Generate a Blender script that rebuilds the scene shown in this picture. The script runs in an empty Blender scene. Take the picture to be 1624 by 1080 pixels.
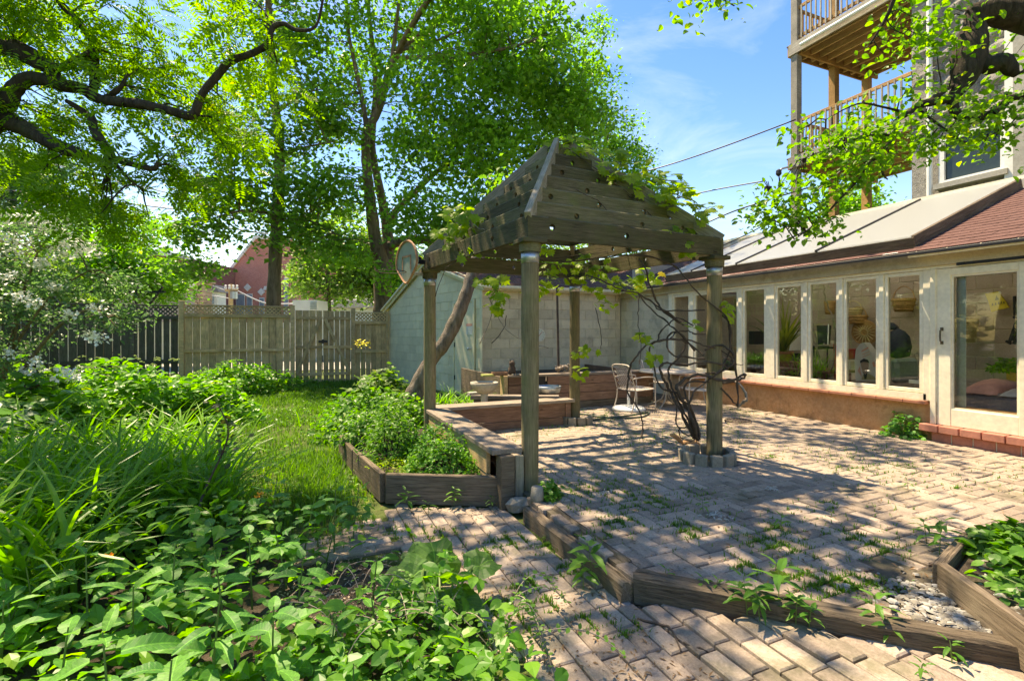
import bpy, math, random
import numpy as np
from mathutils import Vector, Matrix
rnd = random.Random(7)
rng = np.random.default_rng(7)
sc = bpy.context.scene
COL = sc.collection
R = math.radians

# ------------------------------------------------------------------ camera, light, sky
F = 775.0
CZ = 1.30
YAW = math.atan2(.390, .921)
cd = bpy.data.cameras.new('camera')
cd.sensor_width = 36; cd.lens = F / 1624 * 36; cd.shift_y = -14 / 1624
cd.clip_start = .05; cd.clip_end = 800
cam = bpy.data.objects.new('camera', cd); COL.objects.link(cam)
cam.location = (0, 0, CZ); cam.rotation_euler = (R(90), 0, -YAW)
sc.camera = cam
SUN_EL = R(63.5); SUN_DIR = Vector((-.45, .89, 0)).normalized()
sl = bpy.data.lights.new('sun', 'SUN'); sl.energy = 2.9; sl.angle = R(.55); sl.color = (1, .98, .95)
sun = bpy.data.objects.new('sun', sl); COL.objects.link(sun)
sd = Vector((SUN_DIR.x * math.cos(SUN_EL), SUN_DIR.y * math.cos(SUN_EL), math.sin(SUN_EL)))
sun.rotation_euler = sd.to_track_quat('Z', 'Y').to_euler(); sun.location = (-8, 20, 30)
w = bpy.data.worlds.new('World'); sc.world = w; w.use_nodes = True
nt = w.node_tree; nt.nodes.clear()
wo = nt.nodes.new('ShaderNodeOutputWorld'); bg = nt.nodes.new('ShaderNodeBackground')
sky = nt.nodes.new('ShaderNodeTexSky'); sky.sky_type = 'NISHITA'; sky.sun_disc = False
sky.sun_elevation = SUN_EL; sky.sun_rotation = math.atan2(SUN_DIR.x, SUN_DIR.y)
sky.air_density = 1.15; sky.dust_density = .35; sky.ozone_density = 2.6
tc = nt.nodes.new('ShaderNodeTexCoord'); mp = nt.nodes.new('ShaderNodeMapping')
mp.inputs['Scale'].default_value = (1.0, 2.2, 3.4); mp.inputs['Rotation'].default_value = (.3, .5, .4)
nz = nt.nodes.new('ShaderNodeTexNoise'); nz.inputs['Scale'].default_value = 1.7; nz.inputs['Detail'].default_value = 9; nz.inputs['Roughness'].default_value = .62; nz.inputs['Distortion'].default_value = .8
rp = nt.nodes.new('ShaderNodeValToRGB'); rp.color_ramp.elements[0].position = .5; rp.color_ramp.elements[1].position = .8
rp.color_ramp.elements[0].color = (0, 0, 0, 1); rp.color_ramp.elements[1].color = (.24, .24, .24, 1)
mx = nt.nodes.new('ShaderNodeMixRGB'); mx.inputs[2].default_value = (3.3, 3.8, 4.6, 1)
L = nt.links
L.new(tc.outputs['Generated'], mp.inputs[0]); L.new(mp.outputs[0], nz.inputs['Vector']); L.new(nz.outputs[0], rp.inputs[0])
hsv = nt.nodes.new('ShaderNodeHueSaturation'); hsv.inputs['Saturation'].default_value = 1.4; hsv.inputs['Hue'].default_value = .517; hsv.inputs['Value'].default_value = .66
L.new(sky.outputs[0], hsv.inputs['Color'])
L.new(rp.outputs[0], mx.inputs[0]); L.new(hsv.outputs[0], mx.inputs[1]); L.new(mx.outputs[0], bg.inputs[0])
bg.inputs[1].default_value = .15
L.new(bg.outputs[0], wo.inputs[0])
sc.view_settings.view_transform = 'Standard'; sc.view_settings.look = 'None'
sc.view_settings.exposure = 1.97; sc.view_settings.gamma = 1
sc.view_settings.use_curve_mapping = False
sc.view_settings.use_white_balance = True; sc.view_settings.white_balance_temperature = 10400
sc.render.engine = 'CYCLES'
sc.cycles.max_bounces = 9; sc.cycles.transparent_max_bounces = 12
sc.cycles.diffuse_bounces = 5; sc.cycles.transmission_bounces = 7; sc.cycles.glossy_bounces = 4
sc.cycles.sample_clamp_indirect = 6; sc.cycles.caustics_reflective = False; sc.cycles.caustics_refractive = False
sc.cycles.use_denoising = True

# ------------------------------------------------------------------ places
def P(px, py, Y):                       # a point of the place, Y metres ahead of the camera
    X = (px - 812) / F * Y
    return Vector((.921 * X + .39 * Y, -.39 * X + .921 * Y, CZ + (526 - py) / F * Y))
def G(px, py, z=0.):                    # a point of the place on the level z
    return P(px, py, (CZ - z) * F / (py - 526))
def PX(v):                              # where a point shows in the photograph
    X = .921 * v[0] - .39 * v[1]; Y = .39 * v[0] + .921 * v[1]
    if Y < .1: return (9999, 9999, Y)
    return (812 + X / Y * F, 526 - (v[2] - CZ) / Y * F, Y)
def at_x(px, x):                        # y on the plane x=const seen at column px
    r = (px - 812) / F; Y = x / (.921 * r + .39)
    return (.921 - .39 * r) * Y

# ------------------------------------------------------------------ object helpers
def tag(o, label=None, cat=None, group=None, kind=None):
    if label: o['label'] = label
    if cat: o['category'] = cat
    if group: o['group'] = group
    if kind: o['kind'] = kind
    return o
def thing(name, label, cat, loc=(0, 0, 0), rz=0, group=None):
    o = bpy.data.objects.new(name, None); COL.objects.link(o)
    o.location = loc; o.rotation_euler = (0, 0, rz); o.empty_display_size = .1
    return tag(o, label, cat, group)
def link(name, me, parent=None, M=None):
    o = bpy.data.objects.new(name, me); COL.objects.link(o)
    if M is not None: o.matrix_world = M
    if parent is not None:
        o.parent = parent
        if parent.type == 'EMPTY' and parent.parent is None:
            o.matrix_parent_inverse = (Matrix.Translation(parent.location) @ parent.rotation_euler.to_matrix().to_4x4()).inverted()
        else:
            o.matrix_parent_inverse = MWI(parent)
    return o
def MWI(p):
    m = Matrix.LocRotScale(p.location, p.rotation_euler, p.scale)
    if p.parent is not None:
        q = p.parent
        m = Matrix.LocRotScale(q.location, q.rotation_euler, q.scale) @ p.matrix_parent_inverse @ m
    return m.inverted()
def npmesh(name, V, loops, totals, mats, smooth=False, midx=None):
    me = bpy.data.meshes.new(name)
    V = np.asarray(V, dtype=np.float32); loops = np.asarray(loops, dtype=np.int32); totals = np.asarray(totals, dtype=np.int32)
    me.vertices.add(len(V)); me.vertices.foreach_set('co', V.ravel())
    me.loops.add(len(loops)); me.loops.foreach_set('vertex_index', loops)
    me.polygons.add(len(totals))
    st = np.zeros(len(totals), dtype=np.int32); st[1:] = np.cumsum(totals)[:-1]
    me.polygons.foreach_set('loop_start', st); me.polygons.foreach_set('loop_total', totals)
    if midx is not None: me.polygons.foreach_set('material_index', np.asarray(midx, dtype=np.int32))
    for m in (mats if isinstance(mats, (list, tuple)) else [mats]): me.materials.append(m)
    me.update(calc_edges=True)
    me.polygons.foreach_set('use_smooth', [bool(smooth)] * len(totals))
    return me
class MB:
    def __init__(s): s.v = []; s.f = []; s.m = []; s.mi = 0
    def add(s, V, Fc):
        b = len(s.v); s.v.extend([tuple(x) for x in V]); s.f.extend([[i + b for i in f] for f in Fc]); s.m.extend([s.mi] * len(Fc)); return s
    def box(s, a, b, c=0., M=None):     # corners a,b ; c = chamfer
        a = Vector(a); b = Vector(b); lo = [min(a[i], b[i]) for i in range(3)]; hi = [max(a[i], b[i]) for i in range(3)]
        if c <= 0:
            V = [Vector((hi[0] if i & 1 else lo[0], hi[1] if i & 2 else lo[1], hi[2] if i & 4 else lo[2])) for i in range(8)]
            Fc = [(0, 2, 3, 1), (4, 5, 7, 6), (0, 1, 5, 4), (2, 6, 7, 3), (0, 4, 6, 2), (1, 3, 7, 5)]
        else:
            V = []
            for i in range(8):
                p = [hi[k] if i >> k & 1 else lo[k] for k in range(3)]
                for ax in range(3):
                    q = [p[k] + (0 if k == ax else (-c if i >> k & 1 else c)) for k in range(3)]
                    V.append(Vector(q))
            I = lambda i, ax: i * 3 + ax
            Fc = []
            for ax in range(3):
                u, v = (ax + 1) % 3, (ax + 2) % 3
                for sd_ in (0, 1):
                    base = sd_ << ax
                    q = [I(base, ax), I(base | 1 << u, ax), I(base | 1 << u | 1 << v, ax), I(base | 1 << v, ax)]
                    Fc.append(q if sd_ else q[::-1])
            for ax in range(3):          # edges along ax
                u, v = (ax + 1) % 3, (ax + 2) % 3
                for su in (0, 1):
                    for sv in (0, 1):
                        i0 = su << u | sv << v; i1 = i0 | 1 << ax
                        q = [I(i0, u), I(i1, u), I(i1, v), I(i0, v)]
                        Fc.append(q if su ^ sv == 0 else q[::-1])
            for i in range(8):
                q = [I(i, 0), I(i, 1), I(i, 2)]
                Fc.append(q if bin(i).count('1') % 2 == 1 else q[::-1])
        if M is not None: V = [M @ x for x in V]
        return s.add(V, Fc)
    def bar(s, p, q, w_, h_, up=(0, 0, 1), c=0.):
        M, l = frame(p, q, up); return s.box((0, -w_ / 2, -h_ / 2), (l, w_ / 2, h_ / 2), c, M)
    def tube(s, pts, r, n=8, caps=True):
        pts = [Vector(p) for p in pts]; k = len(pts)
        rr = [r] * k if isinstance(r, (int, float)) else list(r)
        ref = Vector((0.13, .21, 1)) if abs((pts[-1] - pts[0]).normalized().z) < .9 else Vector((1, .2, .1))
        V = []; x = None
        for i, p in enumerate(pts):
            d = (pts[min(i + 1, k - 1)] - pts[max(i - 1, 0)]).normalized()
            if x is None: x = d.cross(ref).normalized()
            else:
                x = x - d * x.dot(d)
                x = x.normalized() if x.length > 1e-5 else d.cross(ref).normalized()
            y = d.cross(x)
            for j in range(n):
                a = 2 * math.pi * j / n
                V.append(p + (x * math.cos(a) + y * math.sin(a)) * rr[i])
        Fc = []
        for i in range(k - 1):
            for j in range(n):
                a = i * n + j; b = i * n + (j + 1) % n
                Fc.append((a, b, b + n, a + n))
        if caps: Fc.append(tuple(range(n))[::-1]); Fc.append(tuple((k - 1) * n + j for j in range(n)))
        return s.add(V, Fc)
    def lathe(s, prof, c=(0, 0, 0), n=20):
        c = Vector(c); V = []; Fc = []
        for r_, z in prof:
            for j in range(n):
                a = 2 * math.pi * j / n; V.append(c + Vector((r_ * math.cos(a), r_ * math.sin(a), z)))
        for i in range(len(prof) - 1):
            for j in range(n):
                a = i * n + j; b = i * n + (j + 1) % n; Fc.append((a, b, b + n, a + n))
        Fc.append(tuple(range(n))[::-1]); Fc.append(tuple((len(prof) - 1) * n + j for j in range(n)))
        return s.add(V, Fc)
    def poly(s, pts, d):                # prism from polygon pts pushed along vector d
        pts = [Vector(p) for p in pts]; d = Vector(d); n = len(pts)
        V = pts + [p + d for p in pts]
        Fc = [tuple(range(n))[::-1], tuple(range(n, 2 * n))] + [(i, (i + 1) % n, (i + 1) % n + n, i + n) for i in range(n)]
        return s.add(V, Fc)
    def mesh(s, name, mats, smooth=False):
        tot = [len(f) for f in s.f]; lp = [i for f in s.f for i in f]
        return npmesh(name, s.v, lp, tot, mats, smooth, s.m)
    def build(s, name, mats, parent=None, smooth=False, **k):
        me = s.mesh(name, mats, smooth)
        if parent is None or True:
            o = link(name, me, parent)
        return tag(o, **k)
def frame(p, q, up=(0, 0, 1)):
    p = Vector(p); q = Vector(q); x = (q - p); l = x.length; x = x.normalized(); up = Vector(up)
    y = up.cross(x)
    y = y.normalized() if y.length > 1e-4 else Vector((0, 1, 0))
    z = x.cross(y)
    M = Matrix((x, y, z)).transposed().to_4x4(); M.translation = p
    return M, l
def board(name, p, q, w_, h_, mat, parent=None, up=(0, 0, 1), c=.004, **k):   # own object, grain along local X
    M, l = frame(p, q, up)
    me = MB().box((0, -w_ / 2, -h_ / 2), (l, w_ / 2, h_ / 2), c).mesh(name, mat)
    return tag(link(name, me, parent, M), **k)
def xbox(name, a, b, mat, parent=None, c=0., **k):
    return MB().box(a, b, c).build(name, mat, parent, **k)
def quadz(name, pts, z, mat, parent=None, **k):
    return tag(link(name, npmesh(name, [(p[0], p[1], z) for p in pts], list(range(len(pts))), [len(pts)], mat), parent), **k)
def smoothpts(pts, n=4, jit=0., seed=1):
    r_ = random.Random(seed); pts = [Vector(p) for p in pts]; out = []
    for i in range(len(pts) - 1):
        p0 = pts[max(i - 1, 0)]; p1 = pts[i]; p2 = pts[i + 1]; p3 = pts[min(i + 2, len(pts) - 1)]
        for k in range(n):
            t = k / n
            v = .5 * ((2 * p1) + (p2 - p0) * t + (2 * p0 - 5 * p1 + 4 * p2 - p3) * t * t + (3 * p1 - p0 - 3 * p2 + p3) * t ** 3)
            if jit: v += Vector((r_.gauss(0, jit), r_.gauss(0, jit), r_.gauss(0, jit)))
            out.append(v)
    out.append(pts[-1]); return out
def lerp(a, b, t): return a + (b - a) * t

# ------------------------------------------------------------------ materials
def newmat(name):
    m = bpy.data.materials.new(name); m.use_nodes = True; nt = m.node_tree; nt.nodes.clear()
    o = nt.nodes.new('ShaderNodeOutputMaterial'); return m, nt, o
def nd(nt, t, **k):
    n = nt.nodes.new(t)
    for a, v in k.items():
        if a.startswith('i_'):
            key = a[2:].replace('_', ' '); key = int(key) if key.isdigit() else key
            if isinstance(v, bpy.types.NodeSocket): nt.links.new(v, n.inputs[key])
            else: n.inputs[key].default_value = v
        else: setattr(n, a, v)
    return n
def c4(c): return (c[0], c[1], c[2], 1)
def ramp(nt, fac, stops):
    n = nt.nodes.new('ShaderNodeValToRGB'); cr = n.color_ramp
    while len(cr.elements) < len(stops): cr.elements.new(.5)
    for e, (p, c) in zip(cr.elements, stops): e.position = p; e.color = c4(c) if len(c) == 3 else c
    nt.links.new(fac, n.inputs[0]); return n.outputs[0]
def noise(nt, vec, scale, detail=4, rough=.55, dist=0.):
    n = nd(nt, 'ShaderNodeTexNoise', i_Scale=scale, i_Detail=detail, i_Roughness=rough, i_Distortion=dist)
    if vec is not None: nt.links.new(vec, n.inputs['Vector'])
    return n.outputs[0]
def mixc(nt, f, a, b, blend='MIX'):
    n = nt.nodes.new('ShaderNodeMixRGB'); n.blend_type = blend
    for i, v in ((0, f), (1, a), (2, b)):
        if isinstance(v, bpy.types.NodeSocket): nt.links.new(v, n.inputs[i])
        else: n.inputs[i].default_value = v if i == 0 else c4(v)
    return n.outputs[0]
def mth(nt, op, a, b=0.):
    n = nt.nodes.new('ShaderNodeMath'); n.operation = op
    for i, v in ((0, a), (1, b)):
        if isinstance(v, bpy.types.NodeSocket): nt.links.new(v, n.inputs[i])
        else: n.inputs[i].default_value = v
    return n.outputs[0]
def oinfo(nt): return nt.nodes.new('ShaderNodeObjectInfo').outputs['Random']
def rmp(nt, f, lo, hi, a=0., b=1.):
    n = nd(nt, 'ShaderNodeMapRange', i_1=lo, i_2=hi, i_3=a, i_4=b); nt.links.new(f, n.inputs[0]); return n.outputs[0]
def finish(nt, o, col, rough=.8, bump=None, bstr=.4, bdist=.01, spec=.3, metal=0.):
    p = nd(nt, 'ShaderNodeBsdfPrincipled', i_Roughness=rough, i_Metallic=metal)
    p.inputs['Specular IOR Level'].default_value = spec
    if isinstance(col, bpy.types.NodeSocket): nt.links.new(col, p.inputs['Base Color'])
    else: p.inputs['Base Color'].default_value = c4(col)
    if bump is not None:
        b = nd(nt, 'ShaderNodeBump', i_Strength=bstr, i_Distance=bdist); nt.links.new(bump, b.inputs['Height']); nt.links.new(b.outputs[0], p.inputs['Normal'])
    nt.links.new(p.outputs[0], o.inputs[0]); return p
def plain(name, c, rough=.6, metal=0., var=.15, sc_=30, bstr=.15):
    m, nt, o = newmat(name); t = nd(nt, 'ShaderNodeTexCoord').outputs['Object']
    n = noise(nt, t, sc_, 5); n2 = noise(nt, t, 3.1, 3)
    k = mth(nt, 'MULTIPLY', rmp(nt, n, .3, .7, 1 - var, 1 + var), rmp(nt, n2, .3, .7, 1 - var, 1 + var))
    hs = nd(nt, 'ShaderNodeHueSaturation', i_Color=c4(c)); nt.links.new(k, hs.inputs['Value'])
    finish(nt, o, hs.outputs[0], rough, n, bstr, .004, .4, metal); return m
def wood(name, dark, light, moss=None, mossamt=.5, rough=.85, scale=1., knots=True, bstr=.5, var=(.78, 1.2)):
    m, nt, o = newmat(name)
    tcn = nd(nt, 'ShaderNodeTexCoord'); rd = oinfo(nt)
    add = nd(nt, 'ShaderNodeVectorMath', operation='ADD'); nt.links.new(tcn.outputs['Object'], add.inputs[0])
    cx = nd(nt, 'ShaderNodeCombineXYZ'); nt.links.new(mth(nt, 'MULTIPLY', rd, 37.), cx.inputs[0]); nt.links.new(mth(nt, 'MULTIPLY', rd, 11.), cx.inputs[1]); nt.links.new(cx.outputs[0], add.inputs[1])
    mp = nd(nt, 'ShaderNodeMapping', i_Scale=(1.6 * scale, 26 * scale, 26 * scale)); nt.links.new(add.outputs[0], mp.inputs[0])
    g = noise(nt, mp.outputs[0], 2.2, 7, .62, 1.3)
    mp2 = nd(nt, 'ShaderNodeMapping', i_Scale=(2.2 * scale, 70 * scale, 70 * scale)); nt.links.new(add.outputs[0], mp2.inputs[0])
    g2 = noise(nt, mp2.outputs[0], 2.6, 5, .7, .4)
    big = noise(nt, add.outputs[0], 2.3, 4)
    col = ramp(nt, g, [(.28, dark), (.72, light)])
    col = mixc(nt, rmp(nt, g2, .50, .66, 0, .7), col, tuple(x * .35 for x in dark))
    if knots:
        v = nd(nt, 'ShaderNodeTexVoronoi', i_Scale=2.3); mp3 = nd(nt, 'ShaderNodeMapping', i_Scale=(1, 2.6, 2.6)); nt.links.new(add.outputs[0], mp3.inputs[0]); nt.links.new(mp3.outputs[0], v.inputs['Vector'])
        col = mixc(nt, rmp(nt, v.outputs['Distance'], .035, .085, .7, 0), col, tuple(x * .3 for x in dark))
    if moss:
        ms = noise(nt, add.outputs[0], 5.5, 6, .65)
        k = mth(nt, 'MULTIPLY', rmp(nt, ms, .5 - .25 * mossamt, .72, 0, .85), rmp(nt, big, .3, .7, .35, 1.))
        col = mixc(nt, k, col, moss)
    hs = nd(nt, 'ShaderNodeHueSaturation'); nt.links.new(col, hs.inputs['Color'])
    nt.links.new(mth(nt, 'MULTIPLY', rmp(nt, big, .3, .7, .8, 1.2), rmp(nt, rd, 0, 1, *var)), hs.inputs['Value'])
    hgt = mth(nt, 'SUBTRACT', mth(nt, 'MULTIPLY', g, .6), mth(nt, 'MULTIPLY', rmp(nt, g2, .52, .7, 0, 1), .5))
    finish(nt, o, hs.outputs[0], rough, hgt, bstr, .006, .2); return m
def masonry(name, c1, c2, sc_=45, bstr=.5, bdist=.006, stain=(.1, .08, .06), samt=.4, var=(.82, 1.15), green=None, world=True):
    m, nt, o = newmat(name)
    g = nd(nt, 'ShaderNodeNewGeometry').outputs['Position']
    rd = oinfo(nt)
    f = noise(nt, g, sc_, 6, .7); f2 = noise(nt, g, sc_ * 4, 3, .7); b = noise(nt, g, 1.1, 5, .6); b2 = noise(nt, g, 3.7, 6, .65)
    col = ramp(nt, f, [(.3, c1), (.7, c2)])
    sp = rmp(nt, f2, .6, .75, 0, .5); col = mixc(nt, sp, col, tuple(min(1, x * 1.6) for x in c2))
    sp2 = rmp(nt, f2, .25, .38, .6, 0); col = mixc(nt, sp2, col, tuple(x * .45 for x in c1))
    col = mixc(nt, mth(nt, 'MULTIPLY', rmp(nt, b2, .5, .72, 0, samt), rmp(nt, b, .35, .6, .3, 1)), col, stain)
    if green: col = mixc(nt, mth(nt, 'MULTIPLY', rmp(nt, b, .5, .68, 0, .6), rmp(nt, b2, .42, .6, .1, 1)), col, green)
    hs = nd(nt, 'ShaderNodeHueSaturation'); nt.links.new(col, hs.inputs['Color'])
    nt.links.new(mth(nt, 'MULTIPLY', rmp(nt, b, .3, .7, .88, 1.12), rmp(nt, rd, 0, 1, *var)), hs.inputs['Value'])
    hh = mth(nt, 'ADD', mth(nt, 'MULTIPLY', f, .7), mth(nt, 'MULTIPLY', f2, .4))
    finish(nt, o, hs.outputs[0], .92, hh, bstr, bdist, .2); return m
def leafmat(name, c1, c2, c3, trans=.5, tcol=(1.6, 1.5, .5), rough=.42, vein=False):
    m, nt, o = newmat(name)
    isl = nd(nt, 'ShaderNodeNewGeometry').outputs['Random Per Island']; rd = oinfo(nt)
    k = mth(nt, 'FRACT', mth(nt, 'ADD', isl, rd))
    g = nd(nt, 'ShaderNodeNewGeometry').outputs['Position']; b = noise(nt, g, 1.3, 3)
    kk = mth(nt, 'ADD', mth(nt, 'MULTIPLY', k, .65), mth(nt, 'MULTIPLY', rmp(nt, b, .3, .7, 0, 1), .35))
    col = ramp(nt, kk, [(.05, c1), (.48, c2), (.86, c3), (.96, (min(1, c3[0] * 1.9), c3[1] * 1.08, c3[2]))])
    if vein:
        tco = nd(nt, 'ShaderNodeTexCoord').outputs['Object']
        sx = nd(nt, 'ShaderNodeSeparateXYZ'); nt.links.new(tco, sx.inputs[0])
        ax = mth(nt, 'ABSOLUTE', sx.outputs[0])
        # side veins run obliquely from the midrib
        q = mth(nt, 'SUBTRACT', mth(nt, 'MULTIPLY', sx.outputs[1], 9.), mth(nt, 'MULTIPLY', ax, 7.))
        vv = mth(nt, 'ABSOLUTE', mth(nt, 'SUBTRACT', mth(nt, 'FRACT', q), .5))
        vm = rmp(nt, vv, .0, .09, .35, 0); vmid = rmp(nt, ax, .008, .02, .6, 0)
        col = mixc(nt, mth(nt, 'MAXIMUM', vm, vmid), col, tuple(min(1, x * 1.9) for x in c3))
    if vein:
        bl = noise(nt, tco, 5., 5, .7); col = mixc(nt, rmp(nt, bl, .42, .62, 0, .45), col, tuple(x * .55 for x in c1))
        col = mixc(nt, rmp(nt, noise(nt, g, 60., 3), .66, .74, 0, .6), col, (.22, .17, .05))
    p = nd(nt, 'ShaderNodeBsdfPrincipled', i_Roughness=rough); p.inputs['Specular IOR Level'].default_value = .30
    nt.links.new(col, p.inputs['Base Color'])
    t = nd(nt, 'ShaderNodeBsdfTranslucent'); nt.links.new(mixc(nt, 1., col, tcol, 'MULTIPLY'), t.inputs[0])
    ms = nd(nt, 'ShaderNodeMixShader', i_Fac=trans); nt.links.new(p.outputs[0], ms.inputs[1]); nt.links.new(t.outputs[0], ms.inputs[2])
    nt.links.new(ms.outputs[0], o.inputs[0]); return m
def bark(name, c1, c2, sc_=14.):
    m, nt, o = newmat(name); t = nd(nt, 'ShaderNodeTexCoord').outputs['Object']
    mp = nd(nt, 'ShaderNodeMapping', i_Scale=(1, 1, .22)); nt.links.new(t, mp.inputs[0])
    n = noise(nt, mp.outputs[0], sc_, 8, .7, .6); n2 = noise(nt, t, 40, 4); b = noise(nt, t, 2.5, 4)
    col = ramp(nt, n, [(.35, c1), (.62, c2)]); col = mixc(nt, rmp(nt, b, .55, .7, 0, .35), col, (.09, .11, .05))
    finish(nt, o, col, .95, mth(nt, 'ADD', n, mth(nt, 'MULTIPLY', n2, .25)), 1., .03, .15); return m

M_post = wood('post wood', (.15, .115, .065), (.34, .27, .165), (.13, .13, .045), .6)
M_perg = wood('pergola wood', (.075, .062, .034), (.215, .175, .11), (.09, .105, .03), .75, var=(.62, 1.4))
M_hip = wood('pale weathered wood', (.2, .17, .12), (.4, .36, .28), (.15, .16, .08), .1)
M_timber = wood('timber wood', (.085, .06, .04), (.24, .185, .13), (.16, .13, .09), .3, knots=False, bstr=.9)
M_bench = wood('bench red wood', (.16, .085, .055), (.34, .20, .135), None)
M_benchtop = wood('bench top grey wood', (.19, .145, .11), (.38, .315, .26), (.16, .13, .1), .4)
M_fence = wood('fence wood', (.46, .29, .135), (.72, .50, .28), (.24, .21, .12), .25)
M_fence2 = wood('fence wood dark', (.07, .06, .05), (.16, .145, .12), (.07, .09, .05), .5)
M_deck = wood('porch wood', (.36, .19, .075), (.58, .36, .165), None, scale=.7)
M_joistlit = wood('lit toned joist wood', (.50, .32, .15), (.72, .50, .28), None, scale=.7)  # lighter than the porch wood: lit lower edges put into the colour
M_deckshade = wood('shade toned deck wood', (.12, .075, .04), (.24, .15, .08), None, scale=.7)  # darkened: shade between the joists put into the colour
M_deckgrey = wood('porch grey wood', (.26, .23, .19), (.46, .43, .37), None, scale=.7)
M_trim = plain('cream paint', (.82, .745, .57), .6, var=.09, sc_=22)
M_green = plain('pale green paint', (.66, .60, .41), .65, var=.06, sc_=14)
M_greenblock = masonry('pale green block', (.68, .58, .38), (.78, .68, .46), 50, .5, .004, (.25, .27, .22), .3, (.93, 1.06))
M_block = masonry('grey block', (.60, .49, .335), (.74, .63, .455), 50, .55, .004, (.17, .15, .12), .55, (.85, 1.1))
M_mortar = masonry('mortar', (.50, .43, .33), (.62, .55, .43), 60, .4, .003)
M_stucco = masonry('tan stucco', (.56, .27, .12), (.72, .42, .22), 30, .6, .008, (.16, .08, .04), .9)
M_frieze = masonry('cream stucco', (.52, .45, .33), (.66, .59, .45), 30, .6, .006, (.25, .18, .11), .7)
M_terra = plain('terracotta', (.42, .17, .085), .7, var=.14)
M_tile = plain('red clay tile', (.40, .165, .10), .65, var=.16, sc_=12)
M_paver = masonry('paver concrete', (.255, .195, .15), (.45, .36, .285), 70, .9, .004, (.10, .08, .055), .75, (.66, 1.2), green=(.13, .13, .07))
M_sand = masonry('joint earth', (.085, .07, .05), (.15, .125, .09), 40, .8, .01, (.04, .035, .02), .6, green=(.07, .12, .03))
M_soil = masonry('soil', (.055, .042, .03), (.13, .10, .075), 26, 1., .03, (.03, .025, .018), .6)
M_lawn = masonry('lawn soil', (.06, .085, .02), (.11, .15, .04), 12, 1., .03, (.10, .085, .04), .4)
M_shingle = masonry('red shingle', (.085, .042, .035), (.165, .088, .075), 60, .6, .004, (.08, .05, .045), .4, (.8, 1.2))
M_handle = plain('old bronze', (.16, .13, .09), .45, .6, .1)
M_metal = plain('galvanised metal', (.45, .48, .5), .4, .8, .1)
M_black = plain('black metal', (.02, .02, .022), .45, .2)
M_white = plain('white paint', (.72, .73, .70), .5, var=.05)
M_stone = masonry('rock faced stone', (.20, .19, .17), (.38, .365, .33), 9, 1., .06, (.2, .18, .15), .4, (.85, 1.12))
M_brick = plain('brick red', (.42, .17, .12), .85, var=.14)
M_whitestone, _n, _o = newmat('white stone')
_c = ramp(_n, nd(_n, 'ShaderNodeNewGeometry').outputs['Random Per Island'], [(.0, (.16, .14, .11)), (.5, (.24, .225, .19)), (.95, (.40, .39, .35))])
_t = nd(_n, 'ShaderNodeTexCoord').outputs['Object']; _k = noise(_n, _t, 40, 5); finish(_n, _o, mixc(_n, rmp(_n, _k, .45, .7, 0, .5), _c, (.14, .12, .09)), .85, _k, .5, .004)
M_ring = masonry('edging brick', (.22, .19, .145), (.34, .30, .24), 30, .8, .006, (.12, .10, .07), .5)
M_conc = masonry('concrete', (.36, .34, .29), (.52, .49, .42), 25, .6, .006, (.2, .17, .12), .5)
# ------------------------------------------------------------------ leaf and blade tools
def T_rhomb(w_=.42, fold=.08):
    return np.array([(0, 0, 0), (w_ / 2, .45, fold), (0, 1, -.05), (-w_ / 2, .45, fold)]), [(0, 1, 2), (0, 2, 3)]
def T_oval(w_=.55, fold=.1, droop=.12):
    V = [(0, 0, 0), (w_ * .42, .22, fold), (w_ * .5, .5, fold * 1.1), (w_ * .3, .8, fold * .4), (0, 1, -droop), (-w_ * .3, .8, fold * .4), (-w_ * .5, .5, fold * 1.1), (-w_ * .42, .22, fold), (0, .5, 0.02)]
    return np.array(V), [(0, 1, 2, 8), (8, 2, 3, 4), (8, 4, 5, 6), (0, 8, 6, 7)]
def T_pinnate(pairs=7, seed=0):
    V = []; Fc = []; r_ = random.Random(seed)
    def lf(x, y, a, s, z):
        k = len(V); c, s_ = math.cos(a), math.sin(a)
        for u, v, w_ in ((0, 0, 0), (.5, .19, .03), (1, 0, -.04), (.5, -.19, .03)): V.append((x + (u * c - v * s_) * s, y + (u * s_ + v * c) * s, z + w_ * s))
        Fc.extend([(k, k + 1, k + 2), (k, k + 2, k + 3)])
    for i in range(pairs):
        y = .12 + .8 * i / pairs; z = -.22 * y * y
        for sd in (1, -1): lf(0, y, (math.pi / 2) - sd * (1.05 + r_.uniform(-.15, .15)), .27 - .012 * abs(i - 3), z)
    lf(0, .92, math.pi / 2, .25, -.2)
    return np.array(V), Fc
def T_lobed(seed=1, droop=.15):        # vine or maple leaf
    a = [(-90, .0), (-62, .30), (-28, .52), (-8, .40), (14, .62), (34, .42), (58, .55), (74, .46), (90, .72), (106, .46), (122, .55), (146, .42), (166, .62), (188, .40), (208, .52), (242, .30)]
    r_ = random.Random(seed); V = [(0, .42, .05)]
    for d, q in a:
        q *= r_.uniform(.92, 1.08); x = q * math.cos(R(d)) * .95; y = .42 + q * math.sin(R(d)) * .8
        if d == -90: x, y = 0, .12
        V.append((x, y, .06 * abs(x) * 2 - droop * (abs(x) ** 2 * 2.4 + max(0, y - .5) ** 2 * 2)))
    n = len(a)
    return np.array(V), [(0, 1 + i, 1 + (i + 1) % n) for i in range(n)]
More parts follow.
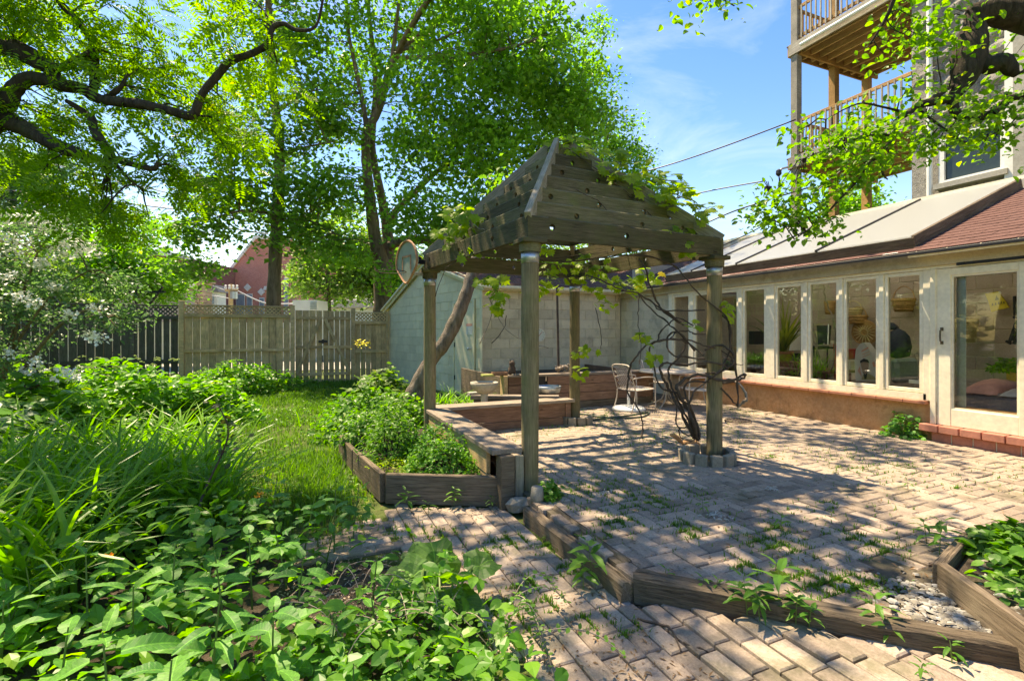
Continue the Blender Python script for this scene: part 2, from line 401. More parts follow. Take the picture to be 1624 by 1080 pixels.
def T_broad(seed=1, w_=.62, teeth=7, droop=.22, fold=.10, heart=.06, wav=.02):   # big toothed leaf with folded midrib
    r_ = random.Random(seed); n = teeth * 2; V = []; L_ = []; Rr = []
    mid = []
    for i in range(n + 1):
        t = i / n; y = t; prof = math.sin(math.pi * min(1, t * .92 + .06) ** .72) ** .85 * w_ / 2
        if i == n: prof = 0
        if i % 2 == 1: prof *= 1.07
        z = -droop * t * t
        if i % 1 == 0: mid.append((0, y, z))
        yy = y - heart * (1 - t) ** 4 * 1.0 if i else -heart
        wv = wav * math.sin(t * 9 + r_.uniform(-.5, .5))
        Rr.append((prof, yy + (.02 if i % 2 else 0), z + fold * prof * 2 + wv)); L_.append((-prof, yy + (.02 if i % 2 else 0), z + fold * prof * 2 - wv))
    V = mid + Rr + L_; m = n + 1; Fc = []
    for i in range(n):
        if i == n - 1: Fc += [(i, m + i, i + 1), (i, i + 1, 2 * m + i)]
        else: Fc += [(i, m + i, m + i + 1, i + 1), (i, i + 1, 2 * m + i + 1, 2 * m + i)]
    return np.array(V), Fc
def norm(a): return a / np.maximum(np.linalg.norm(a, axis=-1, keepdims=True), 1e-9)
def spread_leaves(T, pos, nrm, dr, size, wscale=None):
    TV, TF = T; pos = np.asarray(pos, float); N_ = len(pos)
    z = norm(np.asarray(nrm, float)); y = np.asarray(dr, float); y = norm(y - z * (y * z).sum(1, keepdims=True)); x = np.cross(y, z)
    s = np.asarray(size, float).reshape(-1, 1, 1) * np.ones((N_, 1, 1))
    ws = 1. if wscale is None else np.asarray(wscale).reshape(-1, 1, 1)
    V = pos[:, None, :] + s * (x[:, None, :] * TV[None, :, 0:1] * ws + y[:, None, :] * TV[None, :, 1:2] + z[:, None, :] * TV[None, :, 2:3])
    flat = np.array([i for f in TF for i in f]); tot = np.array([len(f) for f in TF])
    lp = (flat[None, :] + (np.arange(N_) * len(TV))[:, None]).ravel()
    return V.reshape(-1, 3), lp, np.tile(tot, N_)
def join(parts):
    V = []; lp = []; tt = []; b = 0
    for v, l, t in parts: V.append(v); lp.append(l + b); tt.append(t); b += len(v)
    return np.concatenate(V), np.concatenate(lp), np.concatenate(tt)
def rand_leaf(N_, up=1.0, droop=.3, out=None):
    n = rng.normal(size=(N_, 3)) * .75; n[:, 2] = np.abs(n[:, 2]) * .6 + up
    d = rng.normal(size=(N_, 3)); d[:, 2] -= droop
    if out is not None: d += out
    return norm(n), d
def blades(base, az, lean, curl, length, width, k=6, up=None):
    """arching strap leaves: base Nx3, az heading, lean from upright at the foot, curl added towards the tip"""
    N_ = len(base); t = np.linspace(0, 1, k + 1); az = az[:, None]
    th = lean[:, None] + curl[:, None] * t[None, :] ** 1.3
    ds = length[:, None] / k
    h = np.concatenate([np.zeros((N_, 1)), np.cumsum(np.sin((th[:, 1:] + th[:, :-1]) / 2) * ds, 1)], 1)
    z = np.concatenate([np.zeros((N_, 1)), np.cumsum(np.cos((th[:, 1:] + th[:, :-1]) / 2) * ds, 1)], 1)
    cx = base[:, 0:1] + h * np.cos(az); cy = base[:, 1:2] + h * np.sin(az); cz = base[:, 2:3] + z
    prof = np.minimum(1, .55 + t * 2.2) * (1 - t ** 3.2); prof[-1] = .02
    wv = width[:, None] * prof[None, :] / 2
    sx = -np.sin(az) * wv; sy = np.cos(az) * wv
    A = np.stack([cx + sx, cy + sy, cz], 2); B = np.stack([cx - sx, cy - sy, cz], 2)
    nx = np.cos(az) * np.cos(th); ny = np.sin(az) * np.cos(th); nz_ = -np.sin(th)
    C = np.stack([cx - nx * wv * .35 * -1, cy - ny * wv * .35 * -1, cz + wv * .35 * nz_], 2)
    V = np.stack([A, C, B], 2).reshape(N_, -1, 3)      # N,(k+1)*3
    q = []
    for i in range(k):
        a = i * 3; q += [a, a + 1, a + 4, a + 3, a + 1, a + 2, a + 5, a + 4]
    lp = (np.array(q)[None, :] + (np.arange(N_) * (k + 1) * 3)[:, None]).ravel()
    return V.reshape(-1, 3), lp, np.full(N_ * k * 2, 4)
def grassmesh(pts, hmin, hmax, wd):
    N_ = len(pts); a = rng.uniform(0, 2 * np.pi, N_); h = rng.uniform(hmin, hmax, N_)
    ln = rng.uniform(.1, .9, N_) * h; ww = wd * rng.uniform(.6, 1.3, N_)
    dx = np.cos(a); dy = np.sin(a)
    s = np.stack([-dy * ww, dx * ww, 0 * a], 1)
    m = pts + np.stack([dx * ln * .35, dy * ln * .35, h * .62], 1); t = pts + np.stack([dx * ln, dy * ln, h], 1)
    V = np.stack([pts + s, pts - s, m - s * .8, m + s * .8, t], 1).reshape(-1, 3)
    q = np.array([0, 1, 2, 3, 3, 2, 4]); lp = (q[None] + (np.arange(N_) * 5)[:, None]).ravel()
    return V, lp, np.tile([4, 3], N_)
L_maple = leafmat('maple foliage', (0.0598, 0.1507, 0.0299), (0.1104, 0.2518, 0.0403), (0.2012, 0.3830, 0.0598), .55, (1.6, 2.0, .6))
L_slim = leafmat('dark foliage', (0.0517, 0.1323, 0.0345), (0.0978, 0.2185, 0.0403), (0.1725, 0.3220, 0.0575), .52, (1.6, 2.0, .6))
L_locust = leafmat('locust foliage', (0.0633, 0.1437, 0.0161), (0.1092, 0.2185, 0.0230), (0.1840, 0.3105, 0.0345), .56, (1.9, 2.2, .4))
L_crab = leafmat('crab apple foliage', (0.047, 0.121, 0.024), (0.101, 0.216, 0.034), (0.176, 0.297, 0.047), .55, (1.9, 2.3, .5))
L_vine = leafmat('vine foliage', (0.1100, 0.2090, 0.0220), (0.1870, 0.3080, 0.0330), (0.2860, 0.3960, 0.0550), .64, (1.9, 2.0, .4))
L_far = leafmat('far foliage', (0.060, 0.132, 0.036), (0.108, 0.204, 0.048), (0.180, 0.276, 0.072), .5, (1.8, 2.1, .6))
L_blue = leafmat('grey green foliage', (0.0612, 0.1332, 0.0720), (0.1116, 0.2040, 0.1020), (0.1836, 0.3060, 0.1428), .4, (1.4, 1.8, .8))
L_shrub = leafmat('shrub foliage', (0.0438, 0.1512, 0.0275), (0.0938, 0.2737, 0.0375), (0.1875, 0.3900, 0.0513), .45, (1.8, 2.0, .4), .38)
L_lily = leafmat('strap foliage', (0.0690, 0.1955, 0.0230), (0.1173, 0.2990, 0.0322), (0.1955, 0.4025, 0.0517), .45, (1.7, 1.9, .4), .33)
L_grass = leafmat('grass blades', (.045, .125, .018), (.08, .19, .025), (.12, .25, .035), .5, (1.6, 1.8, .5), .5)
L_broad = leafmat('broad foliage', (0.0537, 0.1976, 0.0488), (0.0878, 0.2769, 0.0549), (0.1464, 0.3684, 0.0610), .40, (1.8, 2.0, .4), .5, vein=True)
L_weed = leafmat('weed foliage', (0.0414, 0.1380, 0.0230), (0.0828, 0.2185, 0.0345), (0.1552, 0.3105, 0.0575), .42, (1.7, 2.0, .4), .4)
L_var = leafmat('striped foliage', (.05, .10, .02), (.16, .2, .05), (.32, .32, .08), .4, (1.6, 1.8, .5), .4)
M_petal = plain('white petals', (.78, .79, .74), .6, var=.05)
M_orange = plain('orange petals', (.85, .33, .02), .6, var=.1)
M_yellow = plain('yellow petals', (.75, .62, .03), .6, var=.1)
B_dark = bark('dark bark', (.022, .018, .014), (.075, .06, .048))
B_brown = bark('brown bark', (.10, .07, .045), (.24, .18, .125), 10)
B_light = bark('grey bark', (.085, .07, .055), (.24, .20, .165), 18)
M_stem = plain('green stem', (.10, .17, .04), .6)
M_cane = plain('vine cane', (.075, .052, .038), .85, var=.3, sc_=20, bstr=.6)
M_canelight = plain('peeling vine cane', (.30, .24, .19), .9, var=.3, sc_=20)

def nearest(limbs, c):
    best = None; bd = 1e9
    for pl in limbs:
        for p in pl:
            d = (p - c).length + .25 * abs(p.z - c.z)
            if d < bd and p.z < c.z + .8: bd = d; best = p
    return best if best is not None else limbs[0][-1]
def crown(blobs, limbs, lsize, T, per, twigr=.012, clump=.5, up=.7, droop=.45, flat=.55, shell=.35, seed=3, hang=0., maxtw=400, jit=.5):
    """blobs: (centre, (r across, r deep, r high), number of clumps). Returns leaves and twig mesh."""
    r_ = random.Random(seed); tw = MB(); PT = []; nt_ = 0
    ax = np.array([.921, -.39, 0]); ay = np.array([.39, .921, 0]); az = np.array([0, 0, 1.])
    for c, rad, n in blobs:
        c = np.array(c)
        for k in range(n):
            u = rng.normal(size=3); u /= np.linalg.norm(u); q = r_.uniform(shell, 1) ** .6
            p = c + ax * u[0] * rad[0] * q + ay * u[1] * rad[1] * q + az * u[2] * rad[2] * q
            pv = Vector(p); nr = nearest(limbs, pv)
            if nt_ < maxtw and (pv - nr).length < max(rad) * 2.2 + 1.2:
                m = nr.lerp(pv, .5) + Vector((r_.gauss(0, .12), r_.gauss(0, .12), r_.uniform(0, .22))) * (pv - nr).length * .5
                tw.tube([nr, nr.lerp(m, .5) + Vector((0, 0, .03)), m, m.lerp(pv, .6), pv], [twigr * 1.6, twigr * 1.2, twigr, twigr * .7, twigr * .35], 4, False); nt_ += 1
            nn = max(6, int(per * r_.uniform(.6, 1.4))); cr = clump * r_.uniform(.7, 1.35)
            qv = rng.normal(size=(nn, 3)) * np.array([cr, cr, cr * flat]) * .55
            if hang: qv[:, 2] -= np.abs(rng.normal(size=nn)) * hang
            out = pv - nr; out = np.array(out.normalized()) if out.length > .01 else np.zeros(3)
            PT.append((p + qv, np.tile(out, (nn, 1))))
    pos = np.concatenate([a for a, b in PT]); out = np.concatenate([b for a, b in PT])
    n, d = rand_leaf(len(pos), up, droop, out * .5)
    s = lsize * rng.uniform(1 - jit, 1 + jit, len(pos))
    return spread_leaves(T, pos, n, d, s), tw
def tree(name, label, cat, base, limbs, blobs, bmat, lmat, lsize, T, per, group=None, cname='crown', flowers=None, **k):
    """limbs: list of (points, radii). The first is the trunk."""
    t = thing(name, label, cat, base, group=group)
    LP = []
    for i, (pts, rad) in enumerate(limbs):
        n = 4; sp = smoothpts(pts, n, 0)
        rr = [lerp(rad[min(int(j / n), len(rad) - 1)], rad[min(int(j / n) + 1, len(rad) - 1)], (j / n) % 1) for j in range(len(sp))]
        r_ = random.Random(i + 5); rr = [q * r_.uniform(.93, 1.08) for q in rr]
        rr = [rr[j] for j in range(len(sp))]
        MB().tube(sp, rr, 12 if rr[0] > .06 else 7).build('trunk' if i == 0 else 'limb', bmat, t, True)
        LP.append(sp)
    (lv, tw) = crown(blobs, LP, lsize, T, per, **k)
    link(cname, npmesh(cname, *lv, lmat), t)
    if tw.v: tw.build('twigs', bmat, t, kind='stuff')
    return t
# ------------------------------------------------------------------ the ground
LOW = -.12                                   # lower paving and lawn; the patio is level 0
tag(xbox('ground', (-90, -20, -1.2), (90, 150, LOW - .06), M_lawn), kind='structure')
quadz('lawn', [(-8, -2), (1.5, -2), (1.5, 3), (3.4, 6), (3.4, 12), (1, 16), (-8, 16)], LOW - .02, M_lawn, kind='structure')
quadz('planting_bed_soil', [(-7, -1), (1.1, -1), (.55, 3.0), (-.3, 3.5), (-1.3, 5.6), (-1.6, 9.5), (-4, 13), (-9, 12)], LOW - .012, M_soil, kind='structure')
quadz('alley', [(-60, 20), (60, 20), (60, 30), (-60, 30)], LOW - .03, M_conc, kind='structure')

def inside(p, poly):
    x, y = p; c = False; j = len(poly) - 1
    for i in range(len(poly)):
        if (poly[i][1] > y) != (poly[j][1] > y) and x < (poly[j][0] - poly[i][0]) * (y - poly[i][1]) / (poly[j][1] - poly[i][1]) + poly[i][0]: c = not c
        j = i
    return c
PW = .1
def lowz(x): return LOW + .062 * min(1, max(0, (x - 1.5) / .5))
#                                   # paver width; length is twice that
def paver_mesh(nm, seed):
    r_ = random.Random(seed); g = .006; c = .007; h = .05
    hl, hw = PW - g / 2 + r_.uniform(-.0015, .0015), PW / 2 - g / 2 + r_.uniform(-.0012, .0012)
    V = []
    for z, q in ((-h, 0), (-c, 0), (0, c)):
        for sx, sy in ((-1, -1), (1, -1), (1, 1), (-1, 1)):
            V.append((sx * (hl - q) + r_.uniform(-.001, .001), sy * (hw - q) + r_.uniform(-.001, .001), z))
    Fc = [(8, 9, 10, 11)]
    for b in (0, 4):
        for i in range(4): j = (i + 1) % 4; Fc.append((b + i, b + j, b + 4 + j, b + 4 + i))
    return MB().add(V, Fc), hl
PM = [paver_mesh('paver', s)[0] for s in range(6)]
PME = [m.mesh('paver', M_paver) for m in PM]
def lay(bricks, z, parent, cap):
    zf = z if callable(z) else (lambda x: z)
    seen = []
    for (x, y, a) in bricks:
        px, py, Y = PX((x, y, zf(x)))
        if Y > .5 and -60 < px < 1690 and py < 1150: seen.append((Y, x, y, a, px, py))
    seen.sort(key=lambda t: t[0])
    r_ = random.Random(4); acc = MB(); n = 0
    for (Y, x, y, a, px, py) in seen:
        M = Matrix.Translation((x, y, zf(x) + r_.gauss(0, .0035))) @ Matrix.Rotation(a + r_.gauss(0, .012), 4, 'Z') @ Matrix.Rotation(r_.gauss(0, .010), 4, 'X') @ Matrix.Rotation(r_.gauss(0, .008), 4, 'Y')
        k = r_.randrange(6)
        if n < cap: link('paver', PME[k], parent, M); n += 1
        else: acc.add([M @ Vector(v) for v in PM[k].v], PM[k].f)
    if acc.v: acc.build('far_pavers', M_paver, parent, kind='stuff')

# upper patio: a slab of sand with its pavers in herringbone
UP = [(1.62, 2.2), (1.70, 9.0), (6.94, 9.0), (6.94, .2), (3.0, .2), (2.78, 1.1)]
pat = MB().poly([(x, y, -.16) for x, y in UP], (0, 0, .148)).build('patio', M_sand, kind='structure')
UP[0] = (1.62, 2.2)
B_ = []
for a in range(-20, 100):
    for b in range(-20, 110):
        k = (a - b) % 4
        if k == 0: cxy = (a + 1, b + .5, 0)
        elif k == 3: cxy = (a + .5, b + 1, math.pi / 2)
        else: continue
        x, y = cxy[0] * PW, cxy[1] * PW
        if inside((x, y), [(1.60, 2.2), (1.70, 7.3), (6.92, 7.3), (6.92, .3), (3.0, .3), (2.72, 1.04)]): B_.append((x, y, cxy[2]))
holes = [((3.86, 3.80), .27), ((3.56, 6.1), .24), ((1.73, 3.7), .12)]
B_ = [t for t in B_ if all(math.hypot(t[0] - h[0][0], t[1] - h[0][1]) > h[1] for h in holes) and not (math.hypot((t[0] - 2.95) / .30, (t[1] - 1.42) / .34) < 1 or (t[0] > 2.93 and t[1] < 1.42))]
lay(B_, 0., pat, 300)
# lower paving in running bond, long sides away from the house corner
LP_ = [(.62, 4.1), (-.1, 3.62), (-.1, 3.3), (.60, 3.24), (.70, 2.6), (.9, 1.6), (.9, .4), (3.1, .3), (2.62, 1.0), (1.60, 2.12), (1.50, 3.2), (1.50, 3.72)]
low = quadz('lower_paving', LP_, LOW - .034, M_sand, kind='structure')
for v_ in low.data.vertices: v_.co.z = lowz(v_.co.x) - .034
B_ = []
for i in range(-4, 36):
    off = (i % 2) * PW + .05 * math.sin(i * 2.1)
    for j in range(-2, 26):
        x = i * PW + .03; y = j * 2 * PW + off + .1
        if inside((x, y), [(.60, 4.1), (.60, 3.3), (.70, 2.6), (.9, 1.6), (.9, .3), (3.1, .2), (2.74, 1.0), (1.62, 2.14), (1.46, 3.25), (1.46, 3.74)]) : B_.append((x, y, math.pi / 2))
for i in range(5):
    for j in range(6):
        x = -.02 + i * 2 * PW * .9 + (j % 2) * PW; y = 3.30 + j * PW
        if x < .60 and y < 3.55 + x * .8: B_.append((x, y, 0))
lay(B_, lowz, low, 300)

# ------------------------------------------------------------------ timber edging
def timber(p, q, w_, h_, label, ends=None):
    M, l = frame(p, q); n = max(8, int(l / .05)); V = []; Fc = []; r_ = random.Random(int(l * 100)); c = .016
    prof = [(-w_ / 2, -h_ / 2), (w_ / 2, -h_ / 2), (w_ / 2, h_ / 2 - c * 1.4), (w_ / 2 - c, h_ / 2), (w_ * .12, h_ / 2 - .002), (w_ * .06, h_ / 2 - .011), (0, h_ / 2 - .001), (-w_ / 2 + c * .8, h_ / 2), (-w_ / 2, h_ / 2 - c)]
    m = len(prof); off = [[0., 0.] for _ in prof]
    for i in range(n + 1):
        e = 0 if 0 < i < n else .006
        for j, (y, z) in enumerate(prof):
            off[j] = [off[j][0] * .75 + r_.gauss(0, .0022), off[j][1] * .75 + r_.gauss(0, .0022)]
            V.append((l * i / n + (r_.gauss(0, .006) if e else 0), y * (1 - e * 8) + off[j][0], z * (1 - e * 5) + off[j][1]))
    for i in range(n):
        for j in range(m): a = i * m + j; b = i * m + (j + 1) % m; Fc.append((a, b, b + m, a + m))
    Fc += [tuple(range(m))[::-1], tuple(n * m + j for j in range(m))]
    tag(link('landscape_timber', MB().add(V, Fc).mesh('landscape_timber', M_timber), None, M), label, 'timber', 'timbers edging the step down')
timber((1.555, 3.36, -.085), (1.57, 2.13, -.085), .09, .13, 'grey split timber running from the pergola post towards the camera, beside the step')
timber((1.70, 3.2, -.03), (1.69, 2.28, -.035), .05, .09, 'thin rotten strip of timber lying along the inner side of the short split timber')
timber((1.63, 2.15, -.055), (2.74, .98, -.045), .11, .15, 'long grey timber crossing the lower right, front edge of the patio with weeds before it')

# ------------------------------------------------------------------ pergola
A_, B2, C_, D_ = Vector((1.73, 3.70, 0)), Vector((3.86, 3.80, 0)), Vector((1.43, 6.0, 0)), Vector((3.56, 6.10, 0))
pg = thing('pergola', 'square wooden pergola on round posts with tall stepped pyramid roof of drilled boards', 'pergola', ((A_ + D_) / 2))
for i, (c, rad) in enumerate(((A_, .073), (B2, .075), (C_, .073), (D_, .073))):
    z0 = -.14 if i in (0, 2) else -.05
    n = 22; V = []; Fc = []; r_ = random.Random(i); ph = r_.uniform(0, 6)
    zs = np.linspace(z0, 2.03, 14)
    MB().lathe([(rad * (1 + .02 * math.sin(z * 3 + ph)), z) for z in zs], (0, 0, 0), n)
    me = MB().lathe([(rad * (1 + .03 * math.sin(z * 2.3 + ph)), z) for z in zs], (0, 0, 0), n)
    Mx = Matrix.Rotation(-math.pi / 2, 4, 'Y')      # grain of the wood runs along local X
    me.v = [tuple(Mx @ Vector(v)) for v in me.v]
    post = link('post', me.mesh('post', M_post, True), pg, Matrix.Translation(c) @ Mx.inverted())
    MB().lathe([(rad + .004, 1.87), (rad + .004, 1.96)], c, 22).build('metal_band', M_metal, post, True)
    MB().box(c + Vector((-.11, -.11, 2.03)), c + Vector((.11, .11, 2.068)), .005).build('post_cap', M_perg, post)
    MB().lathe([(rad + .018, 1.96), (rad + .022, 2.03)], c, 22).build('collar', M_perg, post)
ap = (A_ + B2 + C_ + D_) / 4
NT = 6; BZ = 2.07; BH = .19; RISE = 1.14
corn = [A_, B2, D_, C_]
def ring(s, o=.08):                            # outline of the roof at scale s, corners pushed out by o
    return [ap + (c - ap) * s + (c - ap).normalized() * o * min(1, s + .1) for c in corn]
def drilled(p, q, h, name, hole_ts, mit, out):
    M, l = frame(p, q, out)                    # local z runs up the board, y into the roof
    th = .036; holes = [t * l for t in hole_ts if mit + .10 < t * l < l - mit - .10]; hr = .027
    V = []; Fc = []
    mx_ = lambda x, z: mit * z / h if x <= 0 else (l - mit * z / h if x >= l else x)
    def addq(a, b, c, d):
        for y in (0, th):
            k = len(V); V.extend([(mx_(x, zz), y, zz - (.013 if y == 0 and zz == h else 0)) for x, zz in (a, b, c, d)]); Fc.append((k, k + 1, k + 2, k + 3) if y == 0 else (k + 3, k + 2, k + 1, k))
    xs = 0.
    for hx in holes:
        a, b = hx - .04, hx + .04
        if a > xs: addq((xs, 0), (a, 0), (a, h), (xs, h))
        n = 16; cz_ = h * .5 + .012 * math.sin(hx * 9)
        for y in (0, th):
            k = len(V)
            for j in range(n):
                an = 2 * math.pi * j / n; V.append((hx + hr * math.cos(an), y, cz_ + hr * math.sin(an)))
            for j in range(n):
                an = 2 * math.pi * j / n; c_, s_ = math.cos(an), math.sin(an)
                u = 1 / max(abs(c_), abs(s_)); sx = c_ * u * .04; sz = s_ * u
                V.append((hx + sx, y, cz_ + (sz * (h - cz_) if sz > 0 else sz * cz_)))
            for j in range(n):
                q4 = (k + j, k + n + j, k + n + (j + 1) % n, k + (j + 1) % n)
                Fc.append(q4 if y == 0 else q4[::-1])
        k2 = len(V) - 4 * n
        for j in range(n): Fc.append((k2 + j, k2 + (j + 1) % n, k2 + 2 * n + (j + 1) % n, k2 + 2 * n + j))
        xs = b
    addq((xs, 0), (l, 0), (l, h), (xs, h))
    k = len(V); V += [(0, 0, 0), (l, 0, 0), (l, th, 0), (0, th, 0), (mit, .013, h), (l - mit, .013, h), (l - mit, th, h), (mit, th, h), (mit, 0, h - .013), (l - mit, 0, h - .013)]
    Fc += [(k, k + 3, k + 2, k + 1), (k + 4, k + 5, k + 6, k + 7), (k, k + 4, k + 7, k + 3), (k + 1, k + 2, k + 6, k + 5), (k + 8, k + 9, k + 5, k + 4)]
    return link(name, MB().add(V, Fc).mesh(name, M_perg), pg, M)
r_ = random.Random(12)
zup = Vector((0, 0, 1))
for k in range(NT + 1):                        # vertical boards stepping inwards, open to the sky between the tiers
    rg = ring(1. - k / (NT + .55), .085)
    for s in range(4):
        p, q = rg[s].copy(), rg[(s + 1) % 4].copy()
        L_ = (q - p).length
        nh = 3 if L_ > 1.3 else (2 if L_ > .6 else 1)
        ts = [(j + .5 + r_.uniform(-.12, .12)) / nh + (.1 if k % 2 else -.06) * (nh > 1) for j in range(nh)]
        p.z = q.z = BZ + (k and BH + (k - 1) * RISE / NT) + (.0015 if s % 2 else 0) + r_.uniform(-.004, .004) * (k > 0)
        drilled(p, q, (BH if k == 0 else RISE / NT - .014), 'beam' if k == 0 else 'board', ts, 0, zup)
for i in range(4):
    d = (corn[i] - ap).normalized()
    p = ring(1., .085)[i]; p.z = BZ + BH; q = ring(1. - NT / (NT + .55), .085)[i]; q.z = BZ + BH + RISE; q += (q - p).normalized() * .07
    M, l = frame(p, q, (0, 0, 1))
    link('hip_rafter', MB().box((0, -.026, -.11), (l, .030, .022), .003).mesh('hip_rafter', M_hip), pg, M)

# ------------------------------------------------------------------ benches and planter box between the posts
be = thing('bench', 'weathered plank bench along the left side of the pergola, over the planter box', 'bench', (1.5, 4.8, 0))
board('seat', (1.52, 3.68, .325), (1.50, 5.92, .325), .27, .042, M_benchtop, be)
board('side_board', (1.42, 3.86, .205), (1.40, 5.85, .205), .036, .19, M_fence, be)
board('side_board', (1.425, 3.86, -.005), (1.405, 5.85, -.005), .036, .215, M_fence, be)
board('side_board', (1.60, 3.90, .205), (1.59, 5.85, .205), .036, .19, M_bench, be)
board('side_board', (1.60, 3.90, -.005), (1.59, 5.85, -.005), .036, .20, M_bench, be)
MB().box((1.44, 3.62, -.13), (1.56, 3.74, .30), .006).build('leg', M_timber, be)
board('batten', (1.61, 3.655, -.12), (1.61, 3.655, .29), .03, .075, M_hip, be)
be2 = thing('bench', 'long reddish plank bench along the back of the pergola between its two rear posts', 'bench', (2.5, 6.1, 0))
board('seat', (1.47, 6.10, .327), (3.50, 6.13, .327), .28, .042, M_benchtop, be2)
board('front_board', (1.64, 6.01, .205), (3.36, 6.04, .205), .036, .19, M_bench, be2)
board('front_board', (1.64, 6.01, .003), (3.36, 6.04, .003), .036, .20, M_bench, be2)
MB().box((3.36, 6.0, -.05), (3.44, 6.1, .303), .005).build('leg', M_bench, be2)
MB().box((1.56, 6.03, -.05), (1.62, 6.1, .303), .005).build('leg', M_bench, be2)
pb = thing('planter_box', 'low board-sided planter box beside the lawn, in front of the bench', 'planter', (.9, 4.6, LOW))
board('front_board', (.62, 4.15, .0), (1.47, 3.735, -.01), .05, .25, M_timber, pb, c=.008)
board('side_board', (.60, 4.17, .0), (.46, 5.1, .0), .05, .25, M_timber, pb, c=.008)
board('side_board', (.455, 5.12, .0), (.38, 5.98, -.005), .05, .24, M_timber, pb, c=.008)
npb = npmesh('soil', [(.62, 4.17, .06), (1.42, 3.78, .06), (1.40, 6.0, .1), (.40, 6.0, .1)], [0, 1, 2, 3], [4], M_soil)
link('soil', npb, pb)
st = thing('stone', 'pale angular stone at the foot of the front pergola post', 'stone', (1.56, 3.52, LOW))
def rock(seed, s, mat, name, parent, loc, sq=(1, 1, .6)):
    r_ = random.Random(seed); me = MB(); n = 7; V = [(0, 0, -.5)]
    for zz, rr in ((-.45, .8), (.1, 1.0), (.42, .62)):
        for j in range(n):
            a = 2 * math.pi * j / n + r_.uniform(-.2, .2); q = rr * r_.uniform(.82, 1.12); V.append((q * math.cos(a), q * math.sin(a), zz + r_.uniform(-.08, .08)))
    V.append((0, 0, .5)); Fc = [(0, 1 + (j + 1) % n, 1 + j) for j in range(n)]
    for b in (0, 1):
        for j in range(n): a = 1 + b * n + j; c_ = 1 + b * n + (j + 1) % n; Fc.append((a, c_, c_ + n, a + n))
    Fc += [(1 + 2 * n + j, 1 + 2 * n + (j + 1) % n, 1 + 3 * n) for j in range(n)]
    me.add([(v[0] * s * sq[0] + loc[0], v[1] * s * sq[1] + loc[1], v[2] * s * sq[2] + loc[2]) for v in V], Fc)
    return me.build(name, mat, parent)
rock(3, .085, M_ring, 'stone_body', st, (1.555, 3.52, -.06), (1.3, .8, 1.3))
rock(5, .05, M_metal, 'grey_face', st, (1.64, 3.50, -.045), (1.1, .8, .9))
# rings of edging bricks round the two right-hand posts
def brickring(c, label, angs, rad):
    t = thing('post_edging', label, 'brick edging', c, group='brick rings round pergola posts')
    for a in angs:
        a = R(a); M = Matrix.Translation(c + Vector((math.cos(a) * rad, math.sin(a) * rad, .045))) @ Matrix.Rotation(a + rnd.gauss(0, .06), 4, 'Z') @ Matrix.Rotation(rnd.gauss(0, .05), 4, 'X')
        link('brick', MB().box((-.033, -.055, -.065), (.033, .055, .062), .008).mesh('brick', M_ring), t, M)
brickring(B2 + Vector((-.12, -.02, 0)), 'ring of small grey edging bricks round the vine-covered right pergola post', range(150, 500, 32), .24)
brickring(D_ + Vector((.0, -.04, 0)), 'short row of grey edging bricks at the foot of the rear right pergola post', (190, 225, 260, 295, 330), .20)
# ------------------------------------------------------------------ masonry walls of single blocks
_bm = {}
def unitblock(l, h, d, c, mat, name):
    k = (round(l, 3), round(h, 3), round(d, 3), mat.name, name)
    if k not in _bm: _bm[k] = MB().box((0, -d, 0), (l, 0, h), c).mesh(name, mat)
    return _bm[k]
def blockwall(parent, o, d, length, z0, rows, bl, bh, mat, mortar, keep=lambda s0, s1, z0, z1: True, gap=.008, proud=.008, c=.004, name='block', back=.1, seed=1, jz=.0):
    """blocks stand proud of a mortar core; outer face to the right of direction d"""
    d = Vector((d[0], d[1], 0)).normalized(); n = Vector((d.y, -d.x, 0)); r_ = random.Random(seed)
    for r in range(rows):
        s = -(bl / 2) * (r % 2); z = z0 + r * bh
        while s < length - .01:
            a = max(s, 0); b = min(s + bl, length)
            if b - a > .05 and keep(a, b, z, z + bh):
                M = Matrix((d, -n, Vector((0, 0, 1)))).transposed().to_4x4()
                M.translation = Vector((o[0], o[1], 0)) + d * (a + gap / 2) + Vector((0, 0, z + gap / 2)) + n * (proud + (r_.uniform(-jz, jz) if jz else 0))
                # local y points inward (-n); the block is pushed back from the face
                me = unitblock(b - a - gap, bh - gap, -.04, c, mat, name)
                link(name, me, parent, M)
            s += bl
def shingles(parent, o, u, v, lu, lv, tab=.30, ex=.14, keep=None, name='shingles'):
    u = Vector(u).normalized(); v = Vector(v).normalized(); n = u.cross(v).normalized()
    if n.z < 0: n = -n
    o = Vector(o); mb = MB(); r_ = random.Random(2)
    rows = int(lv / ex) + 1
    for r in range(rows):
        s = -tab * ((r % 2) * .5 + r_.random() * .1)
        while s < lu:
            a = max(0, s) + .003; b = min(lu, s + tab) - .003
            if b > a and (keep is None or keep(a, b, r * ex)):
                j = r_.uniform(-.004, .004)
                p = o + u * a + v * (r * ex + j); q = o + u * b + v * (r * ex + j)
                t = min(ex * 1.25, lv - r * ex + .02); e = .009 + r_.uniform(0, .003)
                mb.add([p + n * e, q + n * e, q + v * t + n * .003, p + v * t + n * .003, p, q], [(0, 1, 2, 3), (4, 5, 1, 0)])
            s += tab
    M_ = mb.build(name, M_shingle, parent, kind='stuff'); return M_

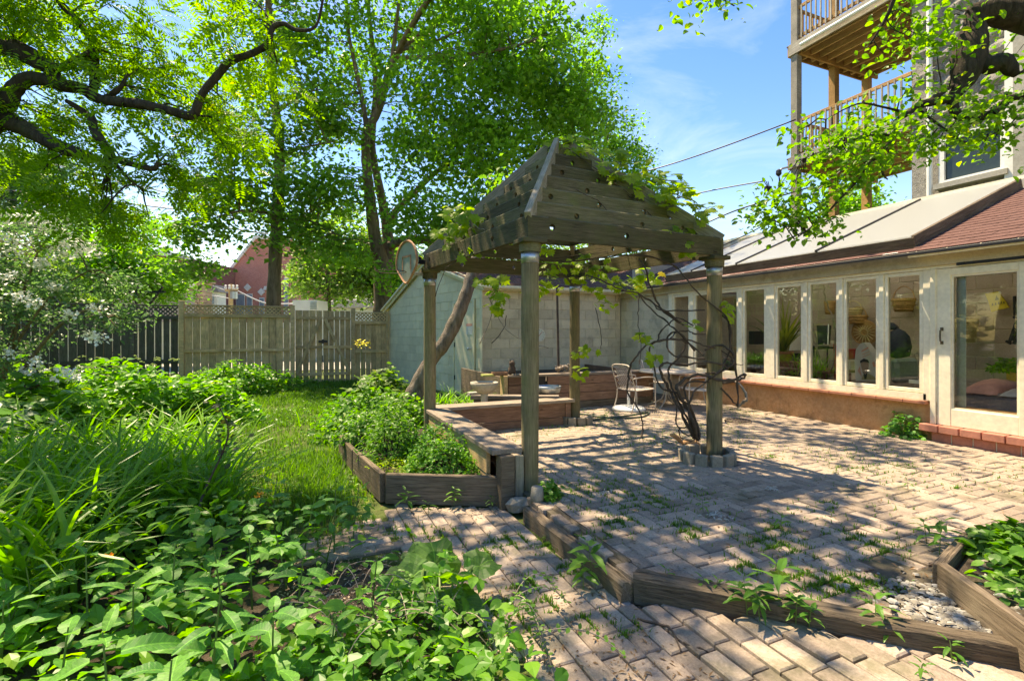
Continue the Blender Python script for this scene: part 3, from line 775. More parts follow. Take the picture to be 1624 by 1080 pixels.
# ------------------------------------------------------------------ glazed garden house on the right
HX = 6.95
M_glass, gnt, go = newmat('window glass')
gm = nd(gnt, 'ShaderNodeMixShader'); tr = nd(gnt, 'ShaderNodeBsdfTransparent', i_Color=(.93, .95, .93, 1)); gl = nd(gnt, 'ShaderNodeBsdfGlossy', i_Roughness=.01)
fr = nd(gnt, 'ShaderNodeFresnel', i_IOR=1.5); gnt.links.new(mth(gnt, 'ADD', mth(gnt, 'MULTIPLY', fr.outputs[0], .55), .012), gm.inputs[0])
gnt.links.new(tr.outputs[0], gm.inputs[1]); gnt.links.new(gl.outputs[0], gm.inputs[2]); gnt.links.new(gm.outputs[0], go.inputs[0])
M_darkglass = plain('dark glass', (.03, .045, .04), .06, var=.1, bstr=0)
M_poly, pnt, po = newmat('milky roof panel')
pp = nd(pnt, 'ShaderNodeBsdfPrincipled', i_Roughness=.22, i_Base_Color=(.60, .62, .61, 1)); pt = nd(pnt, 'ShaderNodeBsdfTranslucent', i_Color=(.80, .83, .8, 1))
pm = nd(pnt, 'ShaderNodeMixShader', i_Fac=.62); pnt.links.new(pp.outputs[0], pm.inputs[1]); pnt.links.new(pt.outputs[0], pm.inputs[2]); pnt.links.new(pm.outputs[0], po.inputs[0])
M_floor = plain('brown floor', (.2, .13, .09), .5)
hs = thing('garden_house', 'long low glazed garden house with cream window frames and milky roof panels', 'house', (HX, 4.5, 0))
ye = at_x(1062, HX)                                       # far end of the windows
YN = -1.0
# stucco base wall, block end wall, sill
xbox('base_wall', (HX, YN, -.16), (HX + .18, at_x(1062, HX), .425), M_stucco, hs)
xbox('end_wall_core', (HX + .010, ye, -.16), (HX + .18, 9.9, 2.16), M_mortar, hs)
blockwall(hs, (HX + .01, 9.74), (0, -1), 9.74 - ye, -.13, 11, .42, .2115, M_block, M_mortar)
step_y = at_x(1474, HX)
ty = ye
while ty > step_y + .05:
    b = max(step_y, ty - .31)
    MB().box((HX - .10, b + .002, .425), (HX + .10, ty - .002, .465), .005).build('sill_tile', M_tile, hs); ty -= .31
xbox('frieze', (HX - .07, YN, 2.085), (HX + .12, 9.70, 2.245), M_frieze, hs)
xbox('head_board', (HX - .03, YN, 2.045), (HX + .09, ye + .02, 2.083), M_trim, hs)
xbox('sill_board', (HX - .03, step_y + .02, .467), (HX + .10, ye + .02, .545), M_trim, hs)
def win(pxa, pxb, z0, z1, label=None, fw=.045):
    a, b = at_x(pxa, HX), at_x(pxb, HX)                    # a further than b
    mb = MB(); x0, x1 = HX - .015, HX + .035
    mb.box((x0, a, z0 - fw), (x1, a + fw, z1 + fw), .004).box((x0, b - fw, z0 - fw), (x1, b, z1 + fw), .004)
    mb.box((x0 + .002, b, z1), (x1 - .002, a, z1 + fw), .003).box((x0 + .002, b, z0 - fw), (x1 - .002, a, z0), .003)
    f = mb.build('window_frame', M_trim, hs)
    xbox('pane', (HX + .006, b - .005, z0 - .005), (HX + .010, a + .005, z1 + .005), M_glass, f)
    return a + fw, b - fw
spans = [(1070, 1092.5), (1104, 1127), (1140, 1169), (1182, 1212.5), (1234, 1271), (1286.5, 1327), (1343.5, 1390), (1409.5, 1459)]
edges = []
for a, b in spans: edges.append(win(a, b, .60, 1.995))
prev = ye
for i, (a, b) in enumerate(edges):
    if prev - a > .004: MB().box((HX - .03, a + .001, .547), (HX + .07, prev - .001, 2.043), .004).build('mullion', M_trim, hs)
    prev = b
ds = at_x(1489, HX)
MB().box((HX - .03, ds + .001, .467), (HX + .07, prev - .001, 2.043), .004).build('mullion', M_trim, hs)
MB().box((HX - .045, ds + .012, .20), (HX + .07, ds + .07, 2.044), .004).build('door_jamb', M_trim, hs)
# door
da, db = at_x(1510, HX), at_x(1618, HX); de = db - .12
mb = MB(); x0, x1 = HX - .03, HX + .02; zb, zt = .20, 2.04
mb.box((x0, da, zb), (x1, ds + .004, zt), .004).box((x0, de, zb), (x1, db, zt), .004).box((x0 + .003, db, 1.955), (x1 - .003, da, zt - .002), .003).box((x0 + .003, db, zb + .002), (x1 - .003, da, .40), .003)
mb.box((x0 + .015, db, .40), (x1 - .01, db + .02, 1.955)).box((x0 + .015, da - .02, .40), (x1 - .01, da, 1.955)).box((x0 + .017, db + .02, .40), (x1 - .012, da - .02, .42)).box((x0 + .017, db + .02, 1.935), (x1 - .012, da - .02, 1.955))
dr = mb.build('door', M_trim, hs)
xbox('pane', (HX - .004, db + .015, .415), (HX, da - .015, 1.94), M_glass, dr)
MB().tube([(x0, ds - .045, 1.17), (x0 - .035, ds - .045, 1.19), (x0 - .04, ds - .045, 1.25), (x0 - .035, ds - .045, 1.31), (x0, ds - .045, 1.33)], .009, 6).box((x0 - .006, ds - .06, 1.15), (x0, ds - .03, 1.19)).box((x0 - .006, ds - .06, 1.31), (x0, ds - .03, 1.35)).build('handle', M_handle, dr)
board('door_track', (HX - .055, ds - .20, 2.075), (HX - .055, YN, 2.075), .04, .03, M_black, hs)
board('inner_curtain_edge', (HX + .06, da - .06, .42), (HX + .06, da - .06, 1.95), .09, .01, M_metal, hs)
# brick step under the door
sp = step_y
y = step_y + .05; k = 0
while y > YN + .2:
    for z0, z1, x_ in ((.115, .198, HX - .13), (-.03, .108, HX - .07)):
        oy = 0 if z0 > 0 else .10
        MB().box((x_, y - .195 - oy + .004, z0), (HX, y - oy - .004, z1), .006).build('step_brick', M_brick, hs)
    y -= .2
xbox('step_core', (HX - .06, YN, -.1), (HX - .002, step_y - .1, .11), M_mortar, hs)
# roof: shingles, raised glazed panels, coping
EV = Vector((6.66, YN, 2.25)); RD = Vector((9.4, YN, 3.34)); vv = (RD - EV).normalized(); uu = Vector((0, 1, 0)); nn = Vector((-vv.z, 0, vv.x))
LV = (RD - EV).length
xr0 = at_x(1446, 6.8)
sk_b = xr0 - .02; sk_a = at_x(1060, 6.9)                    # skylight from sk_b (near) to sk_a (far)
mb = MB().poly([EV - nn * .07, RD - nn * .07, RD - nn * .005, EV - nn * .005], (0, sk_b - YN, 0)); mb.build('roof_slab', M_trim, hs)
MB().poly([Vector((EV.x, sk_a, EV.z)) - nn * .07, Vector((RD.x, sk_a, RD.z)) - nn * .07, Vector((RD.x, sk_a, RD.z)) - nn * .005, Vector((EV.x, sk_a, EV.z)) - nn * .005], (0, 12.4 - sk_a, 0)).build('roof_slab', M_trim, hs)
shingles(hs, EV, uu, vv, sk_b - YN, LV)
shingles(hs, Vector((EV.x, sk_a, EV.z)), uu, vv, 12.3 - sk_a, LV)
shingles(hs, Vector((EV.x, sk_b, EV.z)), uu, vv, sk_a - sk_b, .14)
def sk(s, y, h): return EV + vv * s + Vector((0, y - YN, 0)) + nn * h
board('skylight_kerb', sk(.22, sk_b, .05), sk(.22, sk_a, .05), .05, .16, M_timber, hs, up=nn)
board('skylight_kerb', sk(.22, sk_b + .02, .06), sk(LV - .02, sk_b + .02, .06), .05, .17, M_timber, hs, up=nn)
board('skylight_kerb', sk(.22, sk_a, .06), sk(LV - .02, sk_a, .06), .05, .17, M_timber, hs, up=nn)
board('eave_edge', (6.665, YN, 2.225), (6.665, 12.3, 2.225), .03, .035, M_black, hs)
board('eave_edge_light', (6.70, sk_b + .1, 2.262), (6.70, 12.3, 2.262), .05, .012, M_metal, hs)
bars = [sk_b] + [at_x(p, 7.0) for p in (1310, 1182, 1110)] + [sk_a]
for i in range(len(bars) - 1):
    a, b = bars[i] + .03, bars[i + 1] - .012
    MB().poly([sk(.20, a, .13), sk(LV - .02, a, .13), sk(LV - .02, b, .13), sk(.20, b, .13)], nn * .012).build('roof_panel', M_poly, hs)
    if i: board('glazing_bar', sk(.20, bars[i] + .01, .15), sk(LV - .02, bars[i] + .01, .15), .035, .03, M_black, hs, up=nn)
xbox('coping', (9.38, YN, 3.30), (9.75, 12.4, 3.47), M_conc, hs)
xbox('coping_top', (9.42, YN, 3.472), (9.80, 12.4, 3.53), M_trim, hs)
# inside: floor, back wall in blocks, end walls
xbox('inner_floor', (HX + .18, YN, -.02), (9.6, 9.6, .10), M_floor, hs)
IX = 9.55
xbox('inner_wall_core', (IX, YN, -.1), (IX + .15, 9.6, 3.3), M_mortar, hs)
M_iblock = masonry('inner block', (.40, .31, .255), (.50, .405, .34), 40, .5, .004, (.28, .22, .18), .3, (.88, 1.08))
blockwall(hs, (IX, 9.4), (0, -1), 10.2, .10, 14, .42, .205, M_iblock, M_mortar, keep=lambda a, b, z0, z1: True, gap=.012)
xbox('inner_end_wall', (HX + .19, 9.42, -.1), (IX, 9.55, 2.9), M_iblock, hs)
xbox('inner_end_wall', (HX + .19, YN, -.1), (IX, YN + .1, 3.3), M_iblock, hs)

# ------------------------------------------------------------------ shed
SA = Vector((3.42, 9.74, 0)); SB = Vector((2.31, 15.10, 0)); SL = (SB - SA).length; sdv = (SB - SA).normalized(); sn = Vector((-sdv.y, sdv.x, 0))
if sn.x > 0: sn = -sn
sh = thing('shed', 'low block shed with pale green gable wall, green door and grey block side', 'shed', SA)
PK = .5; ZN, ZP, ZF = 2.30, 3.06, 2.0
def rk(s): t = s / SL; return lerp(ZN, ZP, t / PK) if t < PK else lerp(ZP, ZF, (t - PK) / (1 - PK))
def SW(s, z, o=0.): return SA + sdv * s + Vector((0, 0, z)) + sn * o
MB().poly([SW(0, -.16, -.01), SW(SL, -.16, -.01), SW(SL, ZF, -.01), SW(SL * PK, ZP, -.01), SW(0, ZN, -.01)], -sn * .14).build('gable_core', M_greenblock, sh)
d0, d1 = .053 * SL, .2165 * SL
blockwall(sh, (SB.x - sn.x * .002, SB.y - sn.y * .002), (-sdv.x, -sdv.y), SL, -.13, 14, .42, .2133, M_greenblock, M_mortar,
          keep=lambda a, b, z0, z1: z1 < min(rk(SL - a), rk(SL - b)) - .02 and not (SL - a > d0 - .05 and SL - b < d1 + .05 and z0 < 1.97), gap=.007, proud=.004)
MB().box((0, 0, 0), (d1 - d0, .045, 2.03), .004, Matrix((sdv, sn, Vector((0, 0, 1)))).transposed().to_4x4()).mesh
Ms = Matrix((sdv, sn, Vector((0, 0, 1)))).transposed().to_4x4(); Ms.translation = SW(d0, -.09, .0)
dd = link('door', MB().box((.03, 0, 0), (d1 - d0 - .03, .02, 2.02), .004).mesh('door', M_green), sh, Ms)
link('door_frame', MB().box((-.05, 0, 0), (.02, .035, 2.09), .003).box((d1 - d0 - .02, 0, 0), (d1 - d0 + .05, .035, 2.09), .003).box((.02, 0, 2.03), (d1 - d0 - .02, .034, 2.088), .003).mesh('door_frame', M_green), sh, Ms)
kb = SW(d0 + .12, .93, .02); MB().tube([kb, kb + sn * .05], .012, 8).tube([kb + sn * .045, kb + sn * .07, kb + sn * .085], [.03, .034, .012], 10).build('knob', M_metal, dd)
for z in (.25, 1.0, 1.75):
    hq = SW(d1 - .035, z, .022); MB().box(hq - Vector((.01, .02, .05)), hq + Vector((.01, .02, .05))).build('hinge', M_black, dd)
# paper notice: red header and ruled lines
sg = thing('notice', 'small white notice with a red heading fixed to the pale green shed door', 'notice', SW(d0 + .16, 1.35, .03))
M_paper = plain('paper', (.60, .63, .58), .7, var=.03); M_redp = plain('red print', (.72, .33, .24), .7, var=.03)
def card(name, s0, s1, z0, z1, off, mat, par): return link(name, npmesh(name, [SW(s0, z0, off), SW(s1, z0, off), SW(s1, z1, off), SW(s0, z1, off)], [0, 1, 2, 3], [4], mat), par)
MB().poly([SW(d0 + .04, 1.24, .022), SW(d0 + .30, 1.24, .022), SW(d0 + .30, 1.46, .022), SW(d0 + .04, 1.46, .022)], sn * .004).build('sheet', M_paper, sg)
card('heading', d0 + .035, d0 + .305, 1.42, 1.475, .029, M_redp, sg)
for i in range(4): card('ruled_line', d0 + .05, d0 + .29, 1.27 + i * .035, 1.275 + i * .035, .029, M_metal, sg)
# trims and roofs
board('corner_trim', SW(-.02, -.15, .01), SW(-.02, 2.25, .01), .09, .03, M_green, sh, up=sn)
def rake(a, b): board('rake_board', a, b, .035, .15, M_green, sh)
rake(SW(-.22, rk(0) - .01 - .22 * .28, .06), SW(SL * PK, ZP + .02, .06)); rake(SW(SL * PK, ZP + .02, .06), SW(SL + .25, ZF - .09, .06))
px_ = Vector((1, 0, 0))
def roofpart(s0, z0, s1, z1, nm):
    a = SW(s0, z0, .14); b = SW(s1, z1, .14); v_ = (b - a)
    l = v_.length
    ux = Vector((1, -.0, 0))
    e = 6.4
    MB().poly([a - Vector((0, 0, .05)), b - Vector((0, 0, .05)), b - Vector((0, 0, .006)), a - Vector((0, 0, .006))], ux * e).build('roof_slab', M_trim, sh)
    shingles(sh, a, ux, v_, e, l)
roofpart(-.24, rk(0) + .04 - .24 * .28, SL * PK, ZP + .07, 'r')
roofpart(SL + .25, ZF - .03, SL * PK, ZP + .072, 'r')
# grey block wall facing the patio
xbox('side_wall_core', (3.46, 9.755, -.16), (6.94, 9.9, 2.22), M_mortar, sh)
blockwall(sh, (3.44, 9.75), (1, 0), 3.50, -.13, 11, .42, .2133, M_block, M_mortar)
xbox('eave_board', (3.40, 9.60, 2.17), (6.86, 9.745, 2.24), M_trim, sh)
xbox('eave_fascia', (3.40, 9.50, 2.20), (6.66, 9.535, 2.27), M_trim, sh)
# round dial thermometer
q = P(862, 532, 10.6); q.y = 9.70
tm = thing('dial_thermometer', 'round cream dial thermometer with a red hand on the grey block wall', 'thermometer', q)
def disc(name, r_, y, mat, n=28, z=0, par=tm): MB().tube([(q.x, y + .012, q.z), (q.x, y, q.z)], r_, n).build(name, mat, par)
disc('rim', .15, q.y + .01, M_trim); disc('dial', .138, q.y, plain('dial face', (.70, .68, .55), .6, var=.03))
for i in range(11):
    a = R(-50 + i * 28); c_, s_ = math.cos(a), math.sin(a)
    mb = MB(); mb.bar((q.x + c_ * .105, q.y - .004, q.z + s_ * .105), (q.x + c_ * .13, q.y - .004, q.z + s_ * .13), .004, .006); mb.build('mark', M_black, tm)
MB().bar((q.x - .06, q.y - .008, q.z - .06), (q.x + .07, q.y - .008, q.z + .08), .004, .008).build('hand', plain('red hand', (.6, .1, .06)), tm)

# ------------------------------------------------------------------ fences and gate
FY = 14.9
def fx(px): r = (px - 812) / F; Y = FY / (.921 - .39 * r); return (.921 * r + .39) * Y
FZ = -.15
def boards(parent, x0, x1, z0, z1, mat, pitch=.150, gap=.012, skipgap=(), y=FY, seed=1):
    r_ = random.Random(seed); n = max(1, round((x1 - x0) / pitch)); p = (x1 - x0) / n
    for i in range(n):
        g = gap * r_.choice([.3, .6, 1, 1.7, 2.2])
        M = Matrix.Translation((x0 + i * p + g / 2, y, z0 + r_.uniform(-.01, .01))) @ Matrix.Rotation(-math.pi / 2, 4, 'Y') @ Matrix.Rotation(r_.gauss(0, .004), 4, 'Z')
        # local X is up, so the grain runs along the board; taper towards the foot opens the gap
        h = z1 - z0; wd = p - g; tp = r_.uniform(0, .03)
        V = []
        for xx, w0, w1 in ((0, tp, wd - tp * .5), (h * .35, tp * .2, wd), (h, 0, wd)):
            V += [(xx, 0, -w0), (xx, 0, -w1), (xx, .018, -w1), (xx, .018, -w0)]
        Fc = [(0, 1, 2, 3), (8, 11, 10, 9)]
        for b in (0, 4):
            for j in range(4): Fc.append((b + j, b + 4 + j, b + 4 + (j + 1) % 4, b + (j + 1) % 4))
        link('fence_board', MB().add(V, Fc).mesh('fence_board', mat), parent, M)
def lattice(parent, x0, x1, z0, z1, mat, pitch=.085, y=FY):
    h = z1 - z0
    for sgn in (1, -1):
        x = x0 - h
        while x < x1 + h:
            pts = []
            for t in np.linspace(0, 1, 9):
                xx = x + sgn * h * (t - .5) ; zz = z0 + h * t
                if x0 <= xx <= x1: pts.append((xx, zz))
            if len(pts) >= 2:
                board('lattice_slat', (pts[0][0], y + .006 * sgn, pts[0][1]), (pts[-1][0], y + .006 * sgn, pts[-1][1]), .008, .034, mat, parent, c=0)
            x += pitch * 1.2
def fpost(parent, x, z1, mat, w_=.115): MB().box((x - w_ / 2, FY - .05, FZ - .1), (x + w_ / 2, FY + .065, z1), .008).build('fence_post', mat, parent)
f1 = thing('fence', 'tan board fence panel with lattice top, left of the gate', 'fence', (fx(375), FY, FZ))
xa, xb, xc, xd = fx(288), fx(464), fx(560), fx(616)
for x, zt in ((xa, 2.10), (xb, 2.03), ): fpost(f1, x, zt, M_fence)
boards(f1, xa + .06, xb - .06, FZ + .02, 1.74, M_fence, .182, .009, y=FY)
for z, hh in ((1.72, .09), (.80, .075)): board('rail', (xa + .06, FY - .025, z), (xb - .06, FY - .025, z), .035, hh, M_fence, f1)
lattice(f1, xa + .06, xb - .06, 1.76, 1.97, M_fence)
board('top_rail', (xa + .06, FY, 1.985), (xb - .06, FY, 1.985), .05, .035, M_fence, f1)
gt = thing('gate', 'double board gate with crossed braces in the tan fence', 'gate', (fx(512), FY, FZ))
xm = fx(512)
for x0_, x1_ in ((xb + .07, xm - .008), (xm + .008, xc - .07)):
    boards(gt, x0_, x1_, FZ + .03, 1.90, M_fence, .16, .010, seed=int(x0_ * 7) % 9)
    for z in (1.68, .86, .10): board('rail', (x0_, FY - .02, z), (x1_, FY - .02, z), .03, .085, M_fence, gt)
board('brace', (xb + .1, FY - .055, .12), (xm - .06, FY - .055, 1.66), .03, .085, M_fence, gt)
board('brace', (xc - .1, FY - .055, .12), (xm + .06, FY - .055, 1.66), .03, .085, M_fence, gt)
MB().box((xm - .12, FY - .07, .99), (xm + .12, FY - .035, 1.05)).box((xm - .03, FY - .08, .96), (xm + .03, FY - .03, 1.08)).build('latch', M_black, gt)
MB().box((xm - .02, FY - .05, .15), (xm + .0, FY - .035, .62)).build('drop_bolt', M_black, gt)
f2 = thing('fence', 'short tan board fence panel between the gate and the green shed wall', 'fence', (fx(590), FY, FZ))
fpost(f2, xc, 1.98, M_fence); fpost(f2, xd - .03, 1.9, M_fence, .08)
boards(f2, xc + .06, xd - .07, FZ + .02, 1.60, M_fence, .15, .006)
for z, hh in ((1.57, .10), (.72, .08)): board('rail', (xc + .06, FY - .025, z), (xd - .07, FY - .025, z), .035, hh, M_fence, f2)
lattice(f2, xc + .06, xd - .07, 1.63, 1.84, M_fence)
board('top_rail', (xc + .06, FY, 1.86), (xd - .07, FY, 1.86), .05, .03, M_fence, f2)
f3 = thing('fence', 'dark weathered board fence with lattice top at the left, behind the shrubs', 'fence', (fx(160), FY, FZ))
xe = fx(-30)
boards(f3, xe, xa - .07, FZ + .02, 1.62, M_fence2, .17, .02, seed=5)
for z in (1.66, .55): board('rail', (xe, FY - .025, z), (xa - .07, FY - .025, z), .035, .09, M_fence2, f3)
lattice(f3, xe, xa - .07, 1.70, 1.93, M_fence2)
board('top_rail', (xe, FY, 1.96), (xa - .07, FY, 1.96), .05, .04, M_fence2, f3)
for p in (40, 130, 210): fpost(f3, fx(p), 2.0, M_fence2, .10)
# dark trellis arch over the left fence
tl = thing('trellis', 'dark metal trellis frame leaning above the dark left fence', 'trellis', P(215, 600, 12))
for a, b in (((212, 520), (219, 452)), ((180, 560), (258, 455)), ((175, 463), (262, 463)), ((120, 520), (80, 462)), ((80, 462), (180, 463))):
    board('bar', P(a[0], a[1], 12.6), P(b[0], b[1], 12.6), .045, .045, M_black, tl, c=0)

# ------------------------------------------------------------------ beyond the fence
def chunk(name, px0, px1, py0, Y, depth, mat, par, zb=LOW - .05, **k):      # building body with real depth
    a = P(px0, py0, Y); b = P(px1, py0, Y); d = Vector((.39, .921, 0)) * depth
    return MB().poly([(a.x, a.y, zb), (b.x, b.y, zb), (b.x, b.y, b.z), (a.x, a.y, a.z)], d).build(name, mat, par, **k)
def flatq(name, pxs, Y, dep, mat, par):                                   # thin slab set on a face at distance Y
    pts = [P(x, y, Y) for x, y in pxs]; return MB().poly(pts, Vector((.39, .921, 0)) * dep).build(name, mat, par)
def brickmat(name, c1, c2, mortar, s):
    m, nt, o = newmat(name); t = nd(nt, 'ShaderNodeTexCoord').outputs['Object']
    mp = nd(nt, 'ShaderNodeMapping', i_Rotation=(R(90), 0, -YAW)); nt.links.new(t, mp.inputs[0])
    b = nd(nt, 'ShaderNodeTexBrick', i_Color1=c4(c1), i_Color2=c4(c2), i_Mortar=c4(mortar), i_Scale=s); nt.links.new(mp.outputs[0], b.inputs['Vector'])
    b.inputs['Mortar Size'].default_value = .012
    n = noise(nt, t, .6, 5); col = mixc(nt, rmp(nt, n, .4, .7, 0, .4), b.outputs[0], tuple(x * .7 for x in c1))
    finish(nt, o, col, .9, b.outputs['Fac'], .3, .01, .2); return m
M_cbrick = brickmat('church brick', (.64, .23, .17), (.54, .18, .13), (.55, .42, .36), 3.3)
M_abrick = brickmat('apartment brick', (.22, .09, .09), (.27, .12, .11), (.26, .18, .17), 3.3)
M_rubble = masonry('rubble stone', (.33, .22, .15), (.50, .36, .26), 5, 1., .05)
M_glaze = plain('blue grey glass', (.22, .28, .32), .25, var=.15)
M_pale = plain('pale stone trim', (.68, .66, .60), .7, var=.06)
M_roofg = plain('grey roofing', (.20, .19, .18), .9)
CY = 46.
ch = thing('church', 'red brick church gable with white diamonds beyond the fence', 'church', P(408, 600, CY))
zc = LOW - .05
def PZ(px, Y, z): v = P(px, 0, Y); v.z = z; return v
MB().poly([PZ(345, CY, zc), PZ(472, CY, zc), P(472, 388, CY), P(460, 380, CY), P(404, 378, CY), P(345, 452, CY)], Vector((.39, .921, 0)) * 14).build('walls', M_cbrick, ch)
flatq('verge', [(340, 455), (404, 374), (404, 380), (345, 455)], CY - .15, .6, M_pale, ch)
flatq('verge', [(404, 373), (462, 376), (462, 380), (404, 379)], CY - .15, .6, M_pale, ch)
for x, y in ((368, 459), (392, 456), (414, 463)): flatq('diamond', [(x - 6, y), (x, y + 6), (x + 6, y), (x, y - 6)], CY - .12, .1, M_pale, ch)
for x, y in ((422, 457), (454, 444)): flatq('arch_stone', [(x - 5, y + 3), (x + 5, y + 3), (x + 3, y - 3), (x - 3, y - 3)], CY - .12, .1, M_pale, ch)
for a, b, t in ((374, 388, 466), (391, 400, 466), (411, 419, 472)):
    fq = flatq('window', [(a, 500), (b, 500), (b, t), (a, t)], CY - .1, .09, M_pale, ch); flatq('pane', [(a + 1, 500), (b - 1, 500), (b - 1, t + 1.5), (a + 1, t + 1.5)], CY - .14, .03, M_glaze, fq)
fq = flatq('window', [(450, 500), (457, 500), (457, 449), (450, 449)], CY - .1, .09, M_pale, ch)
for i in range(4): flatq('pane', [(450.6, 450 + i * 11), (456.4, 450 + i * 11), (456.4, 459.5 + i * 11), (450.6, 459.5 + i * 11)], CY - .14, .03, M_glaze, fq)
chunk('chimney', 358, 364, 433, CY + 3, 1., M_brick, ch)
ab = thing('apartment_building', 'dark red brick apartment block behind the left trees', 'building', P(280, 600, 38))
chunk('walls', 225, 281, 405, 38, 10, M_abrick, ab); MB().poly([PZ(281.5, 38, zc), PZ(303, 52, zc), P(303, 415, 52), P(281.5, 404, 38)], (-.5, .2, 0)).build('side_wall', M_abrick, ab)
flatq('cornice', [(205, 391), (283, 402), (283, 408), (205, 400)], 37.4, 1.4, M_pale, ab)
for a in (236, 252, 266):
    for t in (412, 444): fq = flatq('window', [(a, t + 19), (a + 8, t + 19), (a + 8, t), (a, t)], 37.9, .2, M_pale, ab); flatq('pane', [(a + 1, t + 18), (a + 7, t + 18), (a + 7, t + 1), (a + 1, t + 1)], 37.85, .05, M_glaze, fq)
for i, a in enumerate((287, 293, 299)): 
    yy = 40 + i * 4.2
    for t in (424, 450): flatq('side_window', [(a, t + 16), (a + 2.4, t + 16), (a + 2.4, t), (a, t)], yy, .3, M_glaze, ab)
cm = thing('stone_chimney', 'crumbling rubble stone chimney between the two brick buildings', 'chimney', P(317, 600, 30))
for i in range(9):
    for j in range(4):
        a = 309 + j * 4 - (i % 2) * 1.2 + rnd.uniform(-.5, .5); t = 447 + i * 5.6; flatq('stone', [(a, t + 5.2), (a + 3.8, t + 5.2), (a + 3.8, t), (a, t)], 30 + rnd.uniform(-.06, .06), .8, M_rubble, cm)
flatq('cap', [(307, 448), (327, 448), (327, 445.5), (307, 445.5)], 29.9, 1., M_rubble, cm)
hb = thing('house', 'small pale house with grey roof beyond the fence, right of the stone chimney', 'house', P(335, 600, 34))
chunk('walls', 322, 345, 462, 34, 1, M_pale, hb); flatq('roof', [(318, 463), (347, 463), (342, 452), (326, 452)], 33.8, 1.2, M_roofg, hb); flatq('window', [(329, 482), (338, 482), (338, 468), (329, 468)], 33.9, .1, M_glaze, hb)
hb = thing('house', 'pale low house wall glimpsed between the left trees', 'house', P(120, 600, 30))
chunk('walls', 60, 190, 440, 30, 8, plain('beige render', (.45, .36, .30), .9), hb); flatq('roof', [(50, 442), (200, 442), (170, 418), (80, 418)], 29.7, 8, M_roofg, hb); flatq('window', [(96, 470), (112, 470), (112, 450), (96, 450)], 29.9, .1, M_glaze, hb)
ac = thing('rooftop_unit', 'white metal air conditioning box above the gate', 'air conditioner', P(485, 600, 24))
chunk('casing', 464, 503, 476, 24, 1.4, M_white, ac)
for i in range(5): flatq('louvre', [(492, 479 + i * 2.6), (502, 479 + i * 2.6), (502, 480.3 + i * 2.6), (492, 480.3 + i * 2.6)], 23.97, .02, M_metal, ac)
hb = thing('house', 'tan roofed house beyond the fence, right of the gate', 'house', P(545, 600, 40))
chunk('walls', 508, 600, 484, 40, 7, M_pale, hb); flatq('roof', [(500, 488), (608, 488), (580, 475), (530, 475)], 39.6, 7, plain('tan roofing', (.5, .4, .33), .9), hb); chunk('chimney', 545, 552, 462, 42, 1, M_rubble, hb)
# alley garage doors, white car side: bright strips seen through the fence gaps
gr = thing('garage', 'low white garage across the alley, seen through the fence gaps', 'garage', (0, 27, LOW))
MB().box((-14, 27, LOW - .05), (6, 33, 1.75)).build('walls', M_white, gr)
for i in range(5): MB().box((-13 + i * 3.8, 26.93, LOW), (-10.4 + i * 3.8, 26.99, 1.5)).build('garage_door', M_pale, gr)
up = thing('utility_pole', 'wooden utility pole with crossarm and transformer before the church', 'utility pole', P(365, 600, 32))
MB().tube([PZ(366, 32, zc), P(366, 451, 32)], [.17, .13], 10).build('pole', M_fence, up)
board('crossarm', P(357, 461, 31.8), P(377, 460, 31.8), .1, .12, M_fence, up)
MB().tube([P(371, 474, 31.7), P(371, 463, 31.7)], .22, 12).build('transformer', M_metal, up)
for x in (358, 364, 370, 376): MB().lathe([(.05, 0), (.09, .08), (.05, .16), (.08, .24), (.03, .3)], P(x, 459, 31.8), 8).build('insulator', M_pale, up)
def wire(pts, r_, label, mat=None, sag=.0):
    sp = smoothpts([P(*p) for p in pts], 6); me = MB().tube(sp, r_, 5).build('cable', mat or M_black, None, True, label=label, cat='cable', group='overhead cables')
M_wlight = plain('pale cable', (.5, .5, .5), .5)
wire([(366, 456, 32), (412, 478, 32.5), (440, 482, 33), (500, 480, 34), (640, 470, 36)], .045, 'pale cable sagging to the right from the utility pole', M_wlight)
wire([(366, 464, 32), (350, 458, 32), (300, 440, 31), (180, 405, 29)], .035, 'pale cable rising left from the utility pole to the trees', M_wlight)
wire([(366, 474, 32), (345, 470, 33), (318, 467, 34)], .03, 'short pale cable from the pole to the small pale house', M_wlight)
for pts, l in (([(-20, 299, 22), (110, 313, 22), (320, 338, 23), (500, 372, 24)], 'upper dark cable crossing behind the left trees'), ([(-20, 312, 22), (150, 335, 22), (330, 357, 23), (500, 384, 24)], 'second dark cable from the top, behind the left trees'),
               ([(20, 248, 16), (80, 260, 18), (200, 290, 22), (330, 322, 26)], 'pale cable highest of those behind the left tree limbs'), ([(-20, 360, 24), (60, 371, 24), (170, 382, 25), (300, 398, 26)], 'lowest pale cable behind the white flowering shrub')):
    wire(pts, .03, l, M_wlight if 'pale' in l else M_black)

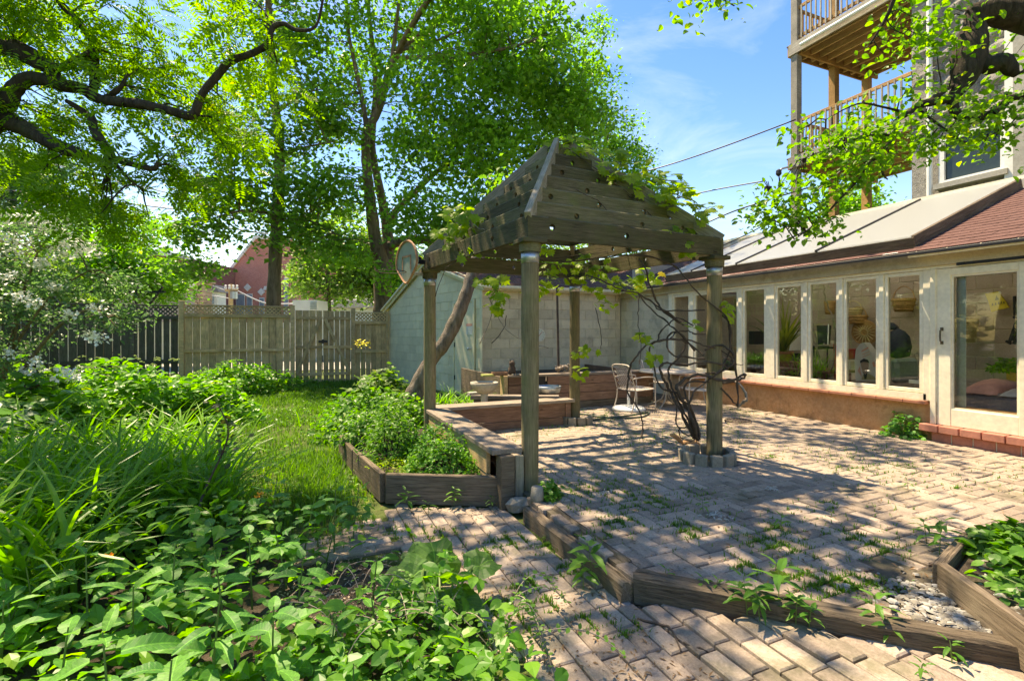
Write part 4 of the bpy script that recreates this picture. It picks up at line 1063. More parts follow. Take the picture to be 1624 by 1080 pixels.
# ------------------------------------------------------------------ tall stone building and its wooden porch
TX = 13.
tb = thing('stone_building', 'tall grey rock-faced stone building with white framed window, top right', 'building', (TX, 3, 0))
yl = at_x(1446, TX)
xbox('wall_core', (TX, -4, -.2), (TX + 8, yl, 15), M_stone, tb)
def stone_me(seed, l, h):
    r_ = random.Random(seed); nx, nz_ = 5, 3; V = []; Fc = []
    for j in range(nz_ + 1):
        for i in range(nx + 1):
            e = 0 if i in (0, nx) or j in (0, nz_) else r_.uniform(.035, .10)
            V.append((l * i / nx, e, h * j / nz_))
    for j in range(nz_):
        for i in range(nx): a = j * (nx + 1) + i; Fc.append((a, a + 1, a + nx + 2, a + nx + 1))
    return MB().add(V, Fc).mesh('stone_block', M_stone)
SMs = [stone_me(s, .60, .30) for s in range(8)]
wy0, wy1 = at_x(1501, TX), at_x(1590, TX); wz0, wz1 = P(1503, 291, PX((TX, wy0, 0))[2]).z, P(1503, 226, PX((TX, wy0, 0))[2]).z
r_ = random.Random(8)
for r in range(29):
    z = 2.6 + r * .31; s = -.31 * (r % 2)
    while s < 7.4:
        y = yl - s
        v = PX((TX, y - .3, z))
        if s >= -.01 and not (y - .61 < wy0 + .12 and y > wy1 - .12 and z + .31 > wz0 - .12 and z < wz1 + .1) and v[0] < 1760:
            M = Matrix(((0, -1, 0), (-1, 0, 0), (0, 0, 1))).to_4x4(); M.translation = Vector((TX - .006, y, z))
            link('stone_block', SMs[r_.randrange(8)], tb, M)
        s += .615
wf = MB().box((TX - .09, wy1 - .1, wz0 - .02), (TX + .02, wy1, wz1 + .1)).box((TX - .09, wy0, wz0 - .02), (TX + .02, wy0 + .1, wz1 + .1)).box((TX - .088, wy1, wz1), (TX + .02, wy0, wz1 + .098)).box((TX - .088, wy1, wz0 - .02), (TX + .02, wy0, wz0 + .05)).build('window', M_white, tb)
xbox('pane', (TX - .03, wy1, wz0 + .05), (TX - .01, wy0, wz1), M_darkglass, wf)
xbox('window_sill', (TX - .2, wy1 - .15, wz0 - .13), (TX, wy0 + .15, wz0 - .022), M_conc, wf)
MB().tube([(TX - .12, at_x(1479, TX), 3.2), (TX - .12, at_x(1479, TX), 15)], .055, 8).build('downpipe', M_white, tb)
yd = at_x(1608, TX); xbox('corner_board', (TX - .16, yd - .07, 3.0), (TX - .02, yd + .08, 9.5), M_white, tb)
xbox('projecting_bay', (TX - .5, -4, -.2), (TX - .001, yd - .18, 15), M_conc, tb)
po = thing('porch', 'three-storey raw wooden back porch on the stone building, top right', 'porch', (TX, 8.3, 0))
yp = at_x(1262, TX); YC = PX((TX, yp, 0))[2]
lv = [P(1262, 262, YC).z, P(1262, 83, YC).z]; storey = lv[1] - lv[0]; lv = [lv[0], lv[1], lv[1] + storey]
xs = [TX + .02, 14.65, 16.2]
for i, x in enumerate(xs): MB().box((x - .1, yp - .1, -.1), (x + .1, yp + .1, 14.2), .006).build('post', M_deckgrey if i == 0 else M_deck, po)
MB().box((TX - .06, yp - .12, 0), (TX + .0, yp + .12, .1)).mesh
for k, z in enumerate(lv):
    board('fascia', (TX - .10, yp + .14, z + .06), (TX - .10, yl + .0, z + .06), .05, .33, M_deckgrey, po)
    board('fascia', (TX - .1, yp + .16, z + .06), (16.6, yp + .16, z + .06), .05, .33, M_deck, po)
    board('beam', (TX, yp - .13, z - .02), (16.5, yp - .13, z - .02), .06, .24, M_deck, po)
    x = TX + .1
    while x < 16.6:
        board('joist', (x, yp + .12, z + .05), (x, yl + .02, z + .05), .045, .24, M_joistlit, po, c=0); x += .36
    x = TX - .12
    while x < 16.6:
        board('deck_board', (x + .07, yp + .2, z + .20), (x + .07, yl, z + .20), .14, .03, M_deckshade, po, c=0); x += .147
    for zz in (.38, 1.22): board('handrail', (TX + .0, yp - .08, z + zz), (TX + .0, yl, z + zz), .05, .09, M_deck, po); board('handrail', (TX, yp + .0, z + zz), (16.4, yp + .0, z + zz), .05, .09, M_deck, po)
    y = yp - .2
    while y > yl + .1: board('baluster', (TX - .03, y, z + .30), (TX - .03, y, z + 1.22), .035, .035, M_deckgrey, po, c=0); y -= .14
    x = TX + .2
    while x < 16.3: board('baluster', (x, yp + .03, z + .30), (x, yp + .03, z + 1.22), .035, .035, M_deck, po, c=0); x += .14
gp = [(TX - .2, yp - .3, lv[1] + .0), (TX - .2, yl + .4, lv[1] + .02)]
MB().tube([Vector(gp[0]), Vector(gp[1])], .05, 8).build('conduit', M_white, po)
# service cables on the right
wh = thing('weatherhead', 'black service mast head with hanging cable loops at the porch corner', 'electrical mast', P(1240, 272, 13.9))
MB().tube([P(1262, 262, 13.95), P(1240, 268, 13.9), P(1235, 274, 13.85)], [.03, .03, .05], 8).build('mast', M_metal, wh)
MB().lathe([(.03, -.12), (.08, -.06), (.07, .04), (.02, .08)], P(1235, 273, 13.85), 10).build('cap', M_black, wh)
for dx in (0, 3, 6): MB().tube(smoothpts([P(1235, 277, 13.85), P(1238 - dx * .5, 296, 13.85), P(1231 - dx, 305, 13.85), P(1222 - dx * .4, 300, 13.85), P(1218 - dx, 288, 13.85)], 4), .012, 5).build('cable_loop', M_black, wh)
for x in (1215, 1221): MB().box(P(x, 304, 13.85) - Vector((.04, .04, 0)), P(x, 304, 13.85) + Vector((.04, .04, .15)), .01).build('splice', M_black, wh)
wire([(1262, 190, 13.9), (1150, 232, 15), (1060, 262, 16), (980, 284, 17.5)], .02, 'long black cable falling left from the porch across the sky')
wire([(1214, 287, 13.85), (1140, 300, 15), (1050, 318, 16.5), (940, 335, 18)], .018, 'black cable running left from the mast head splices')
wire([(1288, 296, 12.5), (1200, 323, 13), (1140, 345, 14), (1040, 392, 15)], .02, 'lowest black cable passing behind the pergola roof')
wire([(1345, 262, 9), (1250, 335, 9.6), (1140, 392, 11), (1090, 398, 12)], .012, 'thin black cable along the roof panels of the garden house')
# ------------------------------------------------------------------ trees
def E(px, py, Y, rx, ry, n, rd=None):          # a foliage mass: centre by sight line and distance, radii in pixels at that distance
    s = Y / F; return (P(px, py, Y), (rx * s, (rd if rd else (rx + ry) / 2 * s), ry * s), n)
# big tree reaching in from the left; topmost mass is unseen, added for shade
def LT(*a): return [P(*p) for p in a]
Yl = 4.6
tree('overhanging_tree', 'dark-limbed tree reaching in from the left edge with crooked limbs and feathery yellow-green leaves', 'tree', (-6.2, 2.8, LOW),
  [(LT((-470, 740, 5.0), (-430, 500, 5.0), (-330, 330, 4.9), (-180, 255, 4.8), (-60, 215, 4.7), (0, 190, 4.6)), [.24, .20, .17, .14, .11, .09]),
   (LT((-60, 215, 4.7), (0, 170, 4.6), (20, 145, 4.6), (38, 128, 4.6), (62, 125, 4.6), (100, 136, 4.5), (130, 141, 4.5), (160, 158, 4.4), (220, 165, 4.3), (270, 176, 4.3), (305, 183, 4.3), (320, 150, 4.3), (345, 120, 4.3), (365, 98, 4.3), (400, 85, 4.3), (425, 70, 4.3), (432, 45, 4.3), (450, 38, 4.3), (470, 48, 4.3), (500, 43, 4.3), (512, 0, 4.3), (520, -60, 4.3)), [.09, .10, .07, .062, .06, .056, .052, .044, .042, .038, .036, .032, .033, .031, .029, .027, .023, .02, .018, .012, .01, .008]),
   (LT((0, 190, 4.6), (20, 195, 4.6), (60, 215, 4.5), (100, 235, 4.4), (130, 245, 4.4), (158, 256, 4.4), (170, 272, 4.4)), [.10, .085, .07, .06, .048, .035, .028]),
   (LT((-160, 20, 4.9), (-60, 45, 4.8), (0, 68, 4.7), (40, 85, 4.6), (62, 100, 4.6), (78, 108, 4.6), (95, 128, 4.5)), [.12, .11, .095, .085, .075, .06, .03]),
   (LT((62, 98, 4.6), (95, 108, 4.5), (125, 95, 4.5), (147, 82, 4.4)), [.05, .04, .035, .03]),
   (LT((150, 140, 4.5), (150, 110, 4.5), (150, 75, 4.5), (140, 55, 4.5), (112, 22, 4.5), (92, 0, 4.5), (60, -60, 4.5)), [.04, .036, .034, .033, .032, .03, .025]),
   (LT((105, 160, 4.5), (125, 172, 4.5), (145, 188, 4.5), (150, 208, 4.4), (168, 235, 4.4), (178, 250, 4.4), (215, 262, 4.3), (243, 268, 4.3), (252, 256, 4.3)), [.018, .026, .034, .04, .042, .036, .028, .022, .018]),
   (LT((172, 250, 4.4), (170, 262, 4.4), (171, 275, 4.4)), [.04, .036, .026]),
   (LT((165, 158, 4.4), (190, 140, 4.4), (200, 122, 4.4)), [.028, .022, .012]), (LT((175, 248, 4.4), (200, 280, 4.3), (225, 300, 4.3)), [.016, .012, .006]),
   (LT((-180, 255, 4.8), (-190, 60, 4.6), (-120, -160, 4.2), (40, -330, 3.8), (300, -370, 4.3), (480, -370, 4.7)), [.13, .12, .10, .07, .05, .03])],
  [E(40, 45, 4.8, 75, 60, 9, .8), E(165, 50, 4.9, 80, 60, 11, .8), E(60, 200, 4.9, 70, 50, 6, .6), E(210, 110, 4.8, 90, 50, 11, .6), E(110, 290, 4.5, 90, 45, 8, .5), E(230, 250, 4.6, 80, 60, 8, .5), E(290, 130, 4.8, 70, 60, 6, .5),
   E(190, 330, 4.4, 60, 35, 5, .4), E(350, 205, 4.6, 50, 60, 6, .4), E(440, 60, 4.5, 80, 45, 6, .5), E(-60, 150, 4.6, 90, 160, 14, .9), E(60, -110, 4.6, 200, 110, 16, 1.2), E(-220, 0, 4.6, 160, 220, 16, 1.4), E(290, -150, 4.4, 160, 90, 6, .9), E(470, -350, 4.7, 130, 60, 15, .9)],
  B_dark, L_locust, .215, T_pinnate(), 23, clump=.32, seed=3, twigr=.007, hang=.05, up=.45, flat=.7, cname='crown')
# slim straight tree beyond the fence
tree('slim_tree', 'slim straight-trunked tree beyond the fence with tiers of dark drooping foliage', 'tree', P(433, 600, 15.8),
  [(LT((431, 612, 15.8), (434, 480, 15.8), (437, 400, 15.8), (444, 250, 15.8), (438, 180, 15.8), (430, 110, 15.8), (427, 40, 15.8), (424, -60, 15.8), (423, -180, 15.8)), [.235, .215, .19, .155, .14, .12, .11, .09, .05]),
   (LT((443, 250, 15.8), (480, 235, 15.4), (530, 225, 15)), [.05, .035, .015]), (LT((442, 300, 15.8), (400, 285, 15.4), (350, 290, 15)), [.05, .035, .015]), (LT((438, 180, 15.8), (480, 150, 15.8), (520, 140, 15.8)), [.05, .03, .015]),
   (LT((438, 340, 15.8), (380, 335, 15), (330, 350, 14.6)), [.05, .035, .015]), (LT((440, 350, 15.8), (490, 350, 15.5), (540, 375, 15.2)), [.05, .035, .015])],
  [E(340, 300, 15, 55, 35, 20, 1.2), E(390, 220, 15.5, 60, 40, 16, 1.3), E(330, 365, 14.8, 50, 24, 11, 1), E(400, 320, 15.4, 55, 36, 15, 1.2), E(470, 310, 15.4, 60, 45, 24, 1.3), E(500, 375, 15.2, 50, 26, 12, 1), E(450, 375, 15.2, 50, 16, 4, 1), E(480, 200, 15.5, 60, 45, 20, 1.3), E(390, 120, 15.8, 60, 45, 12, 1.3), E(480, 100, 15.8, 55, 50, 14, 1.3), E(420, 20, 15.8, 90, 55, 20, 1.6), E(420, -100, 15.8, 90, 80, 30, 1.8), E(300, 415, 14.6, 26, 24, 7, .7), E(270, 370, 15, 40, 30, 8, .8)],
  B_brown, L_slim, .17, T_rhomb(.75), 62, clump=.62, seed=4, hang=.18, flat=.42, up=.9, droop=.8, maxtw=170, twigr=.016)
# main forked maple; near masses overhead are unseen, added to dapple the paving
tree('maple_tree', 'large forked maple beyond the fence, its bright crown filling the middle of the sky', 'tree', P(605, 600, 16.6),
  [(LT((606, 612, 16.6), (606, 520, 16.6), (607, 450, 16.6), (605, 415, 16.6), (596, 385, 16.5), (590, 340, 16.4), (584, 290, 16.3), (580, 245, 16.2), (582, 210, 16.2), (600, 175, 16.1), (612, 130, 16), (626, 92, 16), (655, 62, 15.9), (692, 40, 15.8), (715, -10, 15.6), (735, -90, 15.4)), [.38, .32, .29, .26, .22, .19, .17, .15, .14, .13, .115, .10, .085, .06, .045, .03]),
   (LT((610, 440, 16.7), (616, 400, 16.9), (612, 350, 17), (600, 290, 17), (590, 230, 17), (596, 130, 17), (585, 20, 17), (580, -100, 17)), [.26, .21, .17, .14, .12, .09, .07, .04]),
   (LT((612, 355, 16.9), (632, 330, 16.6), (655, 308, 16.2), (690, 275, 15.8), (722, 250, 15.5)), [.13, .12, .10, .07, .04]),
   (LT((618, 390, 16.7), (640, 382, 16.4), (680, 380, 15.5), (720, 376, 14.6), (765, 368, 13.8), (830, 340, 13)), [.16, .15, .14, .12, .10, .06]),
   (LT((583, 212, 16.2), (573, 150, 16.2), (560, 90, 16.2), (552, 45, 16.2), (548, -30, 16.2)), [.10, .075, .06, .05, .03]), (LT((617, 120, 16), (625, 70, 16), (632, 10, 16), (640, -60, 16)), [.08, .065, .05, .03]),
   (LT((640, 78, 16), (670, 75, 15.5), (705, 60, 15), (760, 40, 14.5)), [.06, .05, .04, .02]), (LT((700, 265, 15.7), (760, 255, 15), (800, 275, 14.4), (850, 270, 14)), [.05, .045, .04, .02]),
   (LT((626, 92, 16), (680, 0, 14), (760, -60, 11.5), (830, -110, 9.5), (900, -140, 8.4)), [.1, .08, .07, .05, .03]), (LT((680, 0, 14), (650, -120, 10), (600, -230, 7)), [.07, .05, .03]),
   (LT((626, 92, 16), (700, 90, 15), (790, 80, 13.5), (860, 60, 12.5)), [.07, .06, .045, .02])],
  [E(540, 60, 16, 60, 70, 26, 2), E(530, 180, 16, 60, 50, 22, 1.8), E(540, 290, 15.8, 55, 50, 22, 1.6), E(540, 390, 15.6, 50, 34, 12, 1.4), E(640, 20, 16, 70, 50, 22, 2), E(650, 170, 15.6, 60, 60, 22, 1.8), E(670, 260, 15.3, 60, 55, 24, 1.6), E(680, 350, 15, 70, 40, 26, 1.4), E(740, 40, 15, 80, 60, 36, 2), E(740, 140, 14.8, 75, 65, 36, 1.9), E(730, 240, 14.6, 70, 50, 26, 1.7), E(820, 60, 14.4, 80, 65, 42, 2), E(820, 160, 14.4, 75, 60, 40, 1.9), E(800, 250, 14, 75, 50, 32, 1.6), E(880, 110, 14.2, 60, 70, 34, 1.8), E(910, 200, 14.4, 50, 60, 26, 1.5), E(780, 330, 13.6, 80, 35, 26, 1.3), E(640, 420, 15, 60, 25, 10, 1), E(890, -110, 8.3, 80, 45, 7, 1.0), E(720, -190, 5.9, 90, 50, 9, .9), E(800, -110, 9.5, 110, 60, 7, 1.4), E(620, -230, 6.8, 170, 90, 13, 1.6), E(480, -260, 6.4, 130, 90, 7, 1.4), E(700, -110, 15.5, 230, 90, 90, 3.2), E(560, -120, 16, 130, 90, 40, 2.5)],
  B_brown, L_maple, .15, T_rhomb(.7), 78, clump=.58, seed=5, hang=.2, flat=.6, up=.5, droop=.7, maxtw=300, twigr=.014)
# further tree behind the pergola
tree('background_tree', 'fine-leaved tree standing behind the pergola roof against the sky', 'tree', P(960, 600, 21),
  [(LT((950, 600, 21), (945, 480, 21), (940, 360, 21), (935, 250, 21), (925, 120, 21)), [.3, .26, .22, .16, .07]), (LT((945, 400, 21), (990, 320, 20.6), (1010, 250, 20.4)), [.12, .08, .03]), (LT((940, 300, 21), (960, 230, 20.6), (970, 180, 20.4)), [.1, .07, .03]), (LT((942, 350, 21), (880, 290, 20.4), (860, 240, 20)), [.12, .08, .03])],
  [E(930, 130, 21, 45, 45, 16, 1.6), E(950, 210, 21, 50, 50, 24, 1.8), E(985, 260, 20.6, 40, 45, 20, 1.5), E(1010, 310, 20.6, 38, 45, 22, 1.4), E(950, 310, 20.6, 55, 50, 26, 1.8), E(880, 260, 20.4, 50, 60, 22, 1.6), E(1030, 370, 20.6, 34, 35, 14, 1.2), E(920, 50, 21, 35, 35, 6, 1.3), E(960, 400, 20.5, 70, 40, 16, 1.4)],
  B_brown, L_maple, .14, T_rhomb(.6), 130, clump=.62, seed=6, hang=.2, flat=.7, maxtw=140, twigr=.02)
# smaller masses beyond the fence
k_ = 0
for lab, px, Y, blobs, lm, ls in (
  ('light green tree beyond the gate, in full sun', 560, 27, [(520, 440, 60, 40, 26), (590, 420, 45, 50, 24), (540, 380, 60, 40, 20), (620, 455, 30, 30, 12)], L_far, .24),
  ('rounded mid-green tree above the dark left fence', 190, 19, [(170, 430, 60, 50, 26), (230, 440, 45, 45, 24), (130, 400, 50, 50, 20), (200, 375, 50, 35, 16), (270, 455, 25, 25, 8)], L_shrub, .16),
  ('blue-green tree high at the left edge behind the cables', 20, 24, [(20, 310, 70, 60, 30), (90, 340, 50, 50, 22), (-60, 330, 60, 80, 20), (60, 270, 40, 30, 10)], L_blue, .22),
  ('pale leafy tree filling the far left edge behind the white flowers', -20, 16, [(10, 430, 70, 50, 26), (80, 470, 50, 35, 16), (-80, 420, 60, 80, 16)], L_far, .15),
  ('distant tree line behind the red church', 400, 60, [(330, 470, 40, 20, 12), (500, 440, 40, 40, 24), (560, 450, 50, 40, 24), (620, 440, 40, 50, 20)], L_far, .5),
  ('distant dark trees beyond the fence at the left', 60, 45, [(-20, 450, 80, 40, 30), (80, 440, 70, 40, 30), (170, 450, 60, 35, 24), (250, 470, 40, 25, 14)], L_slim, .42),
  ('green tree seen under the porch, beyond the roof', 1350, 30, [(1350, 320, 26, 30, 16), (1310, 345, 20, 14, 6)], L_shrub, .24),
  ('tree standing behind the shed roof and the pergola', 800, 26, [(720, 400, 60, 50, 22), (800, 400, 60, 45, 24), (870, 400, 50, 40, 16), (640, 470, 30, 30, 8)], L_far, .22)):
    z0 = [b for b in blobs][0]
    tp = P(z0[0], z0[1], Y)
    bx = PZ(z0[0], Y, LOW)
    tree('background_tree', lab, 'tree', bx, [([bx, bx.lerp(tp, .5), tp, tp + Vector((0, 0, .8))], [Y * .009, Y * .007, Y * .004, Y * .002])],
         [E(a, b, Y + .4 * i, c, d, n) for i, (a, b, c, d, n) in enumerate(blobs)], B_brown, lm, ls, T_rhomb(.65), 150, clump=Y * .034, seed=20 + k_, flat=.7, maxtw=60, twigr=.02)
    k_ += 1
# white-flowering shrub at the left edge
tree('flowering_shrub', 'tall shrub with clusters of white blossom at the left edge', 'shrub', P(-10, 700, 6.6),
  [(LT((-20, 745, 6.6), (-5, 640, 6.5), (20, 540, 6.4), (35, 470, 6.3), (60, 400, 6.2)), [.05, .04, .03, .02, .01]), (LT((-15, 700, 6.6), (30, 600, 6.2), (90, 520, 5.9), (150, 490, 5.7), (185, 520, 5.6)), [.035, .028, .018, .01, .005]),
   (LT((-20, 700, 6.6), (-60, 560, 6.6), (-50, 420, 6.6)), [.04, .03, .012]), (LT((15, 560, 6.4), (80, 470, 6.1), (140, 430, 6.0)), [.02, .014, .006]), (LT((-10, 640, 6.5), (40, 620, 6.1), (90, 600, 5.9)), [.02, .014, .006])],
  [E(20, 370, 6.3, 60, 40, 12, .5), E(110, 370, 6.2, 50, 35, 8, .4), E(30, 450, 6.2, 60, 40, 14, .5), E(130, 450, 6, 60, 35, 9, .4), E(20, 540, 6.2, 50, 50, 14, .5), E(60, 610, 6.0, 55, 30, 8, .4), E(155, 510, 5.7, 45, 25, 6, .3), E(-80, 480, 6.5, 70, 130, 24, .6)],
  B_brown, L_blue, .055, T_rhomb(.55), 100, clump=.26, seed=8, twigr=.006, up=.6)
fs = [o for o in COL.objects if o.name == 'flowering_shrub'][0]
FP = []
for (px, py, s) in ((8, 375, 14), (60, 350, 14), (95, 355, 12), (110, 378, 12), (95, 395, 12), (122, 388, 9), (20, 400, 12), (138, 402, 10), (58, 420, 9), (70, 415, 9), (100, 405, 10), (10, 440, 10), (30, 470, 10), (55, 480, 9), (135, 395, 9), (150, 490, 8), (178, 515, 8), (140, 530, 9), (155, 537, 8), (20, 560, 9), (105, 590, 12), (115, 596, 10), (45, 590, 8), (60, 574, 7), (75, 360, 12), (40, 385, 12), (5, 350, 10), (35, 345, 10), (85, 455, 8), (112, 500, 7)):
    c = np.array(P(px, py, 5.75 + .3 * math.sin(px))); FP.append(c + rng.normal(size=(46, 3)) * s / F * 6 * .7 * np.array([1, 1, .7]))
FP = np.concatenate(FP); n, d = rand_leaf(len(FP), .4, 0)
link('blossom', npmesh('blossom', *spread_leaves(T_rhomb(.9), FP, n, d, .046 * rng.uniform(.6, 1.2, len(FP))), M_petal), fs)
# crab apple reaching in from the right
Yr = 3.6
tree('crab_apple_tree', 'dark twisted crab apple limb with small rounded leaves reaching in from the upper right', 'tree', (5.6, 1.2, LOW),
  [(LT((1990, 800, 3.4), (1960, 500, 3.4), (1900, 260, 3.5), (1800, 120, 3.5), (1700, 50, 3.6), (1624, 28, 3.6), (1590, 22, 3.6), (1560, 20, 3.6), (1540, 28, 3.6)), [.16, .14, .13, .12, .11, .10, .095, .08, .06]),
   (LT((1550, 12, 3.6), (1545, 40, 3.6), (1540, 70, 3.6), (1536, 95, 3.6), (1530, 122, 3.6), (1522, 140, 3.6), (1512, 155, 3.6), (1512, 170, 3.6), (1520, 183, 3.6), (1545, 186, 3.6), (1570, 182, 3.6), (1588, 172, 3.6), (1600, 157, 3.6), (1630, 152, 3.6)), [.06, .07, .10, .105, .085, .05, .035, .034, .032, .03, .03, .028, .026, .022]),
   (LT((1545, 95, 3.6), (1570, 105, 3.55), (1590, 98, 3.5), (1602, 110, 3.5), (1612, 120, 3.5)), [.06, .065, .06, .05, .02]),
   (LT((1514, 155, 3.6), (1490, 160, 3.6), (1462, 166, 3.6), (1440, 180, 3.6), (1418, 196, 3.6), (1414, 220, 3.6), (1396, 245, 3.6), (1375, 262, 3.6), (1360, 286, 3.6), (1330, 318, 3.6), (1300, 350, 3.6), (1260, 380, 3.6)), [.034, .03, .028, .022, .018, .016, .013, .012, .010, .008, .006, .003]),
   (LT((1468, 165, 3.6), (1490, 150, 3.6), (1505, 140, 3.6), (1522, 130, 3.6)), [.022, .018, .012, .008]), (LT((1455, 172, 3.6), (1475, 188, 3.55), (1505, 210, 3.5), (1530, 226, 3.5), (1560, 220, 3.5), (1600, 200, 3.5)), [.010, .009, .007, .006, .005, .003]),
   (LT((1440, 180, 3.6), (1400, 170, 3.6), (1360, 165, 3.6), (1310, 190, 3.6)), [.01, .008, .006, .003]), (LT((1412, 215, 3.6), (1380, 215, 3.5), (1330, 230, 3.5), (1280, 250, 3.5)), [.01, .008, .005, .003]),
   (LT((1396, 245, 3.6), (1400, 275, 3.6), (1408, 285, 3.6)), [.01, .008, .004]), (LT((1700, 50, 3.6), (1640, -60, 3.4), (1500, -140, 3.2), (1300, -160, 3)), [.09, .07, .05, .03]),
   (LT((1500, -140, 3.2), (1440, -60, 3.3), (1410, 20, 3.4), (1380, 70, 3.5)), [.03, .02, .012, .005]), (LT((1300, -160, 3), (1180, -80, 3.1), (1130, -20, 3.2), (1165, 10, 3.2)), [.02, .012, .007, .004])],
  [E(1300, 225, 3.6, 45, 38, 10, .25), E(1370, 200, 3.6, 50, 40, 12, .25), E(1340, 270, 3.6, 60, 35, 12, .22), E(1260, 290, 3.6, 40, 25, 6, .2), E(1235, 340, 3.6, 35, 22, 9, .2), E(1290, 335, 3.6, 35, 28, 8, .2), E(1430, 235, 3.6, 55, 35, 9, .22), E(1500, 200, 3.5, 60, 35, 9, .22), E(1570, 205, 3.5, 50, 30, 8, .22), E(1470, 110, 3.5, 40, 45, 5, .25), E(1410, 50, 3.5, 25, 40, 3, .2), E(1470, 30, 3.5, 45, 45, 8, .25), E(1520, 120, 3.7, 60, 60, 6, .2), E(1600, 60, 3.8, 40, 50, 6, .2), E(1610, 170, 3.5, 25, 60, 5, .2), E(1130, -8, 3.2, 26, 14, 4, .12), E(1165, 0, 3.2, 12, 6, 1, .1), E(1320, -130, 3.2, 120, 50, 10, .3), E(1500, -90, 3.3, 100, 60, 12, .4), E(1700, -60, 3.4, 120, 100, 16, .5), E(1760, 160, 3.3, 80, 120, 14, .5)],
  B_dark, L_crab, .045, T_oval(.66), 31, clump=.17, seed=9, twigr=.0035, up=.6, flat=.7, droop=.5, hang=.02)
for x_, y_, lab in ((-10, 1.5, 'unseen leafy tree added far left of the frame for the window reflections'), (-11, 6.5, 'unseen leafy tree added beyond the left bed for the window reflections'), (-9, -4, 'unseen leafy tree added behind the camera at the left for the window reflections'), (-9.5, 13, 'unseen leafy tree added far left beside the dark fence for the window reflections'), (-13, 20, 'unseen leafy tree added across the alley at the far left for the window reflections'), (-16, 27, 'unseen leafy tree added furthest across the alley at the left for the window reflections')):  # out-of-view trees, added so the glass mirrors foliage instead of bright sky
    c_ = Vector((x_, y_, 3.4))
    tree('reflection_tree', lab, 'tree', (x_, y_, LOW), [([Vector((x_, y_, LOW)), Vector((x_, y_, 1.5)), c_, c_ + Vector((0, 0, 1.5))], [.16, .14, .09, .04])], [(c_, (3.2, 2.6, 2.6), 80), (c_ - Vector((0, 0, 2.2)), (3.2, 2.6, 1.6), 40)], B_brown, L_shrub, .3, T_rhomb(.7), 60, clump=.8, seed=90 + int(y_), maxtw=30)
# leaning trunk behind the benches
tree('leaning_tree', 'leaning rough grey trunk rising from the bed behind the pergola post', 'tree', P(655, 655, 7.6),
  [(LT((640, 672, 7.5), (655, 630, 7.5), (668, 600, 7.55), (688, 565, 7.6), (704, 545, 7.6), (722, 510, 7.7), (738, 470, 7.8), (748, 440, 7.9), (762, 400, 8.0), (790, 350, 8.2), (800, 310, 8.3)), [.17, .14, .115, .105, .11, .108, .10, .105, .10, .08, .05])],
  [E(800, 310, 8.3, 45, 30, 6, .4)], B_light, L_slim, .09, T_rhomb(.6), 70, clump=.3, seed=10, twigr=.01)
# ------------------------------------------------------------------ grape vine on the pergola
vn = thing('grape_vine', 'grape vine of tangled bare canes and bright lobed leaves on the right pergola post', 'vine', (3.75, 3.72, 0))
LM = []
for s_ in range(4):
    V, Fc = T_lobed(s_, .12 + .05 * s_); m_ = npmesh('leaf', V, [i for f in Fc for i in f], [len(f) for f in Fc], L_vine); LM.append(m_)
def leafobj(me, pos, nrm, dr, s, parent, name='leaf'):
    z = Vector(nrm).normalized(); y = Vector(dr); y = (y - z * y.dot(z)).normalized(); x = y.cross(z)
    M = Matrix((x * s, y * s, z * s)).transposed().to_4x4(); M.translation = pos
    return link(name, me, parent, M)
r_ = random.Random(21); nleaf = 0; tw = MB(); XL = []
VC = [(905, 226, 5.45, 34, 13, 13), (940, 240, 5.4, 20, 12, 7), (985, 262, 5.2, 34, 24, 27), (1040, 290, 5.1, 42, 20, 26), (1075, 312, 5.05, 36, 16, 16), (1112, 335, 5.0, 24, 14, 11), (1072, 372, 4.95, 28, 18, 13), (1085, 395, 4.9, 14, 10, 4),
      (728, 345, 5.2, 28, 22, 21), (712, 372, 5.3, 22, 14, 9), (742, 398, 5.0, 16, 10, 6), (788, 468, 4.85, 13, 28, 15), (770, 445, 4.85, 10, 10, 4),
      (870, 440, 6.4, 34, 22, 16), (930, 425, 6.3, 45, 22, 25), (985, 452, 6.2, 44, 16, 24), (1025, 440, 6.1, 26, 14, 10), (848, 465, 6.3, 14, 12, 5), (925, 556, 6.3, 18, 8, 7), (918, 588, 6.3, 10, 10, 4), (958, 482, 6.2, 16, 8, 5),
      (1103, 515, 4.8, 10, 4, 3), (1040, 570, 4.85, 14, 7, 4), (1022, 535, 4.85, 8, 9, 3), (1155, 490, 4.8, 10, 14, 4), (866, 392, 4.2, 10, 6, 2)]
for px, py, Y, rx, ry, n in VC:
    c = P(px, py, Y)
    for k in range(int(n * 1.9)):
        a = r_.uniform(0, 6.28); q = math.sqrt(r_.random()) * 1.15
        p = P(px + rx * q * math.cos(a), py + ry * q * math.sin(a), Y + r_.gauss(0, .13))
        nr = (r_.gauss(-.15, .4), r_.gauss(-.6, .4), r_.uniform(.3, 1.1)); dr = (r_.gauss(0, 1), r_.gauss(0, 1), -.5 - r_.random())
        if nleaf < 290: leafobj(LM[r_.randrange(4)], p, nr, dr, r_.uniform(.085, .15), vn)
        else: XL.append((tuple(p), nr, dr, r_.uniform(.08, .14)))
        nleaf += 1
        if k % 2 == 0: tw.tube([c + Vector((0, 0, r_.uniform(-.03, .05))), c.lerp(p, .5) + Vector((0, 0, .02)), p], [.004, .003, .0015], 4, False)
tw.build('shoots', M_stem, vn, kind='stuff')
if XL: tag(link('more_leaves', npmesh('more_leaves', *spread_leaves(T_lobed(2, .16), [a[0] for a in XL], [a[1] for a in XL], [a[2] for a in XL], [a[3] for a in XL]), L_vine), vn), kind='stuff')
def C7(x, y, Y=4.92): return P(880 + x / 3.6, 400 + y / 3.6, Y)
